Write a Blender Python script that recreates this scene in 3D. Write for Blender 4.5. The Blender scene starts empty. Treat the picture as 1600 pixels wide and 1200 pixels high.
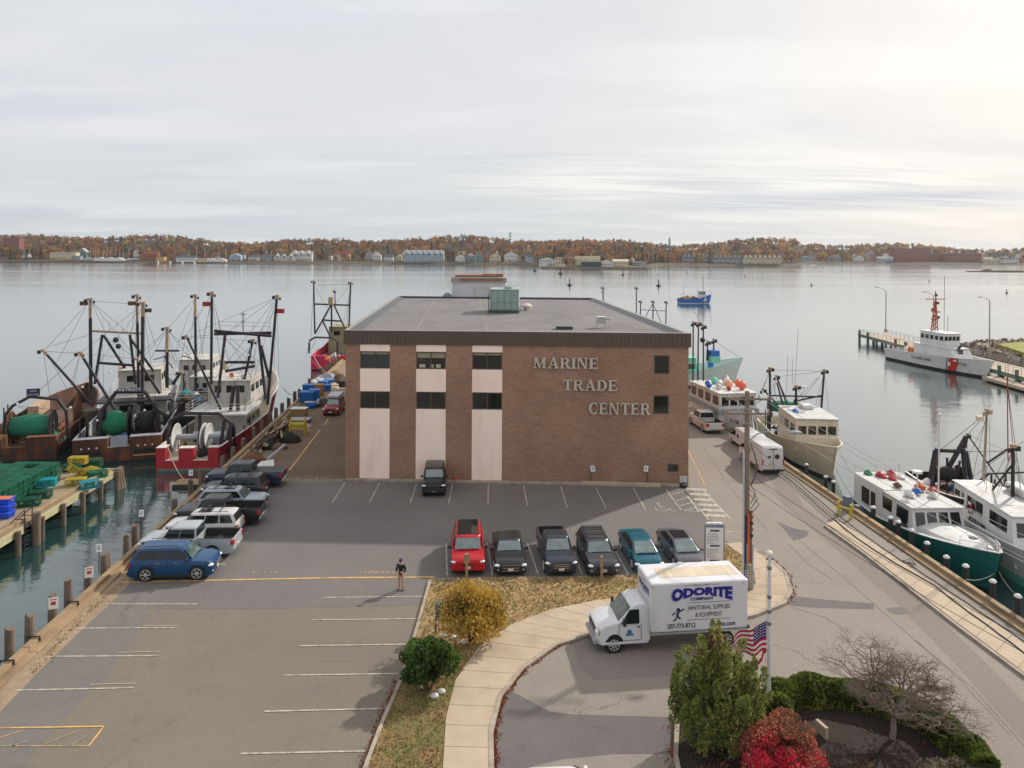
import bpy,math,random
import numpy as np
from mathutils import Vector,Matrix
S=bpy.context.scene
rad=math.radians
# == camera
CH,FPX,HY,ROLL=19.3,1150.0,392.0,rad(0.3)
cam=bpy.data.cameras.new('camera');co=bpy.data.objects.new('camera',cam)
S.collection.objects.link(co);S.camera=co
co.location=(0,0,CH)
co.rotation_mode='QUATERNION'
co.rotation_quaternion=(Matrix.Rotation(rad(90),4,'X')@Matrix.Rotation(ROLL,4,'Z')).to_quaternion()
cam.sensor_width=36;cam.lens=36*FPX/1600;cam.shift_y=-(600-HY)/1600
cam.clip_start=0.5;cam.clip_end=12000
S.render.resolution_x=1024;S.render.resolution_y=768
# == exposure
S.view_settings.view_transform='Standard';S.view_settings.look='None'
S.view_settings.exposure=0.27;S.view_settings.gamma=1
# == sun and sky
SUN_DIR=Vector((0.62,0.56,0.545)).normalized()
sl=bpy.data.lights.new('sun','SUN');sl.energy=3.3;sl.angle=rad(1.2);sl.color=(1,.92,.82)
so=bpy.data.objects.new('sun',sl);S.collection.objects.link(so)
so.rotation_mode='QUATERNION';so.rotation_quaternion=SUN_DIR.to_track_quat('Z','Y')
W=bpy.data.worlds.new('World');S.world=W;W.use_nodes=True
nt=W.node_tree;N=nt.nodes;Lk=nt.links
for n in list(N):N.remove(n)
def nd(t,**k):
 n=N.new(t)
 for a,b in k.items():setattr(n,a,b)
 return n
out=nd('ShaderNodeOutputWorld');bg=nd('ShaderNodeBackground');bg.inputs[1].default_value=0.1
sky=nd('ShaderNodeTexSky',sky_type='NISHITA',sun_disc=False,sun_elevation=math.asin(SUN_DIR.z),
   sun_rotation=math.atan2(SUN_DIR.x,SUN_DIR.y),air_density=1,dust_density=2.5)
tc=nd('ShaderNodeTexCoord');sep=nd('ShaderNodeSeparateXYZ');Lk.new(tc.outputs['Generated'],sep.inputs[0])
def mth(op,a,b=None,c=None):
 n=nd('ShaderNodeMath',operation=op)
 for i,x in enumerate((a,b,c)):
  if x is None:continue
  if isinstance(x,(int,float)):n.inputs[i].default_value=x
  else:Lk.new(x,n.inputs[i])
 return n.outputs[0]
def mixc(f,a,b):
 n=nd('ShaderNodeMix',data_type='RGBA')
 for i,x in((0,f),(6,a),(7,b)):
  if isinstance(x,(int,float)):n.inputs[i].default_value=x
  elif isinstance(x,tuple):n.inputs[i].default_value=(*x,1)
  else:Lk.new(x,n.inputs[i])
 return n.outputs[2]
def mrange(v,a,b,c=0.,d=1.):
 n=nd('ShaderNodeMapRange',interpolation_type='SMOOTHSTEP');Lk.new(v,n.inputs[0])
 for i,x in enumerate((a,b,c,d)):n.inputs[i+1].default_value=x
 return n.outputs[0]
X_,Y_,Z_=sep.outputs
den=mth('ADD',mth('MAXIMUM',Z_,0.0),0.09)
cmb=nd('ShaderNodeCombineXYZ');Lk.new(mth('DIVIDE',X_,den),cmb.inputs[0]);Lk.new(mth('DIVIDE',Y_,den),cmb.inputs[1])
def noise(vec,scale,detail,rough,sx=1.,sy=1.,rz=0.):
 mp=nd('ShaderNodeMapping');mp.inputs['Scale'].default_value=(sx,sy,1);mp.inputs['Rotation'].default_value=(0,0,rz);Lk.new(vec,mp.inputs[0])
 n=nd('ShaderNodeTexNoise');n.inputs['Scale'].default_value=scale;n.inputs['Detail'].default_value=detail
 n.inputs['Roughness'].default_value=rough;n.inputs['Distortion'].default_value=.6;Lk.new(mp.outputs[0],n.inputs['Vector'])
 return n.outputs[0]
n1=noise(cmb.outputs[0],0.55,7,.55,.55,1.1,rad(-12));n2=noise(cmb.outputs[0],1.0,6,.5,.5,1.2,rad(-14))
az=mth('DIVIDE',X_,mth('ADD',mth('ABSOLUTE',Y_),0.15))
right=mrange(az,-.1,.75);up=mrange(Z_,0.0,.17)
base=mixc(up,mixc(right,(5.3,5.75,6.0),(7.6,7.2,6.7)),mixc(right,(6.5,6.55,6.75),(8.0,7.6,7.1)))
darkc=mixc(right,(4.8,5.25,6.0),(5.6,5.8,6.3))
c1=mixc(mth('MULTIPLY',mrange(n1,.44,.70),.6),base,darkc)
c2=mixc(mth('MULTIPLY',mrange(n2,.44,.72),.55),c1,mixc(right,(7.6,7.7,7.8),(9.4,8.9,8.2)))
# a low bank of thin cirrus ahead on the right
bank=mth('MULTIPLY',mth('MULTIPLY',mrange(Z_,.055,.085),mrange(Z_,.15,.10)),mth('MULTIPLY',mrange(az,-.15,.1),mrange(az,.66,.45)))
n3=noise(cmb.outputs[0],2.6,6,.6,.25,1.6,rad(-20))
c2=mixc(mth('MULTIPLY',mth('MULTIPLY',bank,mrange(n3,.42,.6)),.8),c2,(8.3,8.1,7.7))
gap=mth('MULTIPLY',mth('MULTIPLY',mrange(Z_,.048,.06),mrange(Z_,.082,.066)),mth('MULTIPLY',mrange(az,.1,.3),mrange(az,.62,.5)))
c2=mixc(mth('MULTIPLY',mth('MULTIPLY',gap,mrange(n3,.38,.6)),.9),c2,(4.4,4.95,5.9))
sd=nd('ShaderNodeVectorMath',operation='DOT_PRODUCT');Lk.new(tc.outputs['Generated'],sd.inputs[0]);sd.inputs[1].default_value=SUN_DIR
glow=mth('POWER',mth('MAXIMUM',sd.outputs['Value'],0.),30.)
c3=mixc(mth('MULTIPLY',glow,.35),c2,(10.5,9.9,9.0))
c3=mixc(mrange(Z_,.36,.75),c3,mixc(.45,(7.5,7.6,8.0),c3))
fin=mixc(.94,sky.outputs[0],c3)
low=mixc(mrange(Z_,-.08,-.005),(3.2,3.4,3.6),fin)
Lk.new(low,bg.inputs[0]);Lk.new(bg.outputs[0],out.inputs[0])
# == helpers
def G(px,py,z=0.0):
 """the point at height z seen at photo pixel px,py"""
 dx,dy=px-800,py-HY
 c,s=math.cos(ROLL),math.sin(ROLL)
 ux,uy=dx*c+dy*s,-dx*s+dy*c
 Y=(CH-z)*FPX/uy
 return Vector((ux*Y/FPX,Y,z))
def GY(px,py,Y):
 """the point at depth Y seen at photo pixel px,py"""
 dx,dy=px-800,py-HY
 c,s=math.cos(ROLL),math.sin(ROLL)
 ux,uy=dx*c+dy*s,-dx*s+dy*c
 return Vector((ux*Y/FPX,Y,CH-uy*Y/FPX))
WZ=-1.7
AX=Vector((-.061,.998,0)).normalized()
AXR=math.atan2(AX.y,AX.x)
R=random.Random(7)
COL=S.collection
def srgb(r,g,b):
 return tuple(((x/255)/12.92 if x<=10 else((x/255+.055)/1.055)**2.4)for x in(r,g,b))
MATS={}
def mat(name,col,rough=.6,metal=0.,var=.12,scale=2.,bump=0.,bscale=None,coat=0.,spec=.5,dirt=None,dirtamt=.5,dscale=1.,stretch=(1,1,1),emis=None,objrand=0.,trans=0.,detail=4.,thr=.5,alpha=1.):
 if name in MATS:return MATS[name]
 m=bpy.data.materials.new(name);m.use_nodes=True;t=m.node_tree;n=t.nodes;l=t.links
 p=n['Principled BSDF'];p.inputs['Roughness'].default_value=rough;p.inputs['Metallic'].default_value=metal
 p.inputs['Specular IOR Level'].default_value=spec;p.inputs['Coat Weight'].default_value=coat;p.inputs['Coat Roughness'].default_value=.05
 if trans:p.inputs['Transmission Weight'].default_value=trans
 if alpha<1:p.inputs['Alpha'].default_value=alpha
 tc=n.new('ShaderNodeTexCoord');mp=n.new('ShaderNodeMapping');l.new(tc.outputs['Object'],mp.inputs[0]);mp.inputs['Scale'].default_value=stretch
 def nz(sc,det=4.,ro=.6):
  q=n.new('ShaderNodeTexNoise');q.inputs['Scale'].default_value=sc;q.inputs['Detail'].default_value=det;q.inputs['Roughness'].default_value=ro
  l.new(mp.outputs[0],q.inputs['Vector']);return q.outputs[0]
 def mx(f,a,b,bt='MIX'):
  q=n.new('ShaderNodeMix');q.data_type='RGBA';q.blend_type=bt
  for i,x in((0,f),(6,a),(7,b)):
   if isinstance(x,(int,float)):q.inputs[i].default_value=x
   elif isinstance(x,tuple):q.inputs[i].default_value=(*x[:3],1)
   else:l.new(x,q.inputs[i])
  return q.outputs[2]
 def ramp(v,a,b):
  q=n.new('ShaderNodeMapRange');l.new(v,q.inputs[0]);q.inputs[1].default_value=a;q.inputs[2].default_value=b;return q.outputs[0]
 c=mx(ramp(nz(scale,detail),.3,.7),tuple(x*(1-var)for x in col),tuple(min(1,x*(1+var))for x in col))
 if dirt:c=mx(ramp(nz(dscale,6.,.65),thr,thr+.16),c,mx(dirtamt,c,dirt))
 if objrand:
  oi=n.new('ShaderNodeObjectInfo');hs=n.new('ShaderNodeHueSaturation');l.new(c,hs.inputs['Color'])
  l.new(ramp(oi.outputs['Random'],0,1),hs.inputs['Value']);hs.inputs['Value'].default_value=1
  q=n.new('ShaderNodeMapRange');l.new(oi.outputs['Random'],q.inputs[0]);q.inputs[3].default_value=1-objrand;q.inputs[4].default_value=1+objrand
  l.new(q.outputs[0],hs.inputs['Value']);c=hs.outputs[0]
 l.new(c,p.inputs['Base Color'])
 if bump:
  b=n.new('ShaderNodeBump');b.inputs['Strength'].default_value=bump;b.inputs['Distance'].default_value=.02
  l.new(nz(bscale or scale*4,5.),b.inputs['Height']);l.new(b.outputs[0],p.inputs['Normal'])
 if emis:p.inputs['Emission Color'].default_value=(*emis[:3],1);p.inputs['Emission Strength'].default_value=emis[3]
 if name.split('_')[0]in('leaf','arb','hedge','blade','far')and 'window' not in name:
  tb_=n.new('ShaderNodeBsdfTranslucent');l.new(c,tb_.inputs[0]);ms_=n.new('ShaderNodeMixShader');ms_.inputs[0].default_value=.45;l.new(p.outputs[0],ms_.inputs[1]);l.new(tb_.outputs[0],ms_.inputs[2]);l.new(ms_.outputs[0],n['Material Output'].inputs['Surface'])
 MATS[name]=m
 return m
class MB:
 def __init__(s):s.v=[];s.f=[];s.mi=[]
 def add(s,vs,fs,m=0):
  o=len(s.v);s.v+=[tuple(x)for x in vs];s.f+=[tuple(i+o for i in f)for f in fs];s.mi+=[m]*len(fs);return s
 def box(s,cx,cy,cz,sx,sy,sz,rz=0.,m=0,M=None,taper=1.):
  hx,hy,hz=sx/2,sy/2,sz/2
  vs=[Vector((x*hx*(taper if z>0 else 1),y*hy*(taper if z>0 else 1),z*hz))for z in(-1,1)for x,y in((-1,-1),(1,-1),(1,1),(-1,1))]
  Q=M or Matrix.Rotation(rz,3,'Z')
  vs=[Q@v+Vector((cx,cy,cz))for v in vs]
  return s.add(vs,[(3,2,1,0),(4,5,6,7),(0,1,5,4),(1,2,6,5),(2,3,7,6),(3,0,4,7)],m)
 def bar(s,p,q,w,h,m=0):
  p,q=Vector(p),Vector(q);d=q-p;L=d.length
  if L<1e-6:return s
  d.normalize();up=Vector((0,0,1))if abs(d.z)<.95 else Vector((1,0,0))
  sd=d.cross(up).normalized();uu=sd.cross(d)
  Q=Matrix((d,sd,uu)).transposed();c=(p+q)/2
  return s.box(c.x,c.y,c.z,L,w,h,m=m,M=Q)
 def tube(s,p,q,r,r2=None,n=6,m=0,cap=True):
  p,q=Vector(p),Vector(q);d=q-p
  if d.length<1e-6:return s
  r2=r if r2 is None else r2;d.normalize()
  a=d.orthogonal().normalized();b=d.cross(a)
  vs=[]
  for c,rr in((p,r),(q,r2)):
   for i in range(n):
    t=2*math.pi*i/n;vs.append(c+(a*math.cos(t)+b*math.sin(t))*rr)
  fs=[(i,(i+1)%n,n+(i+1)%n,n+i)for i in range(n)]
  if cap:fs+=[tuple(range(n-1,-1,-1)),tuple(range(n,2*n))]
  return s.add(vs,fs,m)
 def path(s,pts,r,n=6,m=0,r2=None):
  k=len(pts)-1
  for i in range(k):
   ra=r if r2 is None else r+(r2-r)*i/k;rb=r if r2 is None else r+(r2-r)*(i+1)/k
   s.tube(pts[i],pts[i+1],ra,rb,n,m)
  return s
 def wire(s,p,q,r=.02,sag=0.,seg=1,m=0):
  p,q=Vector(p),Vector(q);pts=[]
  for i in range(seg+1):
   t=i/seg;x=p.lerp(q,t);x.z-=sag*4*t*(1-t);pts.append(x)
  return s.path(pts,r,3 if r<.03 else 4,m)
 def prism(s,poly,z0,z1,m=0,ms=None):
  n=len(poly);ar=sum(poly[i][0]*poly[(i+1)%n][1]-poly[(i+1)%n][0]*poly[i][1]for i in range(n))
  if ar<0:poly=list(reversed(poly))
  vs=[(p[0],p[1],z0)for p in poly]+[(p[0],p[1],z1)for p in poly]
  s.add(vs,[tuple(range(n,2*n))],m)
  s.add(vs,[tuple(range(n-1,-1,-1))]+[(i,(i+1)%n,n+(i+1)%n,n+i)for i in range(n)],m if ms is None else ms);return s
 def prism_y(s,poly,y0,y1,m=0):
  """polygon in x,z extruded along y"""
  n=len(poly);ar=sum(poly[i][0]*poly[(i+1)%n][1]-poly[(i+1)%n][0]*poly[i][1]for i in range(n))
  if ar<0:poly=list(reversed(poly))
  vs=[(p[0],y0,p[1])for p in poly]+[(p[0],y1,p[1])for p in poly]
  return s.add(vs,[tuple(range(n)),tuple(range(2*n-1,n-1,-1))]+[(i,n+i,n+(i+1)%n,(i+1)%n)for i in range(n)],m)
 def loft(s,rings,m=0,caps=True,closed=True):
  n=len(rings[0]);vs=[p for r in rings for p in r];fs=[]
  for k in range(len(rings)-1):
   for i in range(n if closed else n-1):
    j=(i+1)%n;fs.append((k*n+i,k*n+j,(k+1)*n+j,(k+1)*n+i))
  if caps:fs+=[tuple(range(n-1,-1,-1)),tuple(range((len(rings)-1)*n,len(rings)*n))]
  return s.add(vs,fs,m)
 def ball(s,c,r,seg=8,rings=6,m=0,sc=(1,1,1)):
  c=Vector(c);rs=[]
  for k in range(rings+1):
   a=math.pi*k/rings
   rs.append([(c.x+sc[0]*r*math.sin(a)*math.cos(2*math.pi*i/seg),c.y+sc[1]*r*math.sin(a)*math.sin(2*math.pi*i/seg),c.z-sc[2]*r*math.cos(a))for i in range(seg)])
  return s.loft(rs,m,caps=False)
 def lathe(s,prof,cx=0,cy=0,n=12,m=0,M=None):
  rs=[]
  for r,z in prof:
   rs.append([Vector((r*math.cos(2*math.pi*i/n),r*math.sin(2*math.pi*i/n),z))for i in range(n)])
  if M:rs=[[M@p for p in r]for r in rs]
  else:rs=[[p+Vector((cx,cy,0))for p in r]for r in rs]
  return s.loft(rs,m)
 def build(s,name,mats,parent=None,smooth=None,bevel=0.,loc=None,rz=None):
  me=bpy.data.meshes.new(name);me.from_pydata(s.v,[],s.f)
  if not isinstance(mats,(list,tuple)):mats=[mats]
  for m in mats:me.materials.append(m)
  if len(mats)>1:me.polygons.foreach_set('material_index',s.mi)
  me.validate(clean_customdata=False)
  if smooth:
   me.polygons.foreach_set('use_smooth',[True]*len(me.polygons));me.set_sharp_from_angle(angle=rad(smooth))
  me.update()
  o=bpy.data.objects.new(name,me);COL.objects.link(o)
  if parent:o.parent=parent
  if loc is not None:o.location=loc
  if rz is not None:o.rotation_euler=(0,0,rz)
  if bevel:
   b=o.modifiers.new('bevel','BEVEL');b.width=bevel;b.segments=2;b.limit_method='ANGLE';b.angle_limit=rad(28)
  return o
def tag(o,label=None,cat=None,group=None,kind=None):
 if label:o['label']=label
 if cat:o['category']=cat
 if group:o['group']=group
 if kind:o['kind']=kind
 return o
def T(name,label,cat,loc=(0,0,0),rz=0.,group=None):
 o=bpy.data.objects.new(name,None);o.empty_display_size=.3;COL.objects.link(o);o.location=loc;o.rotation_euler=(0,0,rz)
 return tag(o,label,cat,group)
def kids(o):return[c for c in COL.objects if c.parent==o]
def dup(root,loc,rz=None,label=None,group=None,scale=None):
 def cp(o,par):
  c=o.copy();COL.objects.link(c)
  if par:c.parent=par
  for k in kids(o):cp(k,c)
  return c
 r=cp(root,None);r.location=loc
 if rz is not None:r.rotation_euler=(0,0,rz)
 if label:r['label']=label
 if group:r['group']=group
 if scale:r.scale=(scale,)*3 if isinstance(scale,(int,float))else scale
 return r
def text(name,s,size,m,parent,M,ext=.01,off=0.,warp=None,align='CENTER',width=None):
 cu=bpy.data.curves.new('t','FONT');cu.body=s;cu.size=size;cu.extrude=ext;cu.offset=off;cu.align_x=align;cu.resolution_u=3
 to=bpy.data.objects.new('t',cu);COL.objects.link(to);bpy.context.view_layer.update()
 me=bpy.data.meshes.new_from_object(to.evaluated_get(bpy.context.evaluated_depsgraph_get()));bpy.data.objects.remove(to);bpy.data.curves.remove(cu)
 me.name=name;me.materials.clear();me.materials.append(m)
 xs=[v.co.x for v in me.vertices];k=width/(max(xs)-min(xs))if width and xs else 1.
 x0=(max(xs)+min(xs))/2 if xs else 0
 for v in me.vertices:
  v.co.x=(v.co.x-(x0 if align=='CENTER' else 0))*k
  if warp:v.co=warp(v.co)
  v.co=M@v.co
 o=bpy.data.objects.new(name,me);COL.objects.link(o)
 if parent:o.parent=parent
 return o
def frame(o,xd,yd):
 """4x4: local x along xd, y along yd, z out of the face, origin o"""
 xd=Vector(xd).normalized();yd=Vector(yd).normalized();z=xd.cross(yd)
 m=Matrix((xd,yd,z)).transposed().to_4x4();m.translation=Vector(o);return m
# leaf clouds == 
def leaves(name,pts,size,mats,parent=None,seed=1,mw=None,up=.0,aspect=1.6,loc=None,idx=None):
 """one mesh of many small leaf-like faces around pts (an n x 3 array)"""
 g=np.random.default_rng(seed);n=len(pts);pts=np.asarray(pts,dtype=float)
 a=g.normal(size=(n,3));a[:,2]+=up;a/=np.linalg.norm(a,axis=1)[:,None]
 b=g.normal(size=(n,3));b-=(a*b).sum(1)[:,None]*a;b/=np.linalg.norm(b,axis=1)[:,None]
 s=size*g.uniform(.6,1.4,n)[:,None]
 v=np.stack([pts-a*s*aspect/2,pts+b*s*.5,pts+a*s*aspect/2,pts-b*s*.5],1).reshape(-1,3)
 me=bpy.data.meshes.new(name);me.vertices.add(4*n);me.vertices.foreach_set('co',v.ravel())
 me.loops.add(4*n);me.loops.foreach_set('vertex_index',np.arange(4*n));me.polygons.add(n)
 me.polygons.foreach_set('loop_start',np.arange(0,4*n,4))
 if not isinstance(mats,(list,tuple)):mats=[mats]
 for m in mats:me.materials.append(m)
 if idx is not None:me.polygons.foreach_set('material_index',np.asarray(idx,dtype=np.int32))
 elif len(mats)>1:
  cl=(np.sin(pts[:,0]*2.3+seed)+np.sin(pts[:,1]*2.7+1)+np.sin(pts[:,2]*3.1+2))/3+g.normal(size=n)*.35
  q=np.argsort(np.argsort(cl))/n;w=np.cumsum(mw or[1/len(mats)]*len(mats));w=w/w[-1]
  me.polygons.foreach_set('material_index',np.searchsorted(w,q,side='right').clip(0,len(mats)-1).astype(np.int32))
 me.update(calc_edges=True);me.validate()
 o=bpy.data.objects.new(name,me);COL.objects.link(o)
 if parent:o.parent=parent
 if loc is not None:o.location=loc
 return o
def cloud(g,n,c,r,shell=.5,flat=0.):
 d=g.normal(size=(n,3));d/=np.linalg.norm(d,axis=1)[:,None]
 q=(shell+(1-shell)*g.uniform(size=n)**.6)[:,None]
 return np.asarray(c)+d*q*np.asarray(r)
def lumpy(g,n,c,r,k,lump=.35,shell=.6):
 """k clumps spread over an ellipsoid"""
 out_=[]
 for i in range(k):
  d=g.normal(size=3);d/=np.linalg.norm(d);d[2]=abs(d[2])*(1 if g.uniform()<.7 else-.6)
  cc=np.asarray(c)+d*np.asarray(r)*g.uniform(.45,.85)
  out_.append(cloud(g,n//k,cc,np.asarray(r)*lump*g.uniform(.7,1.3),shell))
 return np.concatenate(out_)
# == SETTING
def wmat():
 m=bpy.data.materials.new('water');m.use_nodes=True;t=m.node_tree;n=t.nodes;l=t.links
 p=n['Principled BSDF'];p.inputs['Base Color'].default_value=(.030,.062,.064,1);p.inputs['IOR'].default_value=1.75
 ge=n.new('ShaderNodeNewGeometry');mp=n.new('ShaderNodeMapping');l.new(ge.outputs['Position'],mp.inputs[0])
 def nz(sc,sx,sy,det=3,rz=0.):
  q=n.new('ShaderNodeMapping');q.inputs['Scale'].default_value=(sx,sy,1);q.inputs['Rotation'].default_value=(0,0,rz);l.new(ge.outputs['Position'],q.inputs[0])
  w=n.new('ShaderNodeTexNoise');w.inputs['Scale'].default_value=sc;w.inputs['Detail'].default_value=det;w.inputs['Distortion'].default_value=.5;l.new(q.outputs[0],w.inputs['Vector']);return w.outputs[0]
 def mr(v,a,b,c,d):
  q=n.new('ShaderNodeMapRange');l.new(v,q.inputs[0])
  for i,x in enumerate((a,b,c,d)):q.inputs[i+1].default_value=x
  return q.outputs[0]
 l.new(mr(nz(.011,.35,1.6,5,.1),.35,.65,.07,.13),p.inputs['Roughness'])
 b1=n.new('ShaderNodeBump');b1.inputs['Strength'].default_value=.55;b1.inputs['Distance'].default_value=.03;l.new(nz(1.1,.8,1.7,3,.15),b1.inputs['Height'])
 b2=n.new('ShaderNodeBump');b2.inputs['Strength'].default_value=.5;b2.inputs['Distance'].default_value=.11;l.new(nz(.16,.7,1.8,3,-.1),b2.inputs['Height']);l.new(b1.outputs[0],b2.inputs['Normal'])
 df=n.new('ShaderNodeBsdfDiffuse');df.inputs[0].default_value=(.013,.048,.048,1)
 gl_=n.new('ShaderNodeBsdfGlossy');gl_.inputs[0].default_value=(.95,.95,.95,1);l.new(mr(nz(.011,.35,1.6,5,.1),.35,.65,.06,.13),gl_.inputs['Roughness']);l.new(b2.outputs[0],gl_.inputs['Normal'])
 lw=n.new('ShaderNodeLayerWeight');lw.inputs['Blend'].default_value=.5
 pw=n.new('ShaderNodeMath');pw.operation='POWER';l.new(lw.outputs['Facing'],pw.inputs[0]);pw.inputs[1].default_value=2.75
 mxs=n.new('ShaderNodeMixShader');l.new(pw.outputs[0],mxs.inputs[0]);l.new(df.outputs[0],mxs.inputs[1]);l.new(gl_.outputs[0],mxs.inputs[2])
 l.new(mxs.outputs[0],n['Material Output'].inputs['Surface']);return m
mb=MB();mb.add([(-7000,-900,WZ),(7000,-900,WZ),(7000,9000,WZ),(-7000,9000,WZ)],[(0,1,2,3)])
tag(mb.build('water',wmat()),kind='structure')
def asph(name,col,var=.12,crack=.5,spot=.18,grit=.5):
 m=bpy.data.materials.new(name);m.use_nodes=True;t=m.node_tree;n=t.nodes;l=t.links
 p=n['Principled BSDF'];p.inputs['Roughness'].default_value=.88;p.inputs['Specular IOR Level'].default_value=.3
 ge=n.new('ShaderNodeNewGeometry');P=ge.outputs['Position']
 def nz(sc,det=4.,ro=.6,dist=0.):
  w=n.new('ShaderNodeTexNoise');w.inputs['Scale'].default_value=sc;w.inputs['Detail'].default_value=det;w.inputs['Roughness'].default_value=ro;w.inputs['Distortion'].default_value=dist;l.new(P,w.inputs['Vector']);return w
 def mr(v,a,b,c=0.,d=1.):
  q=n.new('ShaderNodeMapRange');l.new(v,q.inputs[0])
  for i,x in enumerate((a,b,c,d)):q.inputs[i+1].default_value=x
  return q.outputs[0]
 def mx(f,a,b,bt='MIX'):
  q=n.new('ShaderNodeMix');q.data_type='RGBA';q.blend_type=bt
  for i,x in((0,f),(6,a),(7,b)):
   if isinstance(x,(int,float)):q.inputs[i].default_value=x
   elif isinstance(x,tuple):q.inputs[i].default_value=(*x[:3],1)
   else:l.new(x,q.inputs[i])
  return q.outputs[2]
 lo=tuple(x*(1-var)for x in col);hi=tuple(x*(1+var)for x in col)
 c=mx(mr(nz(.13,6,.62).outputs[0],.35,.65),lo,hi)
 c=mx(mr(nz(.55,5,.7,1.5).outputs[0],.56,.72,0.,spot*4),c,tuple(x*.72 for x in col))
 c=mx(mr(nz(2.6,5,.75).outputs[0],.35,.65,.2,0.),c,tuple(x*.78 for x in col));g=nz(10.,4,.9).outputs[0];c=mx(mr(g,.3,.7,grit,0.),c,tuple(x*.35 for x in col));c=mx(mr(nz(11.,3,.9).outputs[0],.55,.72,0.,grit*.7),c,tuple(min(1,x*1.6)for x in col))
    # cracks: edges of big warped cells, broken up
 wv=n.new('ShaderNodeVectorMath');wv.operation='MULTIPLY_ADD';wv.inputs[1].default_value=(1.6,1.6,0);l.new(nz(.7,5,.7).outputs['Color'],wv.inputs[0]);l.new(P,wv.inputs[2])
 vo=n.new('ShaderNodeTexVoronoi');vo.feature='DISTANCE_TO_EDGE';vo.inputs['Scale'].default_value=.16;l.new(wv.outputs[0],vo.inputs['Vector'])
 k=mr(vo.outputs['Distance'],.0,.006,1.,0.)
 mm=n.new('ShaderNodeMath');mm.operation='MULTIPLY';l.new(k,mm.inputs[0]);l.new(mr(nz(.09,2).outputs[0],.5,.6,0.,crack),mm.inputs[1])
 c=mx(mm.outputs[0],c,tuple(x*.4 for x in col))
 l.new(c,p.inputs['Base Color'])
 b=n.new('ShaderNodeBump');b.inputs['Strength'].default_value=.35;b.inputs['Distance'].default_value=.01;l.new(g,b.inputs['Height']);l.new(b.outputs[0],p.inputs['Normal'])
 return m
A_lot=asph('asphalt_brown',srgb(128,119,107),.09,.4)
A_strip=asph('asphalt_grey',srgb(122,116,112),.12,.3)
A_mid=asph('asphalt_mid',srgb(120,115,112),.1,.5,.12)
A_road=asph('asphalt_pale',srgb(148,139,130),.08,.9,.1)
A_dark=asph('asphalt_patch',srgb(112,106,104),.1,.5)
A_dirt=asph('asphalt_rusty',srgb(122,102,84),.2,.5,.25)
M_timber=mat('timber',srgb(150,128,98),.85,var=.25,scale=1.5,bump=.6,bscale=9,dirt=srgb(92,78,62),dscale=.8,dirtamt=.6,stretch=(.25,.25,2))
M_pile=mat('pile_wood',srgb(112,98,86),.9,var=.35,scale=4,bump=.8,bscale=14,dirt=srgb(50,42,36),dscale=1.1,stretch=(3,3,.35),dirtamt=.7)
M_bulk=mat('bulkhead',srgb(62,54,44),.9,var=.3,scale=2,bump=.6)
M_conc=mat('concrete',srgb(176,159,137),.85,var=.08,scale=.8,bump=.25,bscale=25,dirt=srgb(140,122,100),dscale=.35,dirtamt=.45)
M_kerb=mat('kerb_stone',srgb(160,148,132),.85,var=.15,scale=3,bump=.3,bscale=20,dirt=srgb(96,84,70),dscale=.9,dirtamt=.6)
M_joint=mat('joint_dirt',srgb(112,96,74),.95,var=.3)
M_white=mat('line_paint',srgb(186,179,164),.7,var=.08,scale=6,dirt=srgb(132,125,116),dscale=3.2,thr=.43,dirtamt=.8)
M_yellow=mat('yellow_paint',srgb(206,164,92),.7,var=.08,scale=6,dirt=srgb(130,116,98),dscale=1.6,thr=.45,dirtamt=.7)
M_yfade=mat('yellow_faded',srgb(172,148,104),.8,var=.08,scale=6,dirt=srgb(128,118,104),dscale=2.4,thr=.4,dirtamt=.9)
M_leaf=mat('fallen_leaves',srgb(150,84,48),.9,var=.4,scale=30,bump=.5)
def grassm(name,a,b,c):
 m=mat(name,a,.95,var=.25,scale=5,bump=.9,bscale=30,dirt=b,dscale=.7,dirtamt=.8,thr=.46)
 return m
M_grass=grassm('autumn_grass',srgb(164,138,98),srgb(122,116,70),0)
M_grass2=grassm('green_grass',srgb(104,100,56),srgb(142,112,76),0)
M_mulch=mat('mulch',srgb(42,31,28),.95,var=.5,scale=18,bump=1.,bscale=40,dirt=srgb(78,56,46),dscale=9,dirtamt=.6)
def lx(Y):return-23.2-.068*(Y-34.4)
def rx(Y):return 26.7-.061*(Y-38.2)
def sheet(name,poly,z,m,px=True):
 P=[G(a,b,z)if px else Vector((a,b,z))for a,b in poly]
 ar=sum(P[i].x*P[(i+1)%len(P)].y-P[(i+1)%len(P)].x*P[i].y for i in range(len(P)))
 if ar<0:P.reverse()
 mb=MB();mb.add(P,[tuple(range(len(P)))]);return tag(mb.build(name,m),kind='structure')
PE=186.
mb=MB();mb.prism([(lx(-60),-60),(rx(-60),-60),(rx(PE),PE),(lx(PE),PE)],-4.2,0,0,1)
mb.build('pier_ground',[A_lot,M_bulk]);tag(COL.objects['pier_ground'],kind='structure')
mb=MB();mb.prism([(-160,-160),(160,-160),(160,-61),(-160,-61)],-4,-.004);tag(mb.build('land_ground',A_lot),kind='structure')
sheet('left_asphalt',[(-160,1290),(0,1068),(200,884),(255,905),(226,968),(170,1050),(92,1130),(0,1240)],.004,A_strip)
sheet('edge_strip',[(0,1068),(200,884),(221,893),(178,938),(128,984),(70,1040),(0,1112)],.008,mat('edge_concrete',srgb(146,128,104),.9,var=.15,scale=1.2,dirt=srgb(120,98,74),dscale=.8,bump=.3,bscale=20))
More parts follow.
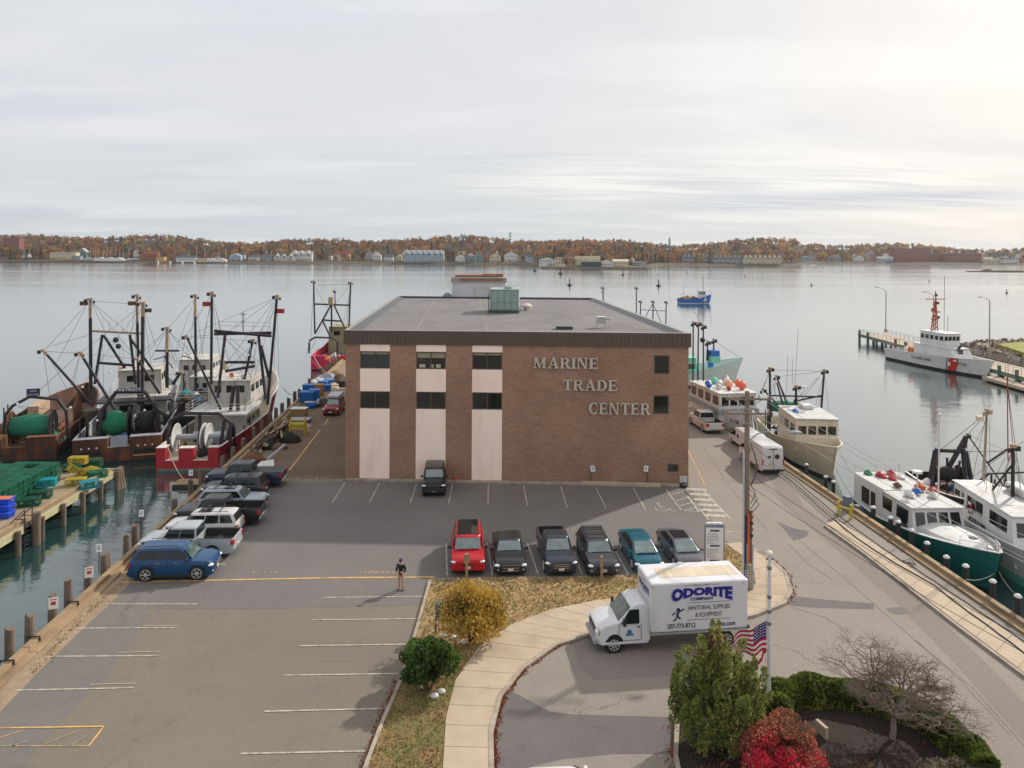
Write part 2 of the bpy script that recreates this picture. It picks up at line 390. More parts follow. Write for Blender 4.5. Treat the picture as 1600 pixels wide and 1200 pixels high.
# lot between the building and the yellow line; the street on the east side
sheet('middle_asphalt',[(200,884),(322,765),(412,752),(539,750),(1074,757),(1082,790),(1134,846),(1100,895),(1000,899),(672,905),(668,945),(420,951),(238,951),(160,955),(135,944)],.006,A_mid)
sheet('street',[(1076,757),(1076,623),(1098,638.5),(1140,664),(1174,689),(1280,769),(1339,812),(1620,1012),(1800,1160),(1800,1330),(760,1330),(768,1160),(790,1075),(860,1010),(935,985),(1100,975),(1200,950),(1236,925),(1228,890),(1192,862),(1134,846)],.008,A_road)
sheet('alley',[(412,753),(440,655),(470,623),(540,560),(560,560),(560,700),(538,748)],.008,A_dirt)
sheet('far_alley',[(470,623),(540,558),(600,500),(640,500),(560,620),(540,640)],.012,asph('asphalt_tan',srgb(150,132,112),.1))
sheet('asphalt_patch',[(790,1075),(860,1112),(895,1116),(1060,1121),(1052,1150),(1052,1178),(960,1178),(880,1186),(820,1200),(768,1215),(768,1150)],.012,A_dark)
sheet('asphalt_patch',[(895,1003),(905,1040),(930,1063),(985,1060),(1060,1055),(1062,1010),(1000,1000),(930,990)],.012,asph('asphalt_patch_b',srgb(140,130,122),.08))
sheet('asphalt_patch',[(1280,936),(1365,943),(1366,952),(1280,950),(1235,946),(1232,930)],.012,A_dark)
sheet('asphalt_patch',[(1384,950),(1410,948),(1425,958),(1400,960),(1388,955)],.016,A_mid)
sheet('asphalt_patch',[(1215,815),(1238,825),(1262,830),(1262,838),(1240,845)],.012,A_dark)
def strip(pts,w):
 L_=[];R_=[]
 for i,p in enumerate(pts):
  d=(pts[min(i+1,len(pts)-1)]-pts[max(i-1,0)]).normalized();nn=Vector((-d.y,d.x,0))*w/2
  L_.append(p+nn);R_.append(p-nn)
 return[(p.x,p.y)for p in L_+R_[::-1]]
rp=[G(a,b)for a,b in((1215,745),(1240,790),(1290,830),(1350,880),(1430,950),(1520,1040),(1640,1170))]
sheet('utility_trench_patch',strip(rp,1.5),.012,asph('asphalt_trench',srgb(136,126,119),.06),px=False)
mb=MB()
for P_ in(((1232,850),(1262,880),(1300,905)),((1210,812),(1330,912),(1390,965),(1500,1062),(1580,1150)),((1100,700),(1140,760),(1200,830)),((1235,948),(1290,965),(1330,990)),((1360,870),(1400,905),(1440,950)),((1430,1000),(1520,1075),(1600,1165)),((1150,700),(1195,760),(1262,818))):
 Q_=[G(*q,.0135)for q in P_]
 for a_,b_ in zip(Q_,Q_[1:]):mb.bar(a_,b_,.05,.003)
tag(mb.build('tar_seams',mat('tar',srgb(104,97,90),.8)),kind='structure')
def ribbon(name,px_l,px_r,z0,h,m,joints=0,kerbm=None):
 """a raised walk between two pixel-traced edges, with joints across it"""
 Lp=[G(a,b,h)for a,b in px_l];Rp=[G(a,b,h)for a,b in px_r];mb=MB()
 n=len(Lp);vs=[]
 for a,b in zip(Lp,Rp):vs+=[(a.x,a.y,h),(b.x,b.y,h),(a.x,a.y,z0),(b.x,b.y,z0)]
 fs=[]
 for i in range(n-1):
  a=i*4;b=a+4;fs+=[(a,a+1,b+1,b),(a,b,b+2,a+2),(a+1,a+3,b+3,b+1)]
 mb.add(vs,fs)
 if joints:
  def samp(P,t):
   ds=[(P[i+1]-P[i]).length for i in range(n-1)];tot=sum(ds);t*=tot
   for i,d in enumerate(ds):
    if t<=d or i==n-2:return P[i].lerp(P[i+1],min(1,t/d))
    t-=d
  for k in range(1,joints):
   a,b=samp(Lp,k/joints),samp(Rp,k/joints);mb.bar(a+Vector((0,0,.0)),b+Vector((0,0,.0)),.022,.005,1)
 o=mb.build(name,[m,M_joint]);return tag(o,kind='structure')
wl=[(688,1290),(692,1200),(697,1120),(712,1062),(748,1010),(800,975),(860,952),(935,937),(1010,932),(1100,930),(1168,925),(1181,912),(1178,892),(1160,868),(1134,849)]
wr=[(766,1290),(765,1200),(764,1140),(778,1085),(812,1042),(866,1004),(930,985),(1010,982),(1100,974),(1176,958),(1222,940),(1233,922),(1224,893),(1196,868),(1158,847)]
ribbon('sidewalk',wl,wr,0,.13,M_conc,27)
def kerb(name,pts,w,h,m,label=None,closed=False):
 P=[G(a,b,h)for a,b in pts];mb=MB();vs=[];n=len(P)
 for i,p in enumerate(P):
  a=P[(i-1)%n]if closed or i else P[0];b=P[(i+1)%n]if closed or i<n-1 else P[-1]
  d=(b-a).normalized();nn=Vector((-d.y,d.x,0))*w/2
  for q,z in((p+nn,h),(p-nn,h),(p+nn,0.),(p-nn,0.)):vs.append((q.x,q.y,z))
 fs=[]
 for i in range(n if closed else n-1):
  a=i*4;b=((i+1)%n)*4;fs+=[(a,a+1,b+1,b),(a,b,b+2,a+2),(a+1,a+3,b+3,b+1)]
 if not closed:fs+=[(0,2,3,1),(4*n-4,4*n-3,4*n-1,4*n-2)]
 mb.add(vs,fs);return tag(mb.build(name,m),kind='structure')
kerb('kerb',[(a+3,b+1)for a,b in wr],.2,.15,M_kerb)
# grass verge with its kerb
gl=[(560,1290),(566,1210),(598,1125),(626,1062),(650,985),(672,906)]
gt=[(760,902.5),(900,901),(1000,898),(1080,896),(1112,885),(1133,848)]
sheet('grass_verge',gl+gt+wl[::-1][1:],.09,M_grass)
sheet('grass_verge',[(565,1290),(571,1210),(602,1125),(640,1040),(690,1030),(725,1045),(700,1110),(695,1200),(691,1290)],.1,M_grass2)
kerb('kerb',gl,.16,.15,M_kerb)
kerb('kerb',[(672,905)]+gt,.1,.1,M_kerb)
# round planting bed at the lower right
bed=[(1078,1290),(1056,1180),(1058,1130),(1072,1100),(1110,1082),(1180,1076),(1260,1074),(1340,1080),(1420,1098),(1490,1135),(1550,1190),(1600,1290)]
sheet('planting_bed',bed,.1,M_mulch)
kerb('kerb',bed,.18,.17,M_kerb)
# east sidewalk and pier edge
el=[(1291,818),(1350,860),(1419,913),(1500,976),(1600,1050),(1760,1170)]
er=[(1308,813),(1372,853),(1450,906),(1530,958),(1600,1004),(1780,1120)]
ribbon('sidewalk',el,er,0,.13,M_conc,17)
kerb('kerb',[(a-2,b+2)for a,b in el],.16,.15,M_kerb)
def edge(name,f,w,h,off,y0,y1,label,seg=7.5):
 rt=T(name,label,'kerb timber',(0,0,0));y=y0;k=0
 while y<y1:
  ye=min(y+seg-.04,y1);mb=MB()
  for o_,ww,hh in((off,w,h),(off*2.6,w*1.3,h*.35)):
   mb.bar((f(y)+o_,y,hh/2+.004),(f(ye)+o_,ye,hh/2+.004),ww,hh)
  mb.build('beam',M_timber,rt,bevel=.02);y+=seg;k+=1
 return rt
edge('timber_kerb',lx,.36,.34,.2,20,150,'long weathered timber kerb along the west edge of the pier')
edge('timber_kerb',rx,.34,.34,-.2,20,150,'long weathered timber kerb along the east edge of the pier')
# worn leaves and dirt drifts along kerbs and timber
g=np.random.default_rng(5)
def drift(pts,w,n,nm='fallen_leaves',mats=None,size=.06,z=.02):
 P=[G(a,b,z)for a,b in pts];q=[]
 for i in range(n):
  t=g.uniform(0,len(P)-1.001);k=int(t);p=P[k].lerp(P[k+1],t-k);d=(P[k+1]-P[k]).normalized();nn=Vector((-d.y,d.x,0))
  p=p+nn*g.normal()*w*(.4+abs(math.sin(t*5.3+k))**2);q.append((p.x,p.y,z+abs(g.normal())*.012))
 return tag(leaves(nm,np.array(q),size,mats or[M_leaf,mat('leaf_red',srgb(140,78,52),.9,var=.3)],seed=len(pts),up=3),kind='stuff')
drift([(a+9,b+3)for a,b in wr[:7]],.07,2200)
drift([(a+7,b+4)for a,b in wr[10:14]],.12,300)
drift([(50,1052),(110,985),(160,935),(215,890)],(.16),420,mats=[mat('dry_weed',srgb(168,138,98),.95,var=.3),mat('leaf_tan',srgb(158,112,74),.9,var=.3)],size=.06)
drift([(a-4,b+3)for a,b in bed[:4]],.12,500)
drift([(a-5,b)for a,b in gl[:4]],.1,500)
drift([(672,960),(700,1000),(740,1020),(715,1060),(690,1090)],.5,1500)
# scattered blades on the grass so that it is not a flat sheet
q=[]
gp=[G(a,b,.1)for a,b in((672,906),(1000,900),(935,937),(800,972),(700,1040))]
def inpoly(x,y,P):
 c=False;n=len(P)
 for i in range(n):
  a,b=P[i],P[(i+1)%n]
  if(a.y>y)!=(b.y>y)and x<(b.x-a.x)*(y-a.y)/(b.y-a.y)+a.x:c=not c
 return c
VG=[G(a,b,.1)for a,b in gl+gt+wl[::-1][1:]]
while len(q)<16000:
 x,y=g.uniform(-9,15),g.uniform(25,48)
 if inpoly(x,y,VG):q.append((x,y,.11+g.uniform(0,.015)))
tag(leaves('grass_blades',np.array(q),.055,[mat('blade_tan',srgb(178,150,108),.9,var=.2),mat('blade_olive',srgb(118,116,66),.9,var=.2),mat('blade_brown',srgb(146,114,78),.9,var=.2)],seed=3,mw=[.45,.3,.25],aspect=2.2,up=1.5),kind='stuff')
# == painted markings
def line(mb,p,q,w=.09,z=.018):
 a,b=G(*p),G(*q);a.z=b.z=z;d=(b-a).normalized();nn=Vector((-d.y,d.x,0))*w/2
 mb.add([a+nn,a-nn,b-nn,b+nn],[(0,1,2,3)])
mb=MB()
for p,q in(((505,934),(668,932)),((488,969),(660,967)),((467,1009.5),(634,1007)),((443,1055.5),(622,1053)),((413,1112),(602,1107.5)),((376,1178),(571,1174)),
    ((160,944),(308,944)),((117,982),(280,981)),((73,1026),(248,1025)),((20,1079),(209,1075)),
    ((539,754),(519,786)),((593,755),(577,786)),((651,756),(641,786)),((707,756),(701,787)),((763,757),(762.5,788)),((818,758),(824,790)),((876,760),(886,793)),((931,762),(947,795)),((989,763),(1009,797)),((1041,765),(1065,799)),((1070,768),(1108,812)),
    ((697,849),(698.5,899)),((761,849),(769.5,899)),((824,849),(841,898)),((897,862),(909,898)),((962,862),(982,899)),
    ((1063,798),(1098,800)),((1044,775),(1068,768)),((1053,784),(1079,776)),((1059,792),(1085,784)),((1064,799),(1094,792)),((1070,768),(1096,800)),
    ((318,762),(350,763)),((420,775),(434,775)),((398,813),(406,813)),((382,833),(391,833)),((338,882),(354,882))):line(mb,p,q)
tag(mb.build('parking_lines',M_white),kind='structure')
mb=MB()
for p,q in(((222,978),(282,977.5)),((186,1020),(252,1018)),((140,1070),(212,1068))):line(mb,p,q,.07)
for i in range(7):line(mb,(500-i*6,990+i*14),(640-i*5,988+i*14),.02,.015)if i in(1,3,5)else None
tag(mb.build('old_parking_lines',mat('line_ghost',srgb(160,147,132),.8,var=.05)),kind='structure')
mb=MB()
for i in range(6):
 a=764+i*8.2;s=i*5.2
 line(mb,(1072+s*1.2,a),(1104+s*1.15,a+1.6),.5)
for p,q in(((1074,775),(1092,800)),((1100,768),(1142,812)),((1098,802),(1108,813)),((1133,831),(1160,832))):line(mb,p,q,.13,.02)
tag(mb.build('crosswalk_lines',M_white),kind='structure')
# the wheelchair mark
def sym(cx,cy,s):
 o=G(cx,cy,.018);mb=MB()
 def P(x,y):return Vector((o.x+x*s,o.y+y*s,.018))
 def seg(a,b,w=.09):
  a,b=P(*a),P(*b);d=(b-a).normalized();nn=Vector((-d.y,d.x,0))*w*s/2;mb.add([a+nn,a-nn,b-nn,b+nn],[(0,1,2,3)])
 for i in range(9):
  a0,a1=rad(150+i*26),rad(176+i*26);seg((.35*math.cos(a0),.35*math.sin(a0)),(.35*math.cos(a1),.35*math.sin(a1)))
 seg((-.05,.75),(-.02,.1));seg((-.02,.1),(.4,.1));seg((.4,.1),(.55,-.35));seg((.55,-.35),(.72,-.3));seg((-.05,.45),(.3,.45));seg((-.12,.86),(.04,.86),.16)
 return tag(mb.build('disabled_symbol',mat('line_ghost2',srgb(158,152,144),.8)),kind='structure')
sym(1034,795,1.35)
mb=MB()
line(mb,(190,910),(500,903.5),.17,.02);line(mb,(500,903.5),(679,902),.17,.021)
line(mb,(0,1138),(162,1135.5),.09,.02);line(mb,(162,1136),(139,1166),.08,.021)
line(mb,(452,735),(500,672),.14,.02);line(mb,(507,664),(513,654),.14,.02);line(mb,(1073,700),(1101,757),.1,.02)
tag(mb.build('yellow_lines',M_yellow),kind='structure')
mb=MB()
for p,q in(((0,1153),(36,1142)),((0,1166),(140,1166)),((18,1167),(42,1158)),((66,1165),(120,1143)),((110,1166),(136,1150)),((412,754),(536,755)),((420,746),(537,745)),((1075,735),(1089,731)),((1076,748),(1096,742)),((1075,757),(1101,757))):line(mb,p,q,.07)
R.seed(3)
for i in range(30):
 x=425+i*3.7;line(mb,(x,752.5),(x+R.uniform(1,4),746.5+R.uniform(0,2)),.1,.019)
for x0,n_ in((395,5),(565,14)):
 for i in range(n_):
  x=x0+i*(9 if n_<10 else 5.3);line(mb,(x,896),(x+R.uniform(-2,3),892+R.uniform(0,2)),R.uniform(.05,.14),.019)
tag(mb.build('faded_yellow_marks',M_yfade),kind='structure')
text('no_parking_text','NO  PARKING',.55,M_yfade,None,frame(G(600,897.5,.022),(1,0,0),(0,1,0)),.001)
tag(COL.objects['no_parking_text'],kind='structure')
# == THE BRICK BUILDING
F0,F1=G(539,748.5),G(1075,757.5);BW=(F1-F0).length;BR=math.atan2((F1-F0).y,(F1-F0).x);BH=12.56
bld=T('brick_building','three storey brown brick building with large metal letters and a flat grey roof','building',F0,BR)
Rm=Matrix.Rotation(-BR,3,'Z')
def loc(p):return Rm@(Vector(p)-F0)
def FL(px,py):
 d=GY(px,py,1.)-Vector((0,0,CH));nn=Vector((math.sin(BR),-math.cos(BR),0));t=(F0-Vector((0,0,CH))).dot(nn)/d.dot(nn)
 q=loc(Vector((0,0,CH))+d*t);return q.x,q.z
BL,BB=loc(F0+AX*46.5),loc(F1+AX*45.4)
m=bpy.data.materials.new('brick');m.use_nodes=True;t=m.node_tree;n=t.nodes;l=t.links
tcn=n.new('ShaderNodeTexCoord');sx=n.new('ShaderNodeSeparateXYZ');l.new(tcn.outputs['Object'],sx.inputs[0]);cb=n.new('ShaderNodeCombineXYZ')
ad=n.new('ShaderNodeMath');ad.operation='ADD';l.new(sx.outputs[0],ad.inputs[0]);l.new(sx.outputs[1],ad.inputs[1]);l.new(ad.outputs[0],cb.inputs[0]);l.new(sx.outputs[2],cb.inputs[1])
bt=n.new('ShaderNodeTexBrick');l.new(cb.outputs[0],bt.inputs['Vector']);bt.inputs['Scale'].default_value=1.
bt.inputs['Brick Width'].default_value=.3;bt.inputs['Row Height'].default_value=.1;bt.inputs['Mortar Size'].default_value=.008;bt.inputs['Bias'].default_value=-.1
bt.inputs['Color1'].default_value=(*srgb(164,126,102),1);bt.inputs['Color2'].default_value=(*srgb(140,108,88),1);bt.inputs['Mortar'].default_value=(*srgb(150,124,110),1)
nz_=n.new('ShaderNodeTexNoise');nz_.inputs['Scale'].default_value=.25;nz_.inputs['Detail'].default_value=6;l.new(tcn.outputs['Object'],nz_.inputs['Vector'])
nr=n.new('ShaderNodeMapRange');nr.inputs[1].default_value=.3;nr.inputs[2].default_value=.7;nr.inputs[3].default_value=.78;nr.inputs[4].default_value=1.12;l.new(nz_.outputs[0],nr.inputs[0])
hs=n.new('ShaderNodeHueSaturation');l.new(bt.outputs['Color'],hs.inputs['Color']);l.new(nr.outputs[0],hs.inputs['Value'])
p=n['Principled BSDF'];l.new(hs.outputs[0],p.inputs['Base Color']);p.inputs['Roughness'].default_value=.9
bp=n.new('ShaderNodeBump');bp.inputs['Strength'].default_value=.5;bp.inputs['Distance'].default_value=.01;l.new(bt.outputs['Fac'],bp.inputs['Height']);bp.invert=True;l.new(bp.outputs[0],p.inputs['Normal'])
M_brick=m
M_fascia=mat('fascia_metal',srgb(88,74,66),.55,var=.08,scale=1.2,stretch=(3,3,.3))
M_pink=mat('pink_panel',srgb(250,228,212),.8,var=.02,scale=.7,dirt=srgb(228,200,182),dscale=.5,dirtamt=.45,bump=.1,bscale=20,stretch=(1.5,1,.4))
M_frame=mat('window_frame',srgb(78,70,62),.5,var=.05)
M_glass=mat('glass',(.012,.014,.014),.06,var=.3,scale=.6,spec=.8)
M_roof=mat('roof_membrane',srgb(112,108,108),.8,var=.12,scale=.25,bump=.1,dirt=srgb(94,90,90),dscale=.18,dirtamt=.7,stretch=(1,.6,1),detail=7.)
M_coping=mat('coping',srgb(150,140,128),.45,var=.08,metal=.3)
M_dkcoping=mat('dark_coping',srgb(62,64,68),.5,var=.1)
# brick front wall with openings: a grid of panels around the windows
wins=[]
for ix,(xa,xb)in enumerate(((563,609),(650.5,696.5),(738,784.5))):
 for(ya,yb)in((548.5,576),(611,638.5)):
  k=ix*.9;x0,zt=FL(xa,ya+k);x1,zb=FL(xb,yb+k);wins.append((x0,x1,zb,zt,2))
for xa,xb,ya,yb in((1022,1046,555,584.5),(1020.8,1045,617.5,647),(1043,1060,724.5,737.5)):
 x0,zt=FL(xa,ya);x1,zb=FL(xb,yb);wins.append((x0,x1,zb,zt,1))
FZ=FL(800,540)[1]
# front wall panel grid
def wallgrid(mb,X0,X1,Z0,Z1,holes,y=0.,m=0):
 xs=sorted({X0,X1,*[h[0]for h in holes],*[h[1]for h in holes]});zs=sorted({Z0,Z1,*[h[2]for h in holes],*[h[3]for h in holes]})
 for i in range(len(xs)-1):
  for j in range(len(zs)-1):
   cx,cz=(xs[i]+xs[i+1])/2,(zs[j]+zs[j+1])/2
   if any(h[0]<cx<h[1]and h[2]<cz<h[3]for h in holes):continue
   mb.add([(xs[i],y,zs[j]),(xs[i+1],y,zs[j]),(xs[i+1],y,zs[j+1]),(xs[i],y,zs[j+1])],[(0,1,2,3)],m)
mb=MB();wallgrid(mb,0,BW,0,BH-.1,wins)
for x0,x1,z0,z1,_ in wins:
 d=.2;mb.add([(x0,0,z0),(x1,0,z0),(x1,0,z1),(x0,0,z1),(x0,d,z0),(x1,d,z0),(x1,d,z1),(x0,d,z1)],[(0,4,5,1),(1,5,6,2),(2,6,7,3),(3,7,4,0)])
zt=BH-.1
mb.add([(0,0,0),(0,0,zt),(BL.x,BL.y,zt),(BL.x,BL.y,0)],[(0,1,2,3)])
mb.add([(BW,0,0),(BW,0,zt),(BB.x,BB.y,zt),(BB.x,BB.y,0)],[(3,2,1,0)])
mb.add([(BL.x,BL.y,0),(BB.x,BB.y,0),(BB.x,BB.y,zt),(BL.x,BL.y,zt)],[(3,2,1,0)])
mb.build('brick_wall',M_brick,bld)
mb=MB();e=.3
mb.prism([(e,e),(BW-e,e),(BB.x-e,BB.y-e),(BL.x+e,BL.y-e)],BH-.5,BH-.26)
roof=mb.build('roof',M_roof,bld)
mb=MB()
for k in range(1,9):
 t_=k/9;a=Vector((0,0,0)).lerp(BL,t_);b=Vector((BW,0,0)).lerp(BB,t_);mb.bar((a.x+.4,a.y,BH-.256),(b.x-.4,b.y,BH-.256),.09,.012)
for fx_ in(.2,.42,.61,.8):mb.bar((BW*fx_,.4,BH-.252),(BL.x+(BB.x-BL.x)*fx_,BL.y-.5,BH-.252),.09,.012)
mb.build('roof_seams',mat('seam',srgb(138,128,120),.7),roof)
# parapet: sloping inner edge and coping
mb=MB();ring=[Vector((0,0,0)),Vector((BW,0,0)),BB,BL]
cen=sum(ring,Vector())/4
def inset(P,d):
 n=len(P);r=[]
 for i in range(n):
  a,b,c=P[i-1],P[i],P[(i+1)%n];d1=(b-a).normalized();d2=(c-b).normalized()
  n1,n2=Vector((-d1.y,d1.x,0)),Vector((-d2.y,d2.x,0));v=(n1+n2);v=v/v.length*d/max(.3,v.normalized().dot(n1));r.append(b+v)
 return r
o1,i1,i2=inset(ring,-.14),inset(ring,.25),inset(ring,1.0)
for i in range(4):
 j=(i+1)%4;z=BH
 mb.add([(*o1[i].xy,z),(*o1[j].xy,z),(*i1[j].xy,z+.01),(*i1[i].xy,z+.01)],[(0,1,2,3)],0 if i!=2 else 1)
 mb.add([(*i1[i].xy,z+.01),(*i1[j].xy,z+.01),(*i2[j].xy,z-.25),(*i2[i].xy,z-.25)]if i in(1,3)else[(*i1[i].xy,z+.01),(*i1[j].xy,z+.01),(*inset(ring,.26)[j].xy,z-.25),(*inset(ring,.26)[i].xy,z-.25)],[(0,1,2,3)],1)
mb.build('parapet',[M_coping,M_dkcoping],roof)
mb=MB()
zf=BH-.004;f0=FZ
for i in range(4):
 a,b=o1[i],o1[(i+1)%4];mb.add([(*a.xy,f0),(*b.xy,f0),(*b.xy,zf),(*a.xy,zf)],[(0,1,2,3)]);a2,b2=ring[i],ring[(i+1)%4]
 mb.add([(*a.xy,f0),(*b.xy,f0),(*b2.xy,f0),(*a2.xy,f0)],[(3,2,1,0)])
 L_=(b-a).length;d=(b-a)/L_;nn=Vector((d.y,-d.x,0));k=.15
 while k<L_ and i!=2:
  q=a+d*k+nn*.012;mb.box(q.x,q.y,(f0+zf)/2,.05,.05,zf-f0-.02,rz=math.atan2(d.y,d.x));k+=.36
mb.build('fascia',M_fascia,bld)
# pink panels around and below the windows
for c in range(3):
 up,lo_=wins[c*2],wins[c*2+1];x0,x1=min(up[0],lo_[0])-.0,max(up[1],lo_[1])
 for z0,z1 in((up[3]+.004,f0-.004),(lo_[3]+.004,up[2]-.004),(.02,lo_[2]-.004)):
  mb=MB();mb.box((x0+x1)/2,-.018,(z0+z1)/2,x1-x0,.05,z1-z0);mb.build('panel',M_pink,bld)
blinds=mat('blind',srgb(150,142,118),.8,var=.1)
for k,(x0,x1,z0,z1,nn_)in enumerate(wins):
 mb=MB();w=.09;yy=.06
 mb.box((x0+x1)/2,yy,z1-w/2,x1-x0,.1,w);mb.box((x0+x1)/2,yy,z0+w/2,x1-x0,.1,w)
 for x in[x0+w/2,x1-w/2]+([(x0+x1)/2]if nn_==2 else[]):mb.box(x,yy+.002,(z0+z1)/2,w,.1,z1-z0-2*w)
 fr=mb.build('window',M_frame,bld)
 mb=MB();mb.add([(x0,yy+.03,z0),(x1,yy+.03,z0),(x1,yy+.03,z1),(x0,yy+.03,z1)],[(0,1,2,3)]);mb.build('pane',M_glass,fr)
 if k in(2,4,0):
  mb=MB();mb.box((x0+x1)/2,yy-.03+.055,z1-w-(.22 if k==2 else .09),x1-x0-.2,.01,.42 if k==2 else .16);mb.build('blind',blinds,fr)
 if k==2:
  for bx,bw in((.5,.5),(1.3,.3),(1.85,.4)):mb=MB();mb.box(x0+bx,yy+.024,z0+.25,bw,.01,.28);mb.build('box_on_sill',mat('sill_box',srgb(176,168,150),.8),fr)
# serif letters == 
M_let=mat('letter_metal',srgb(190,182,170),.45,metal=.25,var=.08,scale=2)
GL={}
def rect(x0,y0,x1,y1):return[(x0,y0),(x1,y0),(x1,y1),(x0,y1)]
def stem(x,w=.2,s=.07):return[rect(x,0,x+w,1),rect(x-s,0,x+w+s,.09),rect(x-s,.91,x+w+s,1)]
def bow(cx,y0,y1,rx,w,a0=-90,a1=90,k=8,cut=0.):
 o=[];cy,ry=(y0+y1)/2,(y1-y0)/2
 for i in range(k):
  t0,t1=rad(a0+(a1-a0)*i/k),rad(a0+(a1-a0)*(i+1)/k);f=lambda t,q,th:(cx+(rx-q)*math.cos(t),cy+(ry-th)*math.sin(t))
  o.append([f(t0,w,.1),f(t0,0,0),f(t1,0,0),f(t1,w,.1)])
 return o
GL['I']=(.34,stem(.07))
GL['E']=(.74,stem(.07)+[rect(.27,0,.68,.1),rect(.27,.9,.66,1),rect(.27,.46,.52,.56),rect(.5,.36,.56,.66),[(.62,0),(.7,0),(.7,.32),(.66,.32)],[(.61,1),(.65,.7),(.69,.7),(.68,1)]])
GL['T']=(.8,[rect(.3,0,.5,1),rect(.2,0,.6,.08),rect(.05,.9,.75,1),[(.02,.68),(.07,.68),(.13,.95),(.03,.95)],[(.73,.68),(.78,.68),(.77,.95),(.67,.95)]])
GL['D']=(.86,stem(.07)+bow(.34,0,1,.48,.2)+[rect(.25,0,.36,.1),rect(.25,.9,.36,1)])
GL['C']=(.82,bow(.45,0,1,.43,.2,50,315,14)+[[(.68,.68),(.74,.66),(.75,1),(.7,.98)],[(.66,.1),(.75,.22),(.71,.3),(.64,.2)]])
GL['R']=(.86,stem(.07)+bow(.38,.44,1,.34,.18)+[rect(.25,.44,.4,.54),rect(.25,.9,.4,1),[(.36,.5),(.54,.5),(.8,.04),(.58,.04)],rect(.58,0,.88,.09)])
GL['N']=(.94,[rect(.1,0,.2,.95),rect(.7,.05,.8,1),[(.1,1),(.33,1),(.8,0),(.66,0)],rect(0,0,.3,.08),rect(.6,.92,.92,1),rect(0,.92,.2,1)])
GL['M']=(1.12,[rect(.11,0,.2,.95),rect(.78,0,.99,.95),[(.1,1),(.34,1),(.6,.1),(.5,0)],[(.8,1),(.9,1),(.56,0),(.5,.05)],rect(0,0,.31,.08),rect(.7,0,1.08,.08),rect(.02,.92,.2,1),rect(.85,.92,1.06,1)])
GL['A']=(.94,[[(.1,.04),(.2,.04),(.5,.98),(.4,.98)],[(.38,1),(.56,1),(.86,.04),(.63,.04)],rect(.28,.28,.66,.37),rect(0,0,.31,.08),rect(.54,0,.94,.08)])
def word(s,x0,x1,z0,z1):
 H=z1-z0;tot=sum(GL[c][0]for c in s)+.07*(len(s)-1);k=(x1-x0)/tot;x=x0
 for i,c in enumerate(s):
  w,polys=GL[c];mb=MB()
  for j,P in enumerate(polys):mb.prism_y([(x+a*k,z0+b*H)for a,b in P],-.21-.0015*j,-.05)
  mb.build('sign_letter',M_let,bld);x+=(w+.07)*k
for s,xa,xb,ya,yb in(('MARINE',833,934.5,558,575.8),('TRADE',879.5,964,592.3,610.3),('CENTER',919.5,1016,628.3,647.6)):
 x0,zt_=FL(xa,ya);x1,zb_=FL(xb,yb);word(s,x0,x1,zb_,zt_)
x0,z0=FL(1061.5,752.5);x1,z1=FL(1073,743.5)
mb=MB();mb.box((x0+x1)/2,-.1,(z0+z1)/2,x1-x0,.2,z1-z0);mb.build('meter_box',mat('white_box',srgb(190,186,180),.6),bld)
mb=MB();mb.box(BW/2,-.35,.07,BW-.3,.5,.14);mb.build('base_kerb',M_kerb,bld)
# roof things == 
RZ=BH-.26
M_hvac=mat('hvac_green',srgb(142,160,152),.5,var=.06,scale=.8,dirt=srgb(112,136,128),dscale=.6)
M_hv2=mat('hvac_dark',srgb(62,74,72),.6)
c0=G(788,489.5,RZ)
hv=T('hvac_unit','large pale green rooftop air handling unit','air conditioner',c0,BR)
mb=MB();mb.box(0,2.2,1.45,3.2,4.4,2.3);mb.box(0,2.2,2.64,3.4,4.6,.08);mb.build('casing',M_hvac,hv,bevel=.03)
mb=MB();mb.box(0,2.2,.15,3.3,4.5,.3);mb.build('base_curb',M_hv2,hv)
mb=MB()
for x in(-1.5,-.75,0,.75,1.5):mb.box(x,-.01,1.45,.04,.03,2.2)
for z in(.42,1.2):mb.box(0,-.012,z,3.1,.03,.05)
mb.build('panel_seams',mat('hvac_seam',srgb(98,120,114),.5),hv)
for y in(1.,2.5,3.6):mb=MB();mb.tube((.4,y,2.66),(.4,y,2.95),.45,n=14);mb.build('fan_cowl',M_hvac,hv,smooth=40)
mb=MB();mb.path([(-1.75,-.1,0),(-1.75,-.1,2.3)],.05);mb.tube((-1.75,-.1,0),(-1.6,.3,.5),.04);mb.build('pipe',M_hv2,hv)
c0=G(823,485,RZ);vt=T('roof_vent','white domed roof vent right of the big green unit','vent',c0)
mb=MB();mb.lathe([(.35,0),(.35,.35),(.62,.4),(.6,.6),(.3,.8),(.001,.84)]);mb.build('cowl',mat('white_metal',srgb(205,200,192),.5,var=.05),vt,smooth=40)
mb=MB();mb.tube((-.8,0,0),(-.8,0,.5),.08);mb.build('pipe',MATS['white_metal'],vt)
c0=G(940,513,RZ);ac=T('condenser_unit','small grey condenser on white legs near the front of the roof','air conditioner',c0)
mb=MB();mb.box(0,.3,.72,.8,.7,.55);mb.build('casing',mat('ac_grey',srgb(172,170,162),.5),ac,bevel=.03)
mb=MB();mb.box(0,.3,1.02,.86,.76,.05);mb.build('lid',MATS['white_metal'],ac)
for sx_ in(-1,1):
 for yy_ in(0,.6):mb=MB();mb.box(sx_*.42,yy_,.22,.07,.07,.44);mb.build('leg',MATS['white_metal'],ac)
mb=MB();mb.path([(.4,.3,.8),(.7,.3,.72),(.95,.3,.9)],.03);mb.build('pipe',M_hv2,ac)
c0=G(957,514,RZ);pp=T('vent_pipe','white bent vent pipe beside the small condenser','pipe',c0)
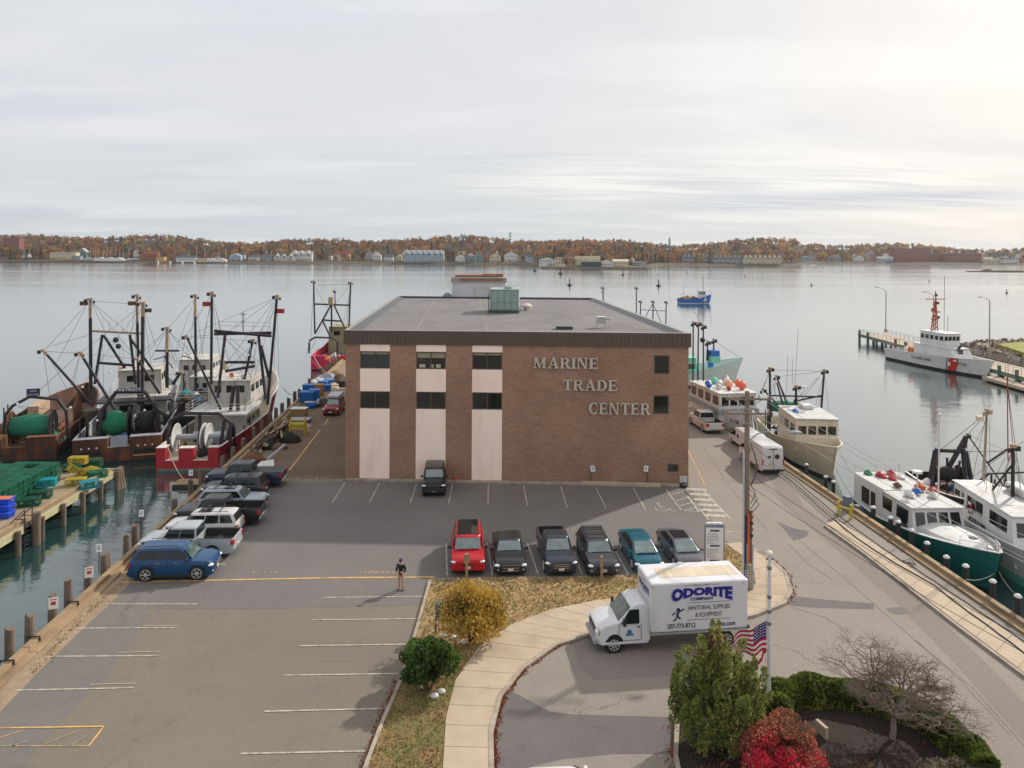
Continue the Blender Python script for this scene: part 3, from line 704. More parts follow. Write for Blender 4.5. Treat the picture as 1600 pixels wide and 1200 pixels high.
mb=MB();mb.path([(0,0,0),(0,0,.85),(-.04,0,.96),(-.14,0,.98),(-.2,0,.88)],.06,8);mb.build('pipe',MATS['white_metal'],pp)
c0=G(882,515,RZ);hc=T('roof_hatch','low dark hatch at the front edge of the roof','hatch',c0,BR)
mb=MB();mb.box(0,.35,.12,1.5,.8,.24);mb.build('kerb',M_hv2,hc);mb=MB();mb.box(-.05,.35,.27,1.6,.9,.05);mb.build('lid',M_roof,hc)
# the shed further down the pier
sh=T('metal_shed','white ribbed metal shed further down the pier behind the brick building','shed',GY(706,463,158).to_2d().to_3d(),0)
k_=158/FPX
M_rib=mat('ribbed_metal',srgb(196,200,206),.5,var=.05,scale=.5)
wS=84*k_;hS=GY(706,441,158).z
mb=MB();mb.box(wS/2,7,hS/2,wS,14,hS)
for i in range(40):mb.box(.15+i*wS/40,-.03,hS/2,.06,.06,hS)
mb.build('wall',M_rib,sh)
mb=MB();mb.box(wS/2,7,hS+.5,wS+.4,14.4,1.1);rf=mb.build('roof',mat('shed_fascia',srgb(152,146,138),.6),sh)
mb=MB();mb.box(wS/2-.5,6,hS+1.25,wS*.82,9,.5);mb.box(wS*.75,6,hS+1.3,wS*.4,5,.8);mb.box(wS*.55,-.3,hS+.6,wS*.8,.1,.4);mb.build('roof_deck',mat('rusty_roof',srgb(132,96,78),.8,var=.25),rf)
mb=MB();mb.box(wS*.55,-.08,hS-2.6,3.4,.08,3.2);mb.build('loading_door',mat('door_grey',srgb(176,180,184),.5),sh)
for a,h_ in((.85,6),(.6,4.5)):mb=MB();mb.path([(wS*a,1,hS+1),(wS*a,1,hS+h_)],.055,4);mb.build('antenna',M_hv2,sh)
mb=MB();mb.lathe([(1.1,0),(1.1,9.2),(.9,9.9),(.4,10.3),(.01,10.4)],n=16)
tk=mb.build('storage_tank',mat('tank_grey',srgb(98,108,118),.5),smooth=40,loc=GY(699,470,156).to_2d().to_3d());tag(tk,'grey upright tank beside the white shed','tank')
# == VEHICLES
M_tyre=mat('tyre',(.018,.018,.02),.85,var=.2)
M_rim=mat('rim',(.62,.62,.63),.35,metal=.3,var=.1)
M_rimd=mat('rim_dark',(.06,.06,.065),.4,metal=.5)
M_black=mat('black_plastic',(.02,.02,.022),.6,var=.15)
M_wglass=mat('car_glass',(.012,.018,.020),.04,var=.4,scale=1.2,spec=.6)
M_wglass.node_tree.nodes['Principled BSDF'].inputs['IOR'].default_value=1.45
M_shield=mat('windscreen_glass',(.07,.12,.12),.05,var=.6,scale=1.6,spec=1.)
M_shield.node_tree.nodes['Principled BSDF'].inputs['IOR'].default_value=1.8
M_head=mat('headlight_glass',(.72,.74,.76),.15,var=.15,scale=9)
M_tail=mat('tail_glass',(.42,.015,.02),.2,var=.2,scale=5)
M_plate=mat('number_plate',(.66,.66,.64),.5)
M_chrome=mat('chrome',(.6,.6,.62),.18,metal=.9,var=.05)
M_under=mat('underbody',(.012,.012,.012),.9)
M_seat=mat('dashboard',(.08,.075,.07),.8)
def paint(name,rgb,rough=.28,metal=.0):return mat(name,srgb(*rgb),rough,metal=metal,var=.05,scale=.6,coat=.3,spec=.35)
def wheel(root,x,y,r,w,side,rimmat,spokes=6):
 mb=MB();mb.lathe([(r*.6,-w/2),(r*.93,-w/2),(r,-w/2+.035),(r,w/2-.035),(r*.93,w/2),(r*.6,w/2),(r*.58,w/2-.04)],n=22,M=Matrix.Rotation(rad(-90*side),4,'X'))
 ty=mb.build('wheel',M_tyre,root,smooth=50,loc=(x,y,r))
 mb=MB();Q=Matrix.Rotation(rad(-90*side),4,'X')
 z=w/2-.05
 mb.lathe([(r*.64,z-.02),(r*.70,z+.055),(r*.64,z+.06),(r*.58,z)],n=22,M=Q)
 for k in range(spokes):
  a=2*math.pi*k/spokes;p=Q@Vector((.04*math.cos(a),.04*math.sin(a),z+.03));q=Q@Vector((r*.64*math.cos(a),r*.64*math.sin(a),z+.04));mb.bar(p,q,.10,.03)
 mb.lathe([(.001,z+.045),(.08,z+.045),(.09,z-.01)],n=10,M=Q)
 mb.build('rim',rimmat,ty,smooth=40)
 mb=MB();mb.lathe([(.001,z-.03),(r*.6,z-.03),(r*.6,z-.05)],n=16,M=Q);mb.build('brake_disc',M_black,ty)
def interp(t,P):
 for(a,b),(c,d)in zip(P,P[1:]):
  if t<=c:return b+(d-b)*(t-a)/(c-a)if c>a else d
 return P[-1][1]
def car(label,cat,name,col,loc,rz,L=4.8,Wd=1.9,H=1.75,belt=1.05,hood=1.0,cowl=.27,wtop=.40,rtop=.90,rbase=.975,rear_h=1.05,wr=.37,fw=.80,rw=.2,clear=.24,
  roof=None,rails=False,rimm=None,panes=2,pickup=False,bed_cover=False,nose=.72,tumble=.17,clad=False,grille='bar',sunroof=False,boxy=0.,group=None,tail_drop=0.,chrome=False,crossbars=False,spokes=6,hoodcol=None,plate=True):
 """x forward, origin at the ground below the middle; fractions run from the nose (0) to the tail (1)"""
 rt=T(name,label,cat,loc,rz,group);rimm=rimm or M_rim
 X=lambda f:L/2-f*L
 hw=Wd/2;pc=paint('paint_%d_%d_%d'%col,col)
    # --- lower body
 tops=[(0,nose*.80),(.012,nose*.93),(.05,nose+(hood-nose)*.45),(.12,hood-(hood-nose)*.28),(cowl,hood),(cowl+.04,belt)]+([(wtop,belt),(rtop,belt),(rtop+.01,belt),(1-.012,rear_h),(1,rear_h-.04)]if pickup else[(wtop,belt),(rtop,belt),(rbase,rear_h),(1-.008,rear_h-.06-tail_drop),(1,rear_h-.2-tail_drop)])
 plan=[(0,.74+boxy*.15),(.012,.84+boxy*.1),(.05,.94+boxy*.05),(.12,.985),(.3,1.),(.8,1.),(.93,.985),(.985,.93+boxy*.04),(1,.86+boxy*.1)]
 def arch(f):
  z=clear
  for wx in(1-fw,1-rw):
   d=abs((f-wx)*L);ra=wr+.075
   if d<ra:z=max(z,math.sqrt(ra*ra-d*d)+wr*.94)
  return z
 fs=sorted({0,.012,.05,.12,cowl,cowl+.04,wtop,(wtop+rtop)/2,rtop,rtop+.01,.93,.985,.992,1,rbase}|{round(w+s/L,4)for w in(1-fw,1-rw)for s in(-wr-.076,-wr-.06,-wr*.85,-wr*.55,-wr*.2,wr*.2,wr*.55,wr*.85,wr+.06,wr+.076)})
 fs=[f for f in fs if 0<=f<=1]
 rings=[]
 for f in fs:
  w=hw*interp(f,plan);zt=interp(f,tops);x=X(f);zb=arch(f);lift=.12 if f<.01 or f>.99 else .04 if f<.03 or f>.97 else 0
  zb=max(zb,clear+lift);zs=max(zt-.09,zb+.05);zm=max(zb+.02,min(zs-.03,.62));cr=.035 if f<cowl else 0.012
  bed=pickup and not bed_cover and rtop+.005<f<.988
  half=[(w*.9,zb),(w*.985,zb+.01),(w,zm),(w*.975,zs)]+([(w*.95,zt),(w*.84,zt),(w*.83,zt-.45),(w*.2,zt-.46)]if bed else[(w*.93,zt-.015),(w*.84,zt-.005),(w*.6,zt+cr*.8),(w*.2,zt+cr)])
  rings.append([(x,-y,z)for y,z in half]+[(x,y,z)for y,z in reversed(half)])
 mb=MB()
 if pickup:
        # cut the tray out of the tail: body shell split at the cab's back
  pass
 mb.loft(rings,0)
 if pickup and not bed_cover:
  for i,f_ in enumerate(mb.f):
   q=[mb.v[k]for k in f_]
   if len(q)==4 and all(abs(p[1])<hw*.87 and p[0]<X(rtop)for p in q)and min(p[2]for p in q)<belt-.2 and max(p[2]for p in q)>.5 and sum(p[2]for p in q)/4>clear+.3:mb.mi[i]=1
 body=mb.build('body',[pc,mat('bed_liner',(.022,.022,.024),.8)],rt,smooth=32)
 mb=MB();mb.box(0,0,clear+.09,L*.93,Wd*.80,.2);
 mb.build('underbody',M_under,rt)
 for wx in(1-fw,1-rw):
  mb=MB();mb.tube((X(wx),-hw*.965,wr+.02),(X(wx),hw*.965,wr+.02),wr+.06,n=20);mb.build('wheel_housing',M_under,rt,smooth=40)
    # --- greenhouse
 tb=belt-.02;y0=hw*.9;y1=hw*(.9-tumble)
 ends=lambda t:(X(cowl+.01)+(X(wtop)-X(cowl+.01))*t,X(rbase if not pickup else rtop+.008)+(X(rtop)-X(rbase if not pickup else rtop+.008))*t)
 def P(u,t,s,off=0.):
  xf,xr=ends(t);y=(y0+(y1-y0)*t)+off;return Vector((xf+(xr-xf)*u,s*y,tb+(H-.05-tb)*t))
 rings=[]
 for t,yy in((0,1.),(.5,1.),(.86,.985),(.96,.95),(1.0,.86),(1.035,.55)):
  tt=min(t,1.);xf,xr=ends(tt);y=(y0+(y1-y0)*tt)*yy;z=tb+(H-.05-tb)*t;e=(0,0,.02,.05,.12,.35)[(0,.5,.86,.96,1.0,1.035).index(t)]
  xf-=e;xr+=e;m_=(xf-xr)*.06
  rings.append([(xf,-y*.55,z),(xf-m_,-y*.93,z),(xf-m_*2,-y,z),(xr+m_,-y,z),(xr,-y*.9,z),(xr,y*.9,z),(xr+m_,y,z),(xf-m_*2,y,z),(xf-m_,y*.93,z),(xf,y*.55,z)])
 mb=MB();mb.loft(rings,0);cab=mb.build('cabin',pc,rt,smooth=38)
 if roof:
  mb=MB();xf,xr=ends(1.);mb.box((xf+xr)/2-.02,0,H-.015,abs(xf-xr)*.84,y1*1.55,.02);mb.build('roof',roof,rt,bevel=.01)
    # panes
 def pane(pts,nm='side_window'):
  c=sum(pts,Vector())/4;nn=(pts[1]-pts[0]).cross(pts[3]-pts[0]).normalized()
  if nn.dot(c-Vector((0,0,c.z*.6)))<0:nn=-nn
  mb=MB();mb.add([p+nn*.012 for p in pts]+[p-nn*.02 for p in pts],[(0,1,2,3),(7,6,5,4),(0,4,5,1),(1,5,6,2),(2,6,7,3),(3,7,4,0)])
  mb.build(nm,M_wglass,rt)
 for s in(1,-1):
  u0,u1=.035,.965
  cuts=[u0+(u1-u0)*k for k in({2:(0,.47,1),3:(0,.37,.70,1),1:(0,1)}[panes])]
  for k in range(panes):
   a,b=cuts[k]+.012,cuts[k+1]-.012
   pane([P(a,.10,s,.005),P(b,.10,s,.005),P(b if k<panes-1 or pickup else b-.03,.86,s,.005),P(a+(.015 if k==0 else 0),.86,s,.005)])
 for nm,xi,a,b in(('windscreen',0,.04,.88),('rear_window',1,.16 if not pickup else .12,.84)):
  pts=[]
  for t,sg in((a,-1),(a,1),(b,1),(b,-1)):
   x=ends(t)[xi];y=(y0+(y1-y0)*t)*.86;pts.append(Vector((x,sg*y,tb+(H-.05-tb)*t)))
  c=sum(pts,Vector())/4;nn=(pts[1]-pts[0]).cross(pts[3]-pts[0]).normalized()
  if nn.x*(1 if xi==0 else-1)<0:nn=-nn
  mb=MB();mb.add([p+nn*.014 for p in pts]+[p-nn*.02 for p in pts],[(0,1,2,3),(7,6,5,4),(0,4,5,1),(1,5,6,2),(2,6,7,3),(3,7,4,0)])
  w_=mb.build(nm,M_shield if xi==0 else M_wglass,rt)
  if xi==0:
   mb=MB();q0=pts[0].lerp(pts[1],.15)+nn*.03;q1=pts[0].lerp(pts[1],.5)+nn*.03;mb.bar(q0,q1,.02,.02);q2=pts[0].lerp(pts[1],.88)+nn*.03;mb.bar(q1+Vector((0,.05,0)),q2,.02,.02);mb.build('wiper',M_black,w_)
    # wheels
 for wx in(1-fw,1-rw):
  for s in(1,-1):wheel(rt,X(wx),s*(hw-.13),wr,.25,s,rimm,spokes)
 if clad:
  for s in(1,-1):
   mb=MB();mb.box(0,s*(hw-.005),clear+.1,L*.48,.03,.16);mb.build('sill_cladding',M_black,rt)
    # nose
 w0=hw*(.8+boxy*.1)
 for s in(1,-1):
  mb=MB();mb.add([(X(.006),s*w0*.62,nose*.86),(X(.004),s*w0*.62,nose*.74),(X(.018),s*w0*1.06,nose*.76),(X(.085),s*hw*.985,nose*.87),(X(.075),s*hw*.96,nose*.98),(X(.02),s*w0*.98,nose*.93)],[(0,1,2,3,4,5)])
  vs=mb.v[:];mb=MB();mb.add([(x+.02,y*1.012,z)for x,y,z in vs]+[(x-.06,y*.97,z)for x,y,z in vs],[tuple(range(6)),tuple(range(11,5,-1))]+[(i,6+i,6+(i+1)%6,(i+1)%6)for i in range(6)])
  mb.build('headlight_housing',M_black,rt)
  mb=MB();mb.ball((X(.033),s*hw*.80,nose*.865),1.,12,8,sc=(.17,.20,.085));mb.build('headlight',M_head,rt,smooth=60)
  mb=MB();mb.ball((X(.012),s*hw*.74,clear+.25),1.,8,6,sc=(.06,.10,.05));mb.build('fog_light',M_head,rt,smooth=60)
  mb=MB();mb.box(X(1)+.015,s*hw*.8,rear_h*.8-tail_drop,.06,hw*(.22 if pickup else .34),.34 if pickup else .2);mb.box(X(.985),s*hw*.93,rear_h*.8-tail_drop,.16,.05,.3 if pickup else .18);mb.build('tail_light',M_tail,rt,bevel=.015)
  mb=MB();mb.box(X(cowl+.06),s*(hw+.09),belt+.05,.14,.2,.15);mb.box(X(cowl+.06),s*(hw-.02),belt+.0,.05,.12,.04);mb.build('mirror',pc if not clad else M_black,rt,bevel=.03)
  for f in((cowl+.19,cowl+.40)if panes>1 else(cowl+.2,)):
   mb=MB();mb.box(X(f+.10),s*(hw*.992),(belt+clear)/2+.06,.012,.02,belt-clear-.3);mb.build('door_seam',M_black,rt)
   mb=MB();mb.box(X(f),s*(hw*.982),belt-.14,.2,.04,.03);mb.build('door_handle',M_chrome if chrome else pc,rt)
 gz={'bar':(.12,.58),'tall':(.36,.66),'wide':(.22,.62),'none':(.06,.4)}[grille]
 mb=MB();mb.box(X(.004)+.012,0,nose*.72,.06,w0*2*gz[1],gz[0]*1.3);gr=mb.build('grille',M_black,rt,bevel=.02)
 mb=MB()
 for k in range(3):mb.box(X(.004)+.048,0,nose*.72+(k-1)*gz[0]*.45,.02,w0*2*gz[1]*.96,.035)
 mb.build('grille_bars',M_chrome if chrome else M_rimd,gr)
 mb=MB();mb.box(X(.01),0,clear+.17,.1,w0*1.9,.13);mb.build('lower_intake',M_black,rt,bevel=.02)
 if plate:
  mb=MB();mb.box(X(0)+.025,0,clear+.27,.02,.32,.16);mb.build('number_plate',M_plate,rt)
  mb=MB();mb.box(X(1)-.02,0,.62,.02,.32,.16);mb.build('number_plate',M_plate,rt)
 mb=MB();mb.box(X(1)+.01,0,clear+.2,.16,Wd*.86,.22);mb.build('rear_bumper',M_chrome if(pickup and chrome)else M_black,rt,bevel=.03)
 if pickup:
  f0,f1=rtop+.02,.985;xa,xb=X(f0),X(f1)
  mb=MB();mb.box((xa+xb)/2,0,belt+.012,abs(xa-xb),Wd*.84,.02)
  if bed_cover:mb.build('bed_cover',mat('vinyl_cover',(.03,.031,.034),.55),rt)
  else:
   for s in(1,-1):mb=MB();mb.box((xa+xb)/2,s*hw*.9,belt+.008,abs(xa-xb),.1,.02);mb.build('bed_rail',M_black,rt)
 if rails:
  xf,xr=ends(1.)
  for s in(1,-1):mb=MB();mb.path([(xf-.3,s*y1*.86,H),(xf-.35,s*y1*.86,H+.07),(xr+.35,s*y1*.86,H+.07),(xr+.3,s*y1*.86,H)],.02,5);mb.build('roof_rail',M_black,rt)
 if crossbars:
  xf,xr=ends(1.)
  for k in(.33,.68):mb=MB();x=xf+(xr-xf)*k;mb.box(x,0,H+.09,.07,y1*1.8,.03);mb.build('crossbar',M_black,rt)
 if sunroof:
  xf,xr=ends(1.);mb=MB();mb.box(xf+(xr-xf)*.3,0,H+.001,.85,y1*1.2,.012);mb.build('sunroof',M_wglass,rt)
 return rt
def pos(px,py,dx=0,dy=0):
 p=G(px,py);return Vector((p.x+dx,p.y+dy,0))
FR=AXR+math.pi
def front(px,py,L,rz=FR):p=G(px,py);return Vector((p.x,p.y,0))-Vector((math.cos(rz),math.sin(rz),0))*L/2
mid='cars parked in a row facing the camera'
car('bright red electric pickup with a black glass roof, first in the row facing the camera','pickup truck','parked_car',(176,20,32),front(731,903,5.3),FR,5.1,2.05,1.88,1.18,1.12,.22,.30,.88,.94,1.16,.42,.81,.17,.3,roof=M_wglass,rails=True,nose=1.0,tumble=.12,grille='none',boxy=.9,panes=3,group=mid,clad=True,rimm=M_rimd)
car('black saloon with a shield grille, second in the row facing the camera','car','parked_car',(36,38,40),front(798,902,4.95),FR,4.95,1.93,1.46,.95,.93,.3,.43,.74,.92,.97,.36,.81,.2,.18,nose=.76,tumble=.2,grille='tall',chrome=True,group=mid)
car('dark blue grey pickup with chrome grille bar, third in the row facing the camera','pickup truck','parked_car',(44,50,60),front(876,904,5.4),FR+.02,5.4,1.9,1.79,1.1,1.1,.25,.34,.60,.63,1.1,.39,.81,.2,.28,nose=1.0,tumble=.16,pickup=True,grille='wide',chrome=True,boxy=.5,group=mid)
car('dark grey wagon with black roof rails, behind a wooden post in the front row','car','parked_car',(62,64,70),front(943,905,4.85),FR+.02,4.85,1.88,1.62,1.03,1.0,.27,.39,.9,.985,1.05,.36,.81,.2,.24,nose=.86,rails=True,crossbars=True,roof=M_black,clad=True,grille='wide',panes=3,group=mid,rimm=M_rimd)
car('teal blue hatchback parked between the dark grey wagon and the silver grey hatchback','car','parked_car',(14,86,102),front(1014,898,4.6),FR+.03,4.6,1.8,1.43,.95,.86,.16,.40,.70,.97,1.06,.34,.81,.2,.16,nose=.68,tumble=.2,grille='none',group=mid,tail_drop=.1)
car('silver grey hatchback with dark sides, last in the row beside the white sign board','car','parked_car',(92,92,98),front(1080,896,4.6),FR+.04,4.6,1.8,1.43,.95,.86,.16,.40,.70,.97,1.06,.34,.81,.2,.16,nose=.68,tumble=.2,grille='none',group=mid,tail_drop=.1,roof=M_wglass)
jp=car('black boxy off road car parked nose out against the brick building','car','parked_car',(20,21,23),front(677,778,4.3),FR+.01,4.3,1.82,1.88,1.15,1.12,.33,.38,.95,.975,1.15,.42,.82,.2,.3,nose=1.08,tumble=.06,grille='wide',boxy=1.,panes=3,clad=True,rimm=M_rimd)
mb=MB();mb.box(2.1,0,.62,.22,1.6,.2);mb.build('front_bumper',M_black,jp,bevel=.03)
mb=MB();mb.tube((-2.15,0,1.05),(-2.4,0,1.05),.4,n=18);mb.build('spare_wheel',M_tyre,jp,smooth=40)
side='vehicles parked along the west edge of the pier';SX=AXR-math.pi/2
def sidecar(x,y):return Vector((x,y,0))
car('bright blue sports utility car parked nose to the right, nearest along the water edge','car','parked_car',(0,62,104),sidecar(-19.85,43.70),SX+.02,4.8,1.98,1.86,1.2,1.16,.24,.36,.90,.98,1.18,.42,.815,.215,.24,nose=.98,rails=True,panes=3,grille='wide',chrome=True,group=side,clad=True)
car('silver white pickup with an open bed behind the blue sports utility car','pickup truck','parked_car',(158,164,170),sidecar(-20.30,46.70),SX+math.pi,5.9,2.03,1.95,1.25,1.22,.25,.33,.60,.625,1.25,.42,.82,.22,.32,nose=1.15,pickup=True,grille='tall',chrome=True,boxy=.6,group=side)
car('white boxy sports utility car with black roof bars beside the silver pickup','car','parked_car',(190,188,188),sidecar(-20.65,49.60),SX+math.pi,4.85,1.92,1.75,1.08,1.06,.27,.36,.93,.985,1.08,.37,.81,.2,.24,nose=.95,rails=True,crossbars=True,sunroof=True,panes=3,grille='wide',group=side,boxy=.5)
car('black pickup with an open bed parked fourth from the near end of the water edge','pickup truck','parked_car',(28,30,34),sidecar(-20.50,52.00),SX+math.pi,5.85,2.02,1.93,1.22,1.2,.25,.33,.60,.625,1.22,.41,.82,.22,.3,nose=1.12,pickup=True,grille='tall',chrome=True,boxy=.4,group=side)
car('silver blue wagon with crossbars parked nose to the right between dark vehicles','car','parked_car',(150,160,172),sidecar(-20.65,54.80),SX,4.85,1.85,1.62,1.02,1.0,.27,.39,.91,.985,1.04,.35,.81,.2,.22,nose=.88,rails=True,crossbars=True,sunroof=True,panes=3,grille='wide',group=side)
car('dark charcoal sports utility car behind the silver blue wagon','car','parked_car',(48,50,56),sidecar(-21.55,57.60),SX+math.pi,4.75,1.9,1.72,1.06,1.04,.27,.37,.91,.98,1.06,.37,.81,.2,.24,nose=.94,rails=True,crossbars=True,panes=3,grille='wide',group=side)
car('dark navy pickup with a flat black bed cover, farthest along the water edge','pickup truck','parked_car',(34,44,60),sidecar(-21.65,60.30),SX+math.pi,6.1,2.03,1.98,1.26,1.24,.24,.32,.60,.62,1.26,.42,.82,.22,.33,nose=1.16,pickup=True,bed_cover=True,grille='tall',chrome=True,boxy=.6,group=side)
rs=car('red sports utility car with a pale roof box parked in the alley','car','parked_car',(150,40,46),front(516,651,4.8,FR-.02),FR-.02,4.8,1.9,1.78,1.1,1.08,.27,.36,.92,.98,1.08,.38,.81,.2,.26,nose=.98,rails=True,panes=3,grille='wide',boxy=.5)
mb=MB();mb.box(-.6,0,1.95,2.9,1.45,.3);mb.build('roof_box',mat('roofbox',srgb(176,180,186),.5),rs,bevel=.06)
p=G(1118,679);AV=AXR
wp=car('white pickup with an open bed parked in the lane right of the brick building','pickup truck','parked_car',(205,202,196),Vector((p.x,p.y,0))+Vector((math.cos(AV+.05),math.sin(AV+.05),0))*2.9,AV+.05,5.8,2.03,1.95,1.22,1.2,.25,.33,.58,.605,1.22,.4,.82,.22,.32,nose=1.12,pickup=True,chrome=True,boxy=.6)
# ---- vans
def van(label,loc,rz,group):
 rt=T('delivery_van',label,'van',loc,rz,group);wp_=paint('van_white',(205,204,204));L,hw,H=5.6,1.0,2.5
 prof=[(2.8,.45),(2.8,.85),(2.68,1.05),(1.9,1.28),(1.25,2.3),(.9,2.46),(-2.6,2.5),(-2.78,2.35),(-2.8,.5),(-2.75,.35),(2.7,.35)]
 mb=MB()
 rings=[]
 for y,k in((-1.,.94),(-.97,.985),(-.8,1.),(.8,1.),(.97,.985),(1.,.94)):
  rings.append([(x*(k if abs(x)>2 else 1),y*hw*(1-.10*max(0,(z-1.1)/1.4)),.35+(z-.35)*k)for x,z in prof])
 mb.loft(rings,0);mb.build('body',wp_,rt,smooth=30,bevel=.03)
 for s in(1,-1):
  mb=MB();y=s*hw*.985
  mb.add([(1.75,y,1.35),(.75,y,1.35),(.75,y*.95,2.05),(1.3,y*.95,2.05)],[(0,1,2,3)]if s<0 else[(3,2,1,0)]);mb.v=[(a,b*1.012,c)for a,b,c in mb.v];mb.build('side_window',M_wglass,rt)
  for x in(1.85,-1.75):wheel(rt,x,s*.9,.36,.24,s,M_rim)
  mb=MB();mb.box(-2.8,s*.92,1.15,.06,.1,.5);mb.build('tail_light',M_tail,rt)
  mb=MB();mb.box(1.5,s*1.12,1.5,.12,.22,.3);mb.build('mirror',M_black,rt)
  mb=MB();mb.tube((.1,s*1.0,1.5),(.1,s*1.008,1.5),.26,n=16);mb.build('round_badge',mat('badge_dark',srgb(70,40,42),.6),rt)
  mb=MB();mb.box(0,s*1.0,.45,3.,.03,.12);mb.build('sill',M_black,rt)
 mb=MB();mb.add([(1.93,-.8,1.33),(1.93,.8,1.33),(1.33,.72,2.2),(1.33,-.72,2.2)],[(0,1,2,3)]);mb.v=[(a+.04,b,c)for a,b,c in mb.v];mb.build('windscreen',M_wglass,rt)
 mb=MB();mb.box(-2.825,0,1.3,.02,.025,1.9);mb.box(-2.825,0,2.28,.05,.7,.07);dr=mb.build('rear_door',M_black,rt)
 mb=MB();mb.tube((-2.82,-.35,1.62),(-2.83,-.35,1.62),.22,n=16);mb.build('round_badge',MATS['badge_dark'],dr)
 mb=MB();mb.box(-2.83,.35,1.6,.01,.26,.16);mb.build('number_mark',M_black,dr);mb=MB();mb.box(-2.83,.3,.95,.01,.18,.2);mb.build('sticker',M_yellow,dr)
 mb=MB();mb.box(-2.83,-.35,.68,.02,.34,.16);mb.build('number_plate',M_plate,rt)
 mb=MB();mb.box(-2.85,0,.45,.16,1.9,.16);mb.build('rear_bumper',M_black,rt,bevel=.03)
 return rt
p=G(1208,743);d=Vector((math.cos(AV),math.sin(AV),0))
van('white panel van with round badges on its back doors beside the pier kerb',Vector((p.x,p.y,0))+d*2.8,AV,'white vans on the east lane')
p=G(1185,712)
van('white van parked ahead of the badged van, mostly hidden behind it',Vector((p.x,p.y,0))+d*2.9,AV,'white vans on the east lane').scale=(.95,.9,.74)
# white car at the bottom edge of the picture
car('white car with only its roof showing at the bottom edge of the picture','car','parked_car',(200,200,198),(2.0,24.9,0),rad(4),4.5,1.85,1.5,.98,.94,.27,.41,.8,.95,.98,.34)
# ---- box truck
TKD=rad(187.5);tk=T('box_truck','white box truck with blue company lettering parked beside the curved sidewalk','truck',(0,0,0),TKD)
Pn=G(1169,981,.95);Pl=G(1017,990,.95)
TKD=math.atan2(Pl.y-Pn.y,Pl.x-Pn.x);tk.rotation_euler.z=TKD
BLn=(Pl.xy-Pn.xy).length;BWd=2.3
# local: x forward, the near side is +y (left of travel when heading -X is the camera side)
tk.location=(Pn.x,Pn.y,0)
tk.location=Vector(tk.location)+Matrix.Rotation(TKD,3,'Z')@Vector((0,-BWd/2,0))
M_tw=mat('truck_white',srgb(212,212,214),.35,var=.03,scale=.8,coat=.4,dirt=srgb(190,188,184),dscale=.7,dirtamt=.5)
ZT=3.32
mb=MB();mb.box(BLn/2,0,(.95+ZT)/2,BLn,BWd,ZT-.95);bx=mb.build('cargo_box',M_tw,tk,bevel=.09)
mb=MB();mb.box(BLn*.46,0,ZT+.003,BLn*.82,BWd*.46,.012);mb.build('roof_skylight',mat('translucent_roof',srgb(206,190,164),.5,var=.14,scale=1.4,stretch=(1.6,.2,1)),bx)
mb=MB();mb.box(BLn/2,0,.90,BLn*.99,BWd+.03,.08);mb.build('lower_rail',mat('alu',srgb(180,182,186),.35,metal=.6),bx)
mb=MB();mb.box(-.02,0,1.0,.1,BWd,.14);mb.box(-.1,.6,.78,.06,.06,.5);mb.box(-.1,-.6,.78,.06,.06,.5);mb.box(-.12,0,.52,.12,1.9,.08);mb.build('rear_step',M_black,tk)
mb=MB()
for y in(.42,-.42):mb.box(BLn*.55+.8,y,.72,BLn+2.4,.1,.2)
mb.build('chassis',M_under,tk)
for s in(1,-1):
 for x in(.28,BLn-.05):
  mb=MB();mb.box(x,s*(BWd/2+.008),ZT-.14,.05,.01,.05);mb.build('marker_light',M_tail,bx)
cx0=BLn
prof=[(cx0-.02,.62),(cx0-.02,2.12),(cx0+.18,2.26),(cx0+.62,2.24),(cx0+.85,2.12),(cx0+1.52,1.46),(cx0+2.3,1.33),(cx0+2.58,1.18),(cx0+2.62,.6),(cx0+2.56,.42),(cx0+.1,.42)]
rings=[]
for y,k in((-1.,.93),(-.96,.985),(-.78,1.),(.78,1.),(.96,.985),(1.,.93)):
 rings.append([(x if x<cx0+2. else cx0+2.+(x-cx0-2.)*(1 if abs(y)<.9 else .72),y*.98*(1-.13*max(0,(z-1.35)/.9)),.42+(z-.42)*k)for x,z in prof])
mb=MB();mb.loft(rings,0);cabp=mb.build('cab',M_tw,tk,smooth=30,bevel=.03)
pts=[Vector((cx0+1.5,-.82,1.47)),Vector((cx0+1.5,.82,1.47)),Vector((cx0+.92,.74,2.08)),Vector((cx0+.92,-.74,2.08))];nn=Vector((.72,0,.69))
mb=MB();mb.add([p+nn*.035 for p in pts]+[p-nn*.02 for p in pts],[(0,1,2,3),(7,6,5,4),(0,4,5,1),(1,5,6,2),(2,6,7,3),(3,7,4,0)]);mb.build('windscreen',M_shield,cabp)
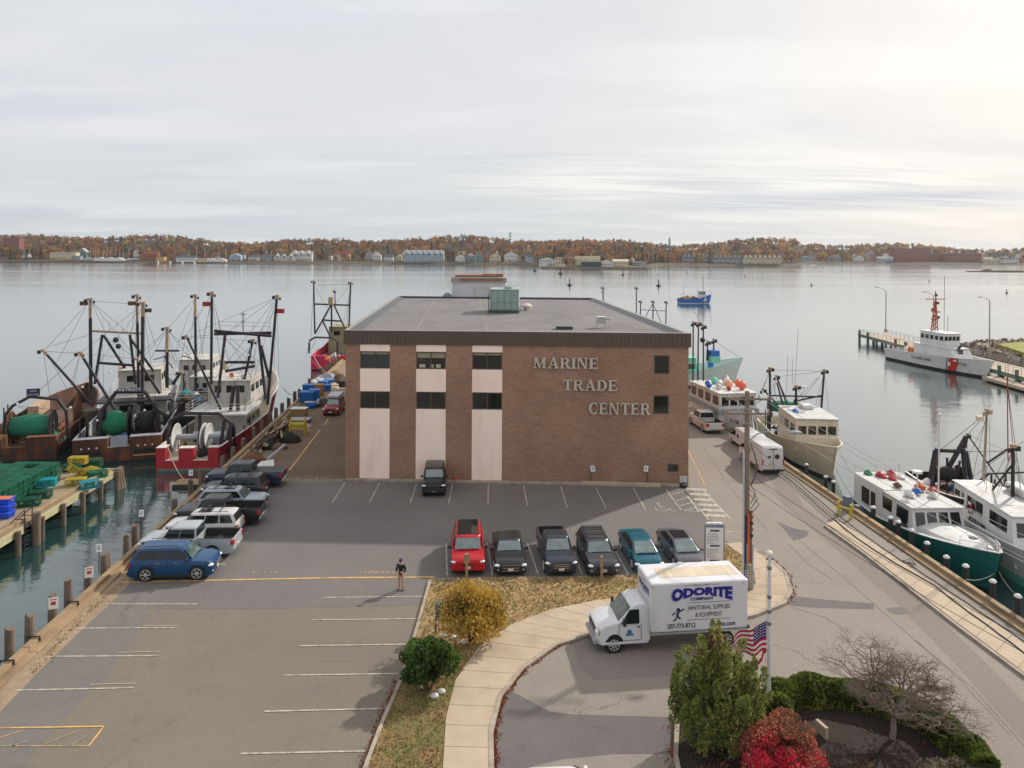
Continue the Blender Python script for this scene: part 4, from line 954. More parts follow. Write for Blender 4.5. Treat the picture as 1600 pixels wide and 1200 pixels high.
for s in(1,-1):
 y=s*.985
 mb=MB();q=[(cx0+1.42,y,1.38),(cx0+.52,y,1.38),(cx0+.52,y*.925,2.02),(cx0+.98,y*.925,2.02)]
 mb.add([(a,b*1.0,c)for a,b,c in q]+[(a,b*.96,c)for a,b,c in q],[(0,1,2,3),(7,6,5,4),(0,4,5,1),(1,5,6,2),(2,6,7,3),(3,7,4,0)]);mb.build('side_window',M_wglass,cabp)
 mb=MB()
 for a,b in(((cx0+.42,y,.62),(cx0+.42,y,1.36)),((cx0+1.52,y,.62),(cx0+1.52,y,1.4)),((cx0+.42,y,.6),(cx0+1.52,y,.6))):mb.bar(a,b,.015,.015)
 mb.box(cx0+.55,y,1.22,.16,.03,.04);mb.build('door',M_black,cabp)
 mb=MB();mb.box(cx0+1.3,s*1.16,1.55,.12,.2,.34);mb.bar((cx0+1.3,s*.96,1.45),(cx0+1.3,s*1.15,1.5),.03,.03);mb.build('mirror',M_black,cabp,bevel=.03)
 mb=MB();mb.box(cx0+2.5,s*.74,.98,.14,.3,.26);mb.build('headlight',M_head,cabp,bevel=.03)
 mb=MB();mb.box(cx0+2.40,s*.90,.98,.16,.06,.22);mb.build('turn_signal',mat('amber',srgb(200,110,70),.3),cabp)
 mb=MB();mb.ball((cx0+2.56,s*.74,.98),1.,10,8,sc=(.1,.17,.13));mb.build('headlight_lens',M_head,cabp,smooth=60);wheel(tk,cx0+1.75,s*.84,.39,.26,s,M_rim,8);wheel(tk,1.05,s*.84,.39,.4,s,M_rim,8)
 mb=MB();mb.tube((cx0+1.75,s*.5,.44),(cx0+1.75,s*.972,.44),.47,n=18);mb.build('wheel_arch',M_under,cabp)
for k in range(4):
 mb=MB();mb.box(cx0+2.63,0,.82+k*.08,.03,1.1,.03);mb.build('grille_bar',M_rimd if k%2 else M_chrome,cabp)
mb=MB();mb.box(cx0+2.6,0,.94,.04,1.14,.36);mb.build('grille',M_black,cabp)
mb=MB();mb.box(cx0+2.66,0,.55,.16,1.84,.2);mb.build('front_bumper',mat('bumper_grey',srgb(150,152,156),.4),cabp,bevel=.04)
# lettering on the side of the box (near side) and over the cab
M_blue=mat('letter_blue',srgb(28,30,128),.5);M_blue2=mat('letter_navy',srgb(44,46,86),.5);M_shadow=mat('letter_violet',srgb(150,140,196),.5)
def sideM(x,z,off=.012):return frame((x,BWd/2+off,z),(-1,0,0),(0,0,1))
def archw(w,k):return lambda c:Vector((c.x,c.y*(1+k*(abs(c.x)/(w/2))**1.5)+(-.05)*k*(abs(c.x)/(w/2))**2,c.z))
xm=BLn*.48
def arch2(w,top,k):return lambda q:Vector((q.x,top-(top-q.y)*(1+k*(abs(q.x)/(w/2))**1.6),q.z))
text('company_name','ODORITE',.47,M_shadow,bx,sideM(xm,2.70,.005),.002,off=.035,warp=arch2(3.1,.36,.85),width=3.14)
text('company_name','ODORITE',.44,M_blue,bx,sideM(xm,2.71,.012),.002,off=.026,warp=arch2(3.02,.34,.85),width=3.02)
text('company_name','COMPANY',.19,M_blue,bx,sideM(xm,2.44),.002,off=.008,width=1.2)
text('trade_text','Since 1957',.13,M_blue2,bx,sideM(xm,3.13),.002,width=.8)
text('trade_text','JANITORIAL SUPPLIES',.3,M_blue2,bx,sideM(BLn*.41,1.98),.002,width=2.15)
text('trade_text','& EQUIPMENT',.3,M_blue2,bx,sideM(BLn*.41,1.64),.002,width=1.35)
text('phone_number','207-773-8712',.31,M_blue2,bx,sideM(BLn*.69,1.14),.002,off=.006,width=1.4)
text('web_address','odorite.com',.31,M_blue2,bx,sideM(BLn*.27,1.14),.002,off=.006,width=1.3)
for x,w,z in((BLn*.41,2.2,2.33),(BLn*.41,2.2,1.50),(xm-.68,.45,3.17),(xm+.68,.45,3.17)):
 mb=MB();mb.box(x,BWd/2+.008,z,w,.006,.018);mb.build('ruled_line',M_blue2,bx)
# the small blue cleaner figure beside the text: a plain generic mark
mb=MB();fx=BLn*.745;y=BWd/2+.008
for P in([(0,.1),(.1,.12),(.16,.38),(.02,.4)],[(.0,.12),(-.16,.0),(-.1,-.06),(.06,.08)],[(.08,.12),(.2,.02),(.26,.06),(.14,.2)],[(.14,.36),(.42,.5),(.4,.56),(.1,.42)],[(-.02,.34),(-.2,.22),(-.22,.28),(-.02,.42)]):
 mb.prism_y([(fx-a,1.52+b)for a,b in P],y,y+.006)
for k in range(7):a0=rad(k*51);mb.prism_y([(fx-.1,1.52+.5),(fx-.1-.1*math.cos(a0),2.02+.1*math.sin(a0)),(fx-.1-.1*math.cos(a0+.9),2.02+.1*math.sin(a0+.9))],y,y+.006)
mb.build('cleaner_mark',M_blue2,bx)
mf=frame((BLn+.012,0,2.62),(0,1,0),(0,0,1))
text('company_name','ODORITE',.32,M_blue,bx,mf,.002,off=.012,warp=archw(1.7,.3),width=1.66)
text('company_name','COMPANY',.1,M_blue,bx,frame((BLn+.012,0,2.48),(0,1,0),(0,0,1)),.002,width=.6)
mb=MB()
for k in(-1,0,1):mb.box(BLn+.01,k*.22,3.05,.02,.07,.05)
mb.build('marker_light',M_tail,bx)
mb=MB();mb.tube((cx0+1.0,.975,1.0),(cx0+1.0,.992,1.0),.11,n=14);mb.box(cx0+1.0,.985,.87,.36,.012,.09);mb.build('door_emblem',mat('emblem_blue',srgb(60,110,160),.5),cabp)
# == BOATS
def rustm(name,a,b,c,sc=.9,thr=.48):
 return mat(name,a,.85,var=.25,scale=1.1,bump=.35,bscale=8,dirt=b,dscale=sc,thr=thr,dirtamt=.85,stretch=(1,1,.22),detail=7)
M_rust=rustm('rusty_hull',srgb(72,46,38),srgb(126,74,40),0)
M_rust2=rustm('rusty_hull_dark',srgb(60,40,34),srgb(104,62,38),0)
M_rusty=mat('rust',srgb(112,70,46),.9,var=.35,scale=3,bump=.4,dirt=srgb(80,48,32),dscale=1.5)
M_red=mat('red_hull',srgb(168,34,46),.5,var=.08,scale=.5,dirt=srgb(110,36,38),dscale=.8,dirtamt=.5,stretch=(1,1,.3))
M_mag=mat('magenta_hull',srgb(196,30,76),.5,var=.06,dirt=srgb(150,36,60),dscale=.8,dirtamt=.5,stretch=(1,1,.3))
M_bwhite=mat('boat_white',srgb(206,206,204),.5,var=.05,scale=.7,dirt=srgb(176,160,138),dscale=.9,dirtamt=.5,thr=.54,stretch=(1,1,.35))
M_twh=mat('trawler_white',srgb(186,184,178),.6,var=.07,scale=.7,dirt=srgb(132,100,72),dscale=1.3,dirtamt=.6,thr=.53,stretch=(1,1,.28),detail=7)
M_cream=mat('boat_cream',srgb(206,196,172),.5,var=.05,scale=.7,dirt=srgb(160,138,108),dscale=1.,dirtamt=.5,thr=.54,stretch=(1,1,.35))
M_deck=mat('deck_buff',srgb(158,150,126),.85,var=.12,scale=1,dirt=srgb(120,100,78),dscale=.8)
M_wdeck=mat('deck_white',srgb(188,188,186),.7,var=.08,scale=.9,dirt=srgb(150,146,140),dscale=.8)
M_rail=mat('rail_white',srgb(205,200,194),.5,var=.05)
M_steel=mat('rig_dark',srgb(38,36,44),.6,var=.3,scale=2,dirt=srgb(84,54,42),dscale=1.6,dirtamt=.5)
M_masttop=mat('mast_buff',srgb(170,148,122),.7,var=.15,scale=3,dirt=srgb(120,80,56),dscale=2)
M_wire=mat('rig_wire',srgb(70,66,66),.6)
M_rope=mat('rope',srgb(188,172,150),.9,var=.1)
M_boot=mat('boot_green',srgb(96,116,106),.7,var=.15)
M_bootb=mat('boot_black',srgb(28,30,32),.7,var=.15)
M_teal=mat('teal_hull',srgb(22,96,92),.5,var=.06,scale=.6)
M_seag=mat('seafoam',srgb(110,196,176),.5,var=.06)
M_green=mat('green_net',srgb(20,120,86),.9,var=.3,scale=7,bump=1.,bscale=22,stretch=(4,1,1),dirt=srgb(74,112,88),dscale=.9,dirtamt=.6)
M_netd=mat('dark_net',srgb(34,36,34),.95,var=.5,scale=9,bump=1.,bscale=26)
M_orange=mat('orange_gear',srgb(196,104,56),.8,var=.2,scale=4)
M_blueg=mat('blue_plastic',srgb(28,104,180),.55,var=.08)
M_grey=mat('winch_grey',srgb(150,156,166),.6,var=.1,dirt=srgb(150,120,96),dscale=1.2)
M_junk=mat('gear_brown',srgb(98,76,60),.9,var=.4,scale=3,bump=.7)
M_navy=mat('navy_board',srgb(34,34,74),.6)
M_lamp=mat('lamp_glass',srgb(226,228,240),.2,var=.02)
def hull(root,L,B,sheer,deck,mt,rail=M_rail,boot=M_boot,dk=M_deck,stern=.9,flare=.12,transom=None,bot=-.7,rake=.07,boot_h=.22,full=.5,bw=.12,name='hull'):
 """x from the stern (0) to the stem (L); sheer(t) height of the rail; z 0 is the water"""
 n=18;ts=[i/n for i in range(n)]+[.975,1.]
 def hb(t):return B/2*(stern+(1-stern)*min(1,t/.3))*(1 if t<full else max(.012,1-((t-full)/(1-full))**2.3))
 def hw(t):return B/2*(stern-.03+(1.0-stern)*min(1,t/.3))*(1 if t<full*.8 else max(.01,1-((t-full*.8)/(1-full*.8))**1.75))*(1-flare*.6)
 mb=MB();rings=[]
 for t in ts:
  x=t*L;zs=sheer(t);rk=rake*L*max(0,(t-.6)/.4)**1.5;b,w=hb(t),min(hw(t),hb(t))
  pr=[(x,b,zs),(x-rk*.3,b+(w-b)*.38,zs*.62+boot_h*.38),(x-rk*.8,b+(w-b)*.85,boot_h),(x-rk,w,0),(x-rk*1.3,w*.8,bot)]
  rings.append([(a,-b_,c)for a,b_,c in pr]+[(a,b_,c)for a,b_,c in pr[::-1]])
 m=len(rings[0]);vs=[p for r in rings for p in r];o=0;fs=[];ms=[]
 for k in range(len(rings)-1):
  for i in range(m-1):
   fs.append((k*m+i,(k+1)*m+i,(k+1)*m+i+1,k*m+i+1));ms.append(1 if 2<=i<=6 else 0)
 mb.v=vs;mb.f=fs;mb.mi=ms
 if not transom:
  mb.add(rings[0],[tuple(range(m))],0)
 h=mb.build(name,[mt,boot],root,smooth=40)
    # inner bulwark, rail cap and deck
 mb=MB();mr=MB();md=MB()
 O=[];I=[]
 for t in ts:
  x=t*L;zs=sheer(t);b=hb(t);bi=max(.005,b-bw);x2=min(x,L-.25)if t>.9 else x
  O.append((x,b,zs));I.append((x2,bi,zs))
 dz=deck if callable(deck)else(lambda t:deck)
 def wd(t,z):
  zs=sheer(t);b=hb(t);w=min(hw(t),b);zm=zs*.62+boot_h*.38
  if z>=zs:y=b
  elif z>zm:y=b+(w-b)*.38*(zs-z)/(zs-zm)
  else:y=b+(w-b)*(.38+.47*(zm-z)/max(.01,zm-boot_h))
  return max(.003,min(y-.06,b-bw))
 def xd_(t,z):
  zs=sheer(t);rk=rake*L*max(0,(t-.6)/.4)**1.5;zm=zs*.62+boot_h*.38;q=0 if z>=zs else .3*(zs-z)/(zs-zm)if z>zm else .3+.5*(zm-z)/max(.01,zm-boot_h);return t*L-rk*q-(.3 if t>.9 else 0)
 for s in(1,-1):
  for k in range(len(ts)-1):
   a,b,c,d=I[k],I[k+1],O[k],O[k+1]
   f=lambda p,dzz=0,y=0:(p[0],s*(p[1]+y),p[2]+dzz)
   mb.add([f(a),f(b),(xd_(ts[k+1],dz(ts[k+1])),s*wd(ts[k+1],dz(ts[k+1])),dz(ts[k+1])),(xd_(ts[k],dz(ts[k])),s*wd(ts[k],dz(ts[k])),dz(ts[k]))],[(0,1,2,3)])
   mr.add([f(a,.03,-.03),f(b,.03,-.03),f(d,.03,.04),f(c,.03,.04),f(a,-.03,-.03),f(b,-.03,-.03),f(d,-.03,.04),f(c,-.03,.04)],[(0,1,2,3),(3,2,6,7),(1,0,4,5)])
 mb.build('bulwark',M_bwhite if rail is M_seag else mt if rail is M_rusty else rail or mt,h)
 mr.build('rail_cap',rail or mt,h)
 for k in range(len(ts)-1):
  a,b=I[k],I[k+1];ya,yb_=wd(ts[k],dz(ts[k])),wd(ts[k+1],dz(ts[k+1]));xa_,xb_=xd_(ts[k],dz(ts[k])),xd_(ts[k+1],dz(ts[k+1]));md.add([(xa_,-ya,dz(ts[k])),(xb_,-yb_,dz(ts[k+1])),(xb_,yb_,dz(ts[k+1])),(xa_,ya,dz(ts[k]))],[(0,1,2,3)])
 md.build('deck',dk,root)
 if transom:
  mt_=MB();mrc=MB();yb=hb(0)
  for y0,y1,zt,ins in transom:
   a,b=y0*yb,y1*yb
   mt_.box(ins/2+.08,(a+b)/2,(zt+bot)/2,.16+ins,b-a,zt-bot)
   mrc.box(ins/2+.08,(a+b)/2,zt+.02,.22+ins,b-a+.04,.05)
  mt_.build('transom',mt,h);mrc.build('transom_cap',rail or mt,h)
  z=MB();z.box(-.02,0,.08,.05,yb*1.9,.3);z.build('waterline_stripe',boot,h)
 return hb
def house(root,x0,x1,w,z0,z1,m,slope=.15,roofm=None,over=.2,win=(0,0,0),wz=.58,wh=.26,name='wheelhouse',taper=.95,round_=0.,glass=M_glass,rear=2):
 """a deckhouse facing +x; win = panes on front, each side"""
 mb=MB();H=z1-z0;a=slope*H
 q0=[(x0,-w/2),(x1,-w/2),(x1,w/2),(x0,w/2)];q1=[(x0,-w/2*taper),(x1-a,-w/2*taper),(x1-a,w/2*taper),(x0,w/2*taper)]
 mb.loft([[(x,y,z0)for x,y in q0],[(x,y,z1)for x,y in q1]]);hs_=mb.build(name,m,root,bevel=.03)
 mb=MB();mb.box((x0+x1-a)/2,0,z1+.05,x1-a-x0+over*2,w*taper+over,.1);mb.build('roof',roofm or m,hs_,bevel=.03)
 def quad(p,q,r,s_,nm='window'):
  pts=[Vector(v)for v in(p,q,r,s_)];nn=(pts[1]-pts[0]).cross(pts[3]-pts[0]).normalized();mb=MB()
  mb.add([v+nn*.02 for v in pts]+[v-nn*.01 for v in pts],[(0,1,2,3),(0,4,5,1),(1,5,6,2),(2,6,7,3),(3,7,4,0)]);return mb.build(nm,glass,hs_)
 za,zb=z0+H*wz-H*wh/2,z0+H*wz+H*wh/2;ta,tb=(za-z0)/H,(zb-z0)/H
 for k in range(win[0]):
  u0,u1=-.46+.92*(k+.1)/win[0],-.46+.92*(k+.9)/win[0];W_=lambda t:w*(1+(taper-1)*t)
  quad((x1-a*ta,u0*W_(ta),za),(x1-a*ta,u1*W_(ta),za),(x1-a*tb,u1*W_(tb),zb),(x1-a*tb,u0*W_(tb),zb))
 for k in range(win[1]):
  u0,u1=x0+(x1-a-x0)*(k+.15)/win[1],x0+(x1-a-x0)*(k+.85)/win[1]
  for s in(1,-1):
   ya,yb=s*w/2*(1+(taper-1)*ta),s*w/2*(1+(taper-1)*tb);P=[(u0,ya,za),(u1,ya,za),(u1,yb,zb),(u0,yb,zb)]
   quad(*(P if s<0 else P[::-1]))
 for k in range(win[2]):
  u0,u1=-.4+.8*(k+.2)/win[2],-.4+.8*(k+.75)/win[2]
  quad((x0,u1*w,za),(x0,u0*w,za),(x0,u0*w,zb),(x0,u1*w,zb))
 return hs_
def rails(root,pts,h=.95,n=3,m=M_rail,r=.025,step=1.6,name='railing'):
 mb=MB();pts=[Vector(p)for p in pts]
 for k in range(n):mb.path([p+Vector((0,0,h*(k+1)/n))for p in pts],r,4)
 for a,b in zip(pts,pts[1:]):
  c=max(1,int((b-a).length/step))
  for i in range(c+1):p=a.lerp(b,i/c);mb.tube(p,p+Vector((0,0,h)),r,n=4)
 return mb.build(name,m,root)
def spar(root,p,q,r=.16,top=.18,m=M_steel,tm=M_masttop,name='mast',block=True):
 p,q=Vector(p),Vector(q);k=p.lerp(q,1-top);r*=.8;mb=MB();mb.tube(p,k,r,r*.9,8,0);mb.tube(k,q,r*.9,r*.85,8,1);mb.tube(q-Vector((0,0,.15)),q+Vector((0,0,.1)),r*1.6,n=8,m=1)
 if block:mb.box(q.x,q.y+r*2.4,q.z-.2,.2,.3,.35,m=0);mb.box(q.x,q.y-r*1.9,q.z-.35,.15,.2,.3,m=0)
 return mb.build(name,[m,tm],root,smooth=40)
def frame_(root,segs,r=.14,m=M_steel,name='gallows'):
 mb=MB()
 for a,b in segs:mb.tube(a,b,r,n=7)
 return mb.build(name,m,root,smooth=40)
def wires(root,segs,r=.018,m=M_wire,name='rigging',sag=.0):
 mb=MB()
 for a,b in segs:mb.wire(a,b,r,sag=sag,seg=4 if sag else 1)
 return mb.build(name,m,root)
def ladder(root,p,q,w=.4,m=M_rail,n=10,name='ladder',ax=(0,1,0)):
 p,q,a=Vector(p),Vector(q),Vector(ax)*w/2;mb=MB();mb.tube(p-a,q-a,.025,n=4);mb.tube(p+a,q+a,.025,n=4)
 for i in range(1,n):c=p.lerp(q,i/n);mb.tube(c-a,c+a,.02,n=4)
 return mb.build(name,m,root)
def reel(root,x,y0,y1,z,r,cr,net=None,fm=M_steel,cm=M_grey,fm2=None,name='net_reel'):
 mb=MB();mb.tube((x,y0,z),(x,y1,z),cr,n=14);rl=mb.build(name,cm,root,smooth=40)
 for y,mm in((y0,fm),(y1,fm2 or fm)):
  mb=MB();mb.lathe([(.001,-.05),(r*.96,-.05),(r,-.02),(r,.05),(r*.94,.07),(r*.9,.03),(.25,.05),(.2,.12),(.001,.12)],n=24,M=Matrix.Translation((x,y,z))@Matrix.Rotation(rad(90),4,'X'));mb.build('flange',mm,rl,smooth=40)
 if net:
  mb=MB();rs=[];rr=random.Random(int(x*10+y0*7))
  for k in range(13):
   y=y0+(y1-y0)*(.04+.92*k/12);q=r*.8*(1-.25*abs(k-6)/6)*rr.uniform(.95,1.04)
   rs.append([(x+q*math.cos(2*math.pi*i/18)*rr.uniform(.97,1.03),y,z+q*math.sin(2*math.pi*i/18)*rr.uniform(.97,1.03))for i in range(18)])
  mb.loft(rs);mb.build('net',net,rl,smooth=60)
 for y in(y0-.15,y1+.15):
  mb=MB();mb.bar((x-.6,y,z-r-.2),(x,y,z),.14,.14);mb.bar((x+.6,y,z-r-.2),(x,y,z),.14,.14);mb.build('reel_stand',fm,rl)
 return rl
def heap(root,pts,m,name='gear',n=9,s=.35,seed=1,parent=True):
 """an irregular heap: one lumpy closed mesh"""
 rr=random.Random(seed);mb=MB();x,y,z=pts;rs=[]
 for k in range(6):
  t=k/5;q=s*(1-t**2.2*.9)
  rs.append([(x+q*rr.uniform(.7,1.25)*1.4*math.cos(6.283*i/n),y+q*rr.uniform(.7,1.25)*math.sin(6.283*i/n),z+s*1.1*t*rr.uniform(.85,1.1))for i in range(n)])
 mb.loft(rs);return mb.build(name,m,root,smooth=30)
def lamps(root,pts,name='deck_light'):
 for p in pts:mb=MB();mb.ball(p,.13,8,6);mb.build(name,M_lamp,root,smooth=60)
def boat(name,label,cat,p,rz,group=None):return T(name,label,cat,Vector((p[0],p[1],WZ)),rz,group)
# ---- red trawler, stern towards the camera
wst=[G(247,735,WZ),G(338,737,WZ)];cst=(wst[0]+wst[1])/2
rb=boat('trawler','large red hulled fishing trawler with white wheelhouse moored beside the pier','fishing boat',cst,AXR+.005)
SH=lambda t:2.15+(0 if t<.45 else .0)+(1.35*min(1,(t-.5)/.03)if t>.5 else 0)+max(0,t-.5)*2.4
hull(rb,31,7.0,SH,.95,M_red,dk=M_deck,stern=.82,transom=[(-1,-.66,2.2,.5),(-.66,-.2,1.0,0),(-.2,.28,2.15,.6),(.28,.7,1.0,0),(.7,1,2.2,.9)])
reel(rb,4.2,2.6,-.1,2.2,1.35,.28,cm=M_grey,fm=M_bwhite,fm2=M_bwhite);reel(rb,4.4,-.5,-2.7,2.2,1.3,.28,cm=M_grey,fm=M_bwhite,fm2=M_steel)
frame_(rb,[((2.6,3.0,1),(3.4,2.9,4.0)),((3.4,2.9,4.0),(3.6,1.6,4.7)),((3.6,1.6,4.7),(3.6,-1.8,4.6)),((3.6,-1.8,4.6),(3.4,-3.0,3.7)),((3.4,-3.,3.7),(2.6,-3.1,1)),((4.6,-3.1,1),(3.4,-3.,3.7)),((2.6,-2.2,1),(3.4,-2.3,4.0)),((3.6,.1,1),(3.6,.1,4.7))],.17)
mb=MB();mb.prism([(7.5,-3.2),(7.5,3.2),(14,3.2),(14,-3.2)],3.55,3.7);mb.build('upper_deck',M_wdeck,rb)
house(rb,9.5,15,5.6,.96,3.5,M_twh,0,win=(0,3,0),name='deckhouse')
house(rb,12.5,18,4.8,3.7,6.3,M_twh,.1,win=(5,3,3),wz=.66,wh=.3)
rails(rb,[(8,-3.1,3.7),(8,3.1,3.7),(14,3.1,3.7)],.95);rails(rb,[(8,-3.1,3.7),(14,-3.1,3.7)],.95);rails(rb,[(12.6,-2.3,6.4),(12.6,2.3,6.4),(17.5,2.3,6.4),(17.5,-2.3,6.4),(12.6,-2.3,6.4)],.8,2)
rails(rb,[(17,-3.3,SH(.55)),(22,-2.95,SH(.71)),(27,-1.6,SH(.87)),(30.5,-.1,SH(.98)),(27,1.6,SH(.87)),(22,2.95,SH(.71)),(17,3.3,SH(.55))],.7,2)
def at(root,px,py,x):
 """local point of a boat at its own station x, seen at px,py"""
 M_=Matrix.Rotation(-root.rotation_euler.z,3,'Z');f=M_.transposed()@Vector((1,0,0));O=Vector((0,0,CH));r=GY(px,py,1.)-O
 Y=(x-(O-Vector(root.location)).dot(f))/r.dot(f)
 return M_@(O+r*Y-Vector(root.location))
A=lambda px,py,x:at(rb,px,py,x)
spar(rb,A(330,600,12),A(331,457,12),.2,.05);spar(rb,A(418,632,12),A(433,462,12),.2,.03)
spar(rb,A(345,640,9),A(291,525,9),.16,.02,name='boom');spar(rb,A(372,640,13),A(395,531,13),.2,.02,name='boom')
frame_(rb,[(A(335,517,12.5),A(424,525,12.5)),(A(335,522,13),A(424,520,13))],.17,name='gantry_beam')
frame_(rb,[(A(340,622,11),A(352,522,12.5)),(A(415,624,11),A(404,524,12.5)),(A(352,580,12),A(398,572,12)),(A(352,566,12),A(398,566,12)),(A(408,540,12),A(420,590,12))],.16,name='gantry_leg')
rails(rb,[A(342,515,12.6),A(422,517,12.6)],.9,2,M_grey)
ladder(rb,A(398,590,12.4),A(394,540,12.4));ladder(rb,A(376,660,9),A(376,636,9.2),.7)
wires(rb,[(A(331,458,12),A(290,528,9)),(A(331,460,12),A(346,520,12.5)),(A(433,464,12),A(436,600,16)),(A(433,464,12),A(428,580,14)),(A(331,470,12),A(310,560,12)),(A(331,465,12),A(344,560,20)),(A(352,530,12),A(398,572,12)),(A(404,530,12),A(352,580,12)),(A(433,480,12),A(404,524,12.5)),(A(395,533,13),A(352,640,9)),(A(378,490,13),A(380,522,13)),(A(291,526,9),A(282,566,9))],.022)
frame_(rb,[(A(380,522,12.8),A(380,488,12.8)),(A(376,503,12.8),A(384,503,12.8)),(A(376,491,12.8),A(384,491,12.8))],.04,name='antenna')
mb=MB();mb.box(*A(323,475,12),.05,.9,.5);mb.build('red_flag',M_red,rb);mb=MB();mb.box(*A(438,486,12),.05,.9,.5);mb.build('red_flag',M_red,rb)
frame_(rb,[((9.,-1.2,3.7),(9.5,-1.4,6.2)),((9,-2.0,3.7),(9.5,-1.8,6.2)),((9.5,-1.4,6.2),(9.5,-1.8,6.2))],.2,name='hoist_post')
for k,(x,y)in enumerate(((6.5,-1.5),(7.6,1.6),(6.8,.2))):heap(rb,(x,y,.96),[M_junk,M_netd,M_orange][k],'deck_gear',s=.5,seed=k)
mb=MB();mb.box(6.2,0,1.5,1.2,2.2,1.0);mb.tube((6.2,-1.6,1.8),(6.2,1.6,1.8),.45,n=12);mb.build('winch',M_grey,rb)
lamps(rb,[A(388,555,12),A(352,545,12),(14.5,1.6,6.9),(14.5,-1.6,6.9)])
for k in range(5):mb=MB();mb.ball((13.5+k*.25,-1.2+k*.5,6.7),.28,8,6);mb.build('life_raft',[M_bwhite,M_orange][k%2],rb,smooth=60)if k in(0,3)else None
# ---- rusty trawler in the middle
ws=[G(121,722,WZ),G(246,726,WZ)];cs=(ws[0]+ws[1])/2
pb=boat('trawler','rusty brown trawler with a green net on its reel and a navy name board','fishing boat',cs,AXR+.26)
SH2=lambda t:2.5+max(0,t-.45)*3.6
hull(pb,29,8.0,SH2,1.2,M_rust,rail=M_grey,boot=M_bootb,dk=M_junk,stern=.97,transom=[(-1,-.28,2.5,.7),(-.28,.22,1.6,0),(.22,1,2.5,.7)])
A=lambda px,py,x:at(pb,px,py,x)
for s in(-.63,.63):
 mb=MB();mb.box(-.015,s*4.0*.97,1.05,.05,2.1,.5);mb.build('dark_panel',M_bootb,pb)
 mb=MB();mb.box(-.03,s*4.0*.97,.68,.06,2.1,.12);mb.build('yellow_bar',mat('bar_yellow',srgb(180,140,80),.7,var=.3,scale=6),pb)
 for k in(-1,0,1):mb=MB();mb.ball((-.03,s*3.9+k*.65,1.62),.09,8,6);mb.build('stern_light',M_lamp,pb)
mb=MB();mb.box(-.04,-.15,2.2,.06,1.5,1.0);mb.build('grey_gate',M_grey,pb)
reel(pb,4.0,2.3,-.4,3.1,1.6,.5,net=M_green,fm=M_steel,fm2=M_steel);reel(pb,4.2,-.8,-3.0,3.0,1.45,.9,net=M_netd,fm=M_steel,fm2=M_steel)
frame_(pb,[(A(152,690,2.5),A(160,640,3)),(A(160,640,3),A(182,612,3)),(A(182,612,3),A(226,612,3)),(A(226,612,3),A(246,640,3)),(A(246,640,3),A(262,650,3)),(A(164,690,4),A(163,640,3)),(A(246,640,3),A(250,690,3)),(A(240,640,3),A(236,690,4))],.2)
mb=MB();c=A(203,609,2.9);mb.box(*c,.06,2.3,.36);nb=mb.build('name_board',M_navy,pb)
text('name_text','PATRIOT',.4,mat('text_white',srgb(210,210,220),.6),nb,frame(c-Vector((.04,0,.14)),(0,-1,0),(0,0,1)),.004,off=.01,width=2.1)
house(pb,12,18,6.2,1.2,4.2,M_twh,0,win=(0,3,2),name='deckhouse');house(pb,13.5,18.5,4.6,4.3,7.0,M_twh,.1,win=(5,3,2),wz=.66)
rails(pb,[(10,-3.7,4.25),(10,3.7,4.25),(13,3.7,4.25)],.95,3);rails(pb,[(12,3.8,2.9),(20,3.6,4.2),(26,2.,5.0)],.9,3);rails(pb,[(12,-3.8,2.9),(20,-3.6,4.2),(26,-2.,5.0)],.9,3)
mb=MB();mb.prism([(9.5,-3.8),(9.5,3.8),(13.5,3.8),(13.5,-3.8)],4.08,4.24);mb.build('upper_deck',M_steel,pb)
spar(pb,A(142,616,11),A(141,467,11),.24,.2);spar(pb,A(217,632,11),A(214,461,11),.2,.25);spar(pb,A(222,650,10.5),A(223,473,10.5),.24,.12)
spar(pb,A(180,640,8),A(125,551,8),.2,.1,name='boom');spar(pb,A(250,615,8),A(214,560,8),.2,.1,name='boom');spar(pb,A(143,632,6),A(67,547,6),.18,.08,name='boom')
frame_(pb,[(A(142,517,12),A(221,521,12))],.13,M_masttop,'gantry_beam')
frame_(pb,[(A(148,600,12),A(160,523,12)),(A(212,600,12),A(203,523,12)),(A(154,567,12),A(209,571,12)),(A(162,524,12),A(195,575,12)),(A(203,528,12),A(240,580,12))],.15,name='gantry_leg')
frame_(pb,[(A(x,519,12),A(x,y,12))for x,y in((161,493),(171,503),(183,496),(191,503),(200,502))],.035,M_rail,'antenna')
ladder(pb,A(190,575,12),A(190,528,12));
mb=MB();mb.ball(A(181,531,12),.32,10,8);mb.build('radar_ball',M_steel,pb,smooth=60);mb=MB();mb.ball(A(185,541,12),.3,10,8);mb.build('radar_ball',M_steel,pb,smooth=60)
mb=MB();mb.tube(A(190,590,15),A(191,574,15),.38,n=12);mb.build('orange_funnel',M_orange,pb,smooth=40)
wires(pb,[(A(141,470,11),A(68,549,6)),(A(141,470,11),A(163,515,12)),(A(133,482,11),A(90,565,8)),(A(214,465,11),A(205,519,12)),(A(223,476,10.5),A(243,540,12)),(A(125,552,8),A(70,549,6)),(A(125,552,8),A(60,612,8)),(A(68,549,6),A(80,635,6)),(A(78,560,6),A(118,632,6)),(A(125,552,8),A(112,620,8)),(A(82,540,12),A(138,524,12)),(A(226,475,10),A(226,560,10)),(A(195,640,4),A(160,690,3)),(A(214,470,11),A(211,560,8)),(A(260,515,16),A(223,560,12))],.022)
for k,(px,py)in enumerate(((131,474),(206,474),(231,485))):mb=MB();mb.box(*A(px,py,11),.05,.8,.45);mb.build('flag',M_junk,pb)
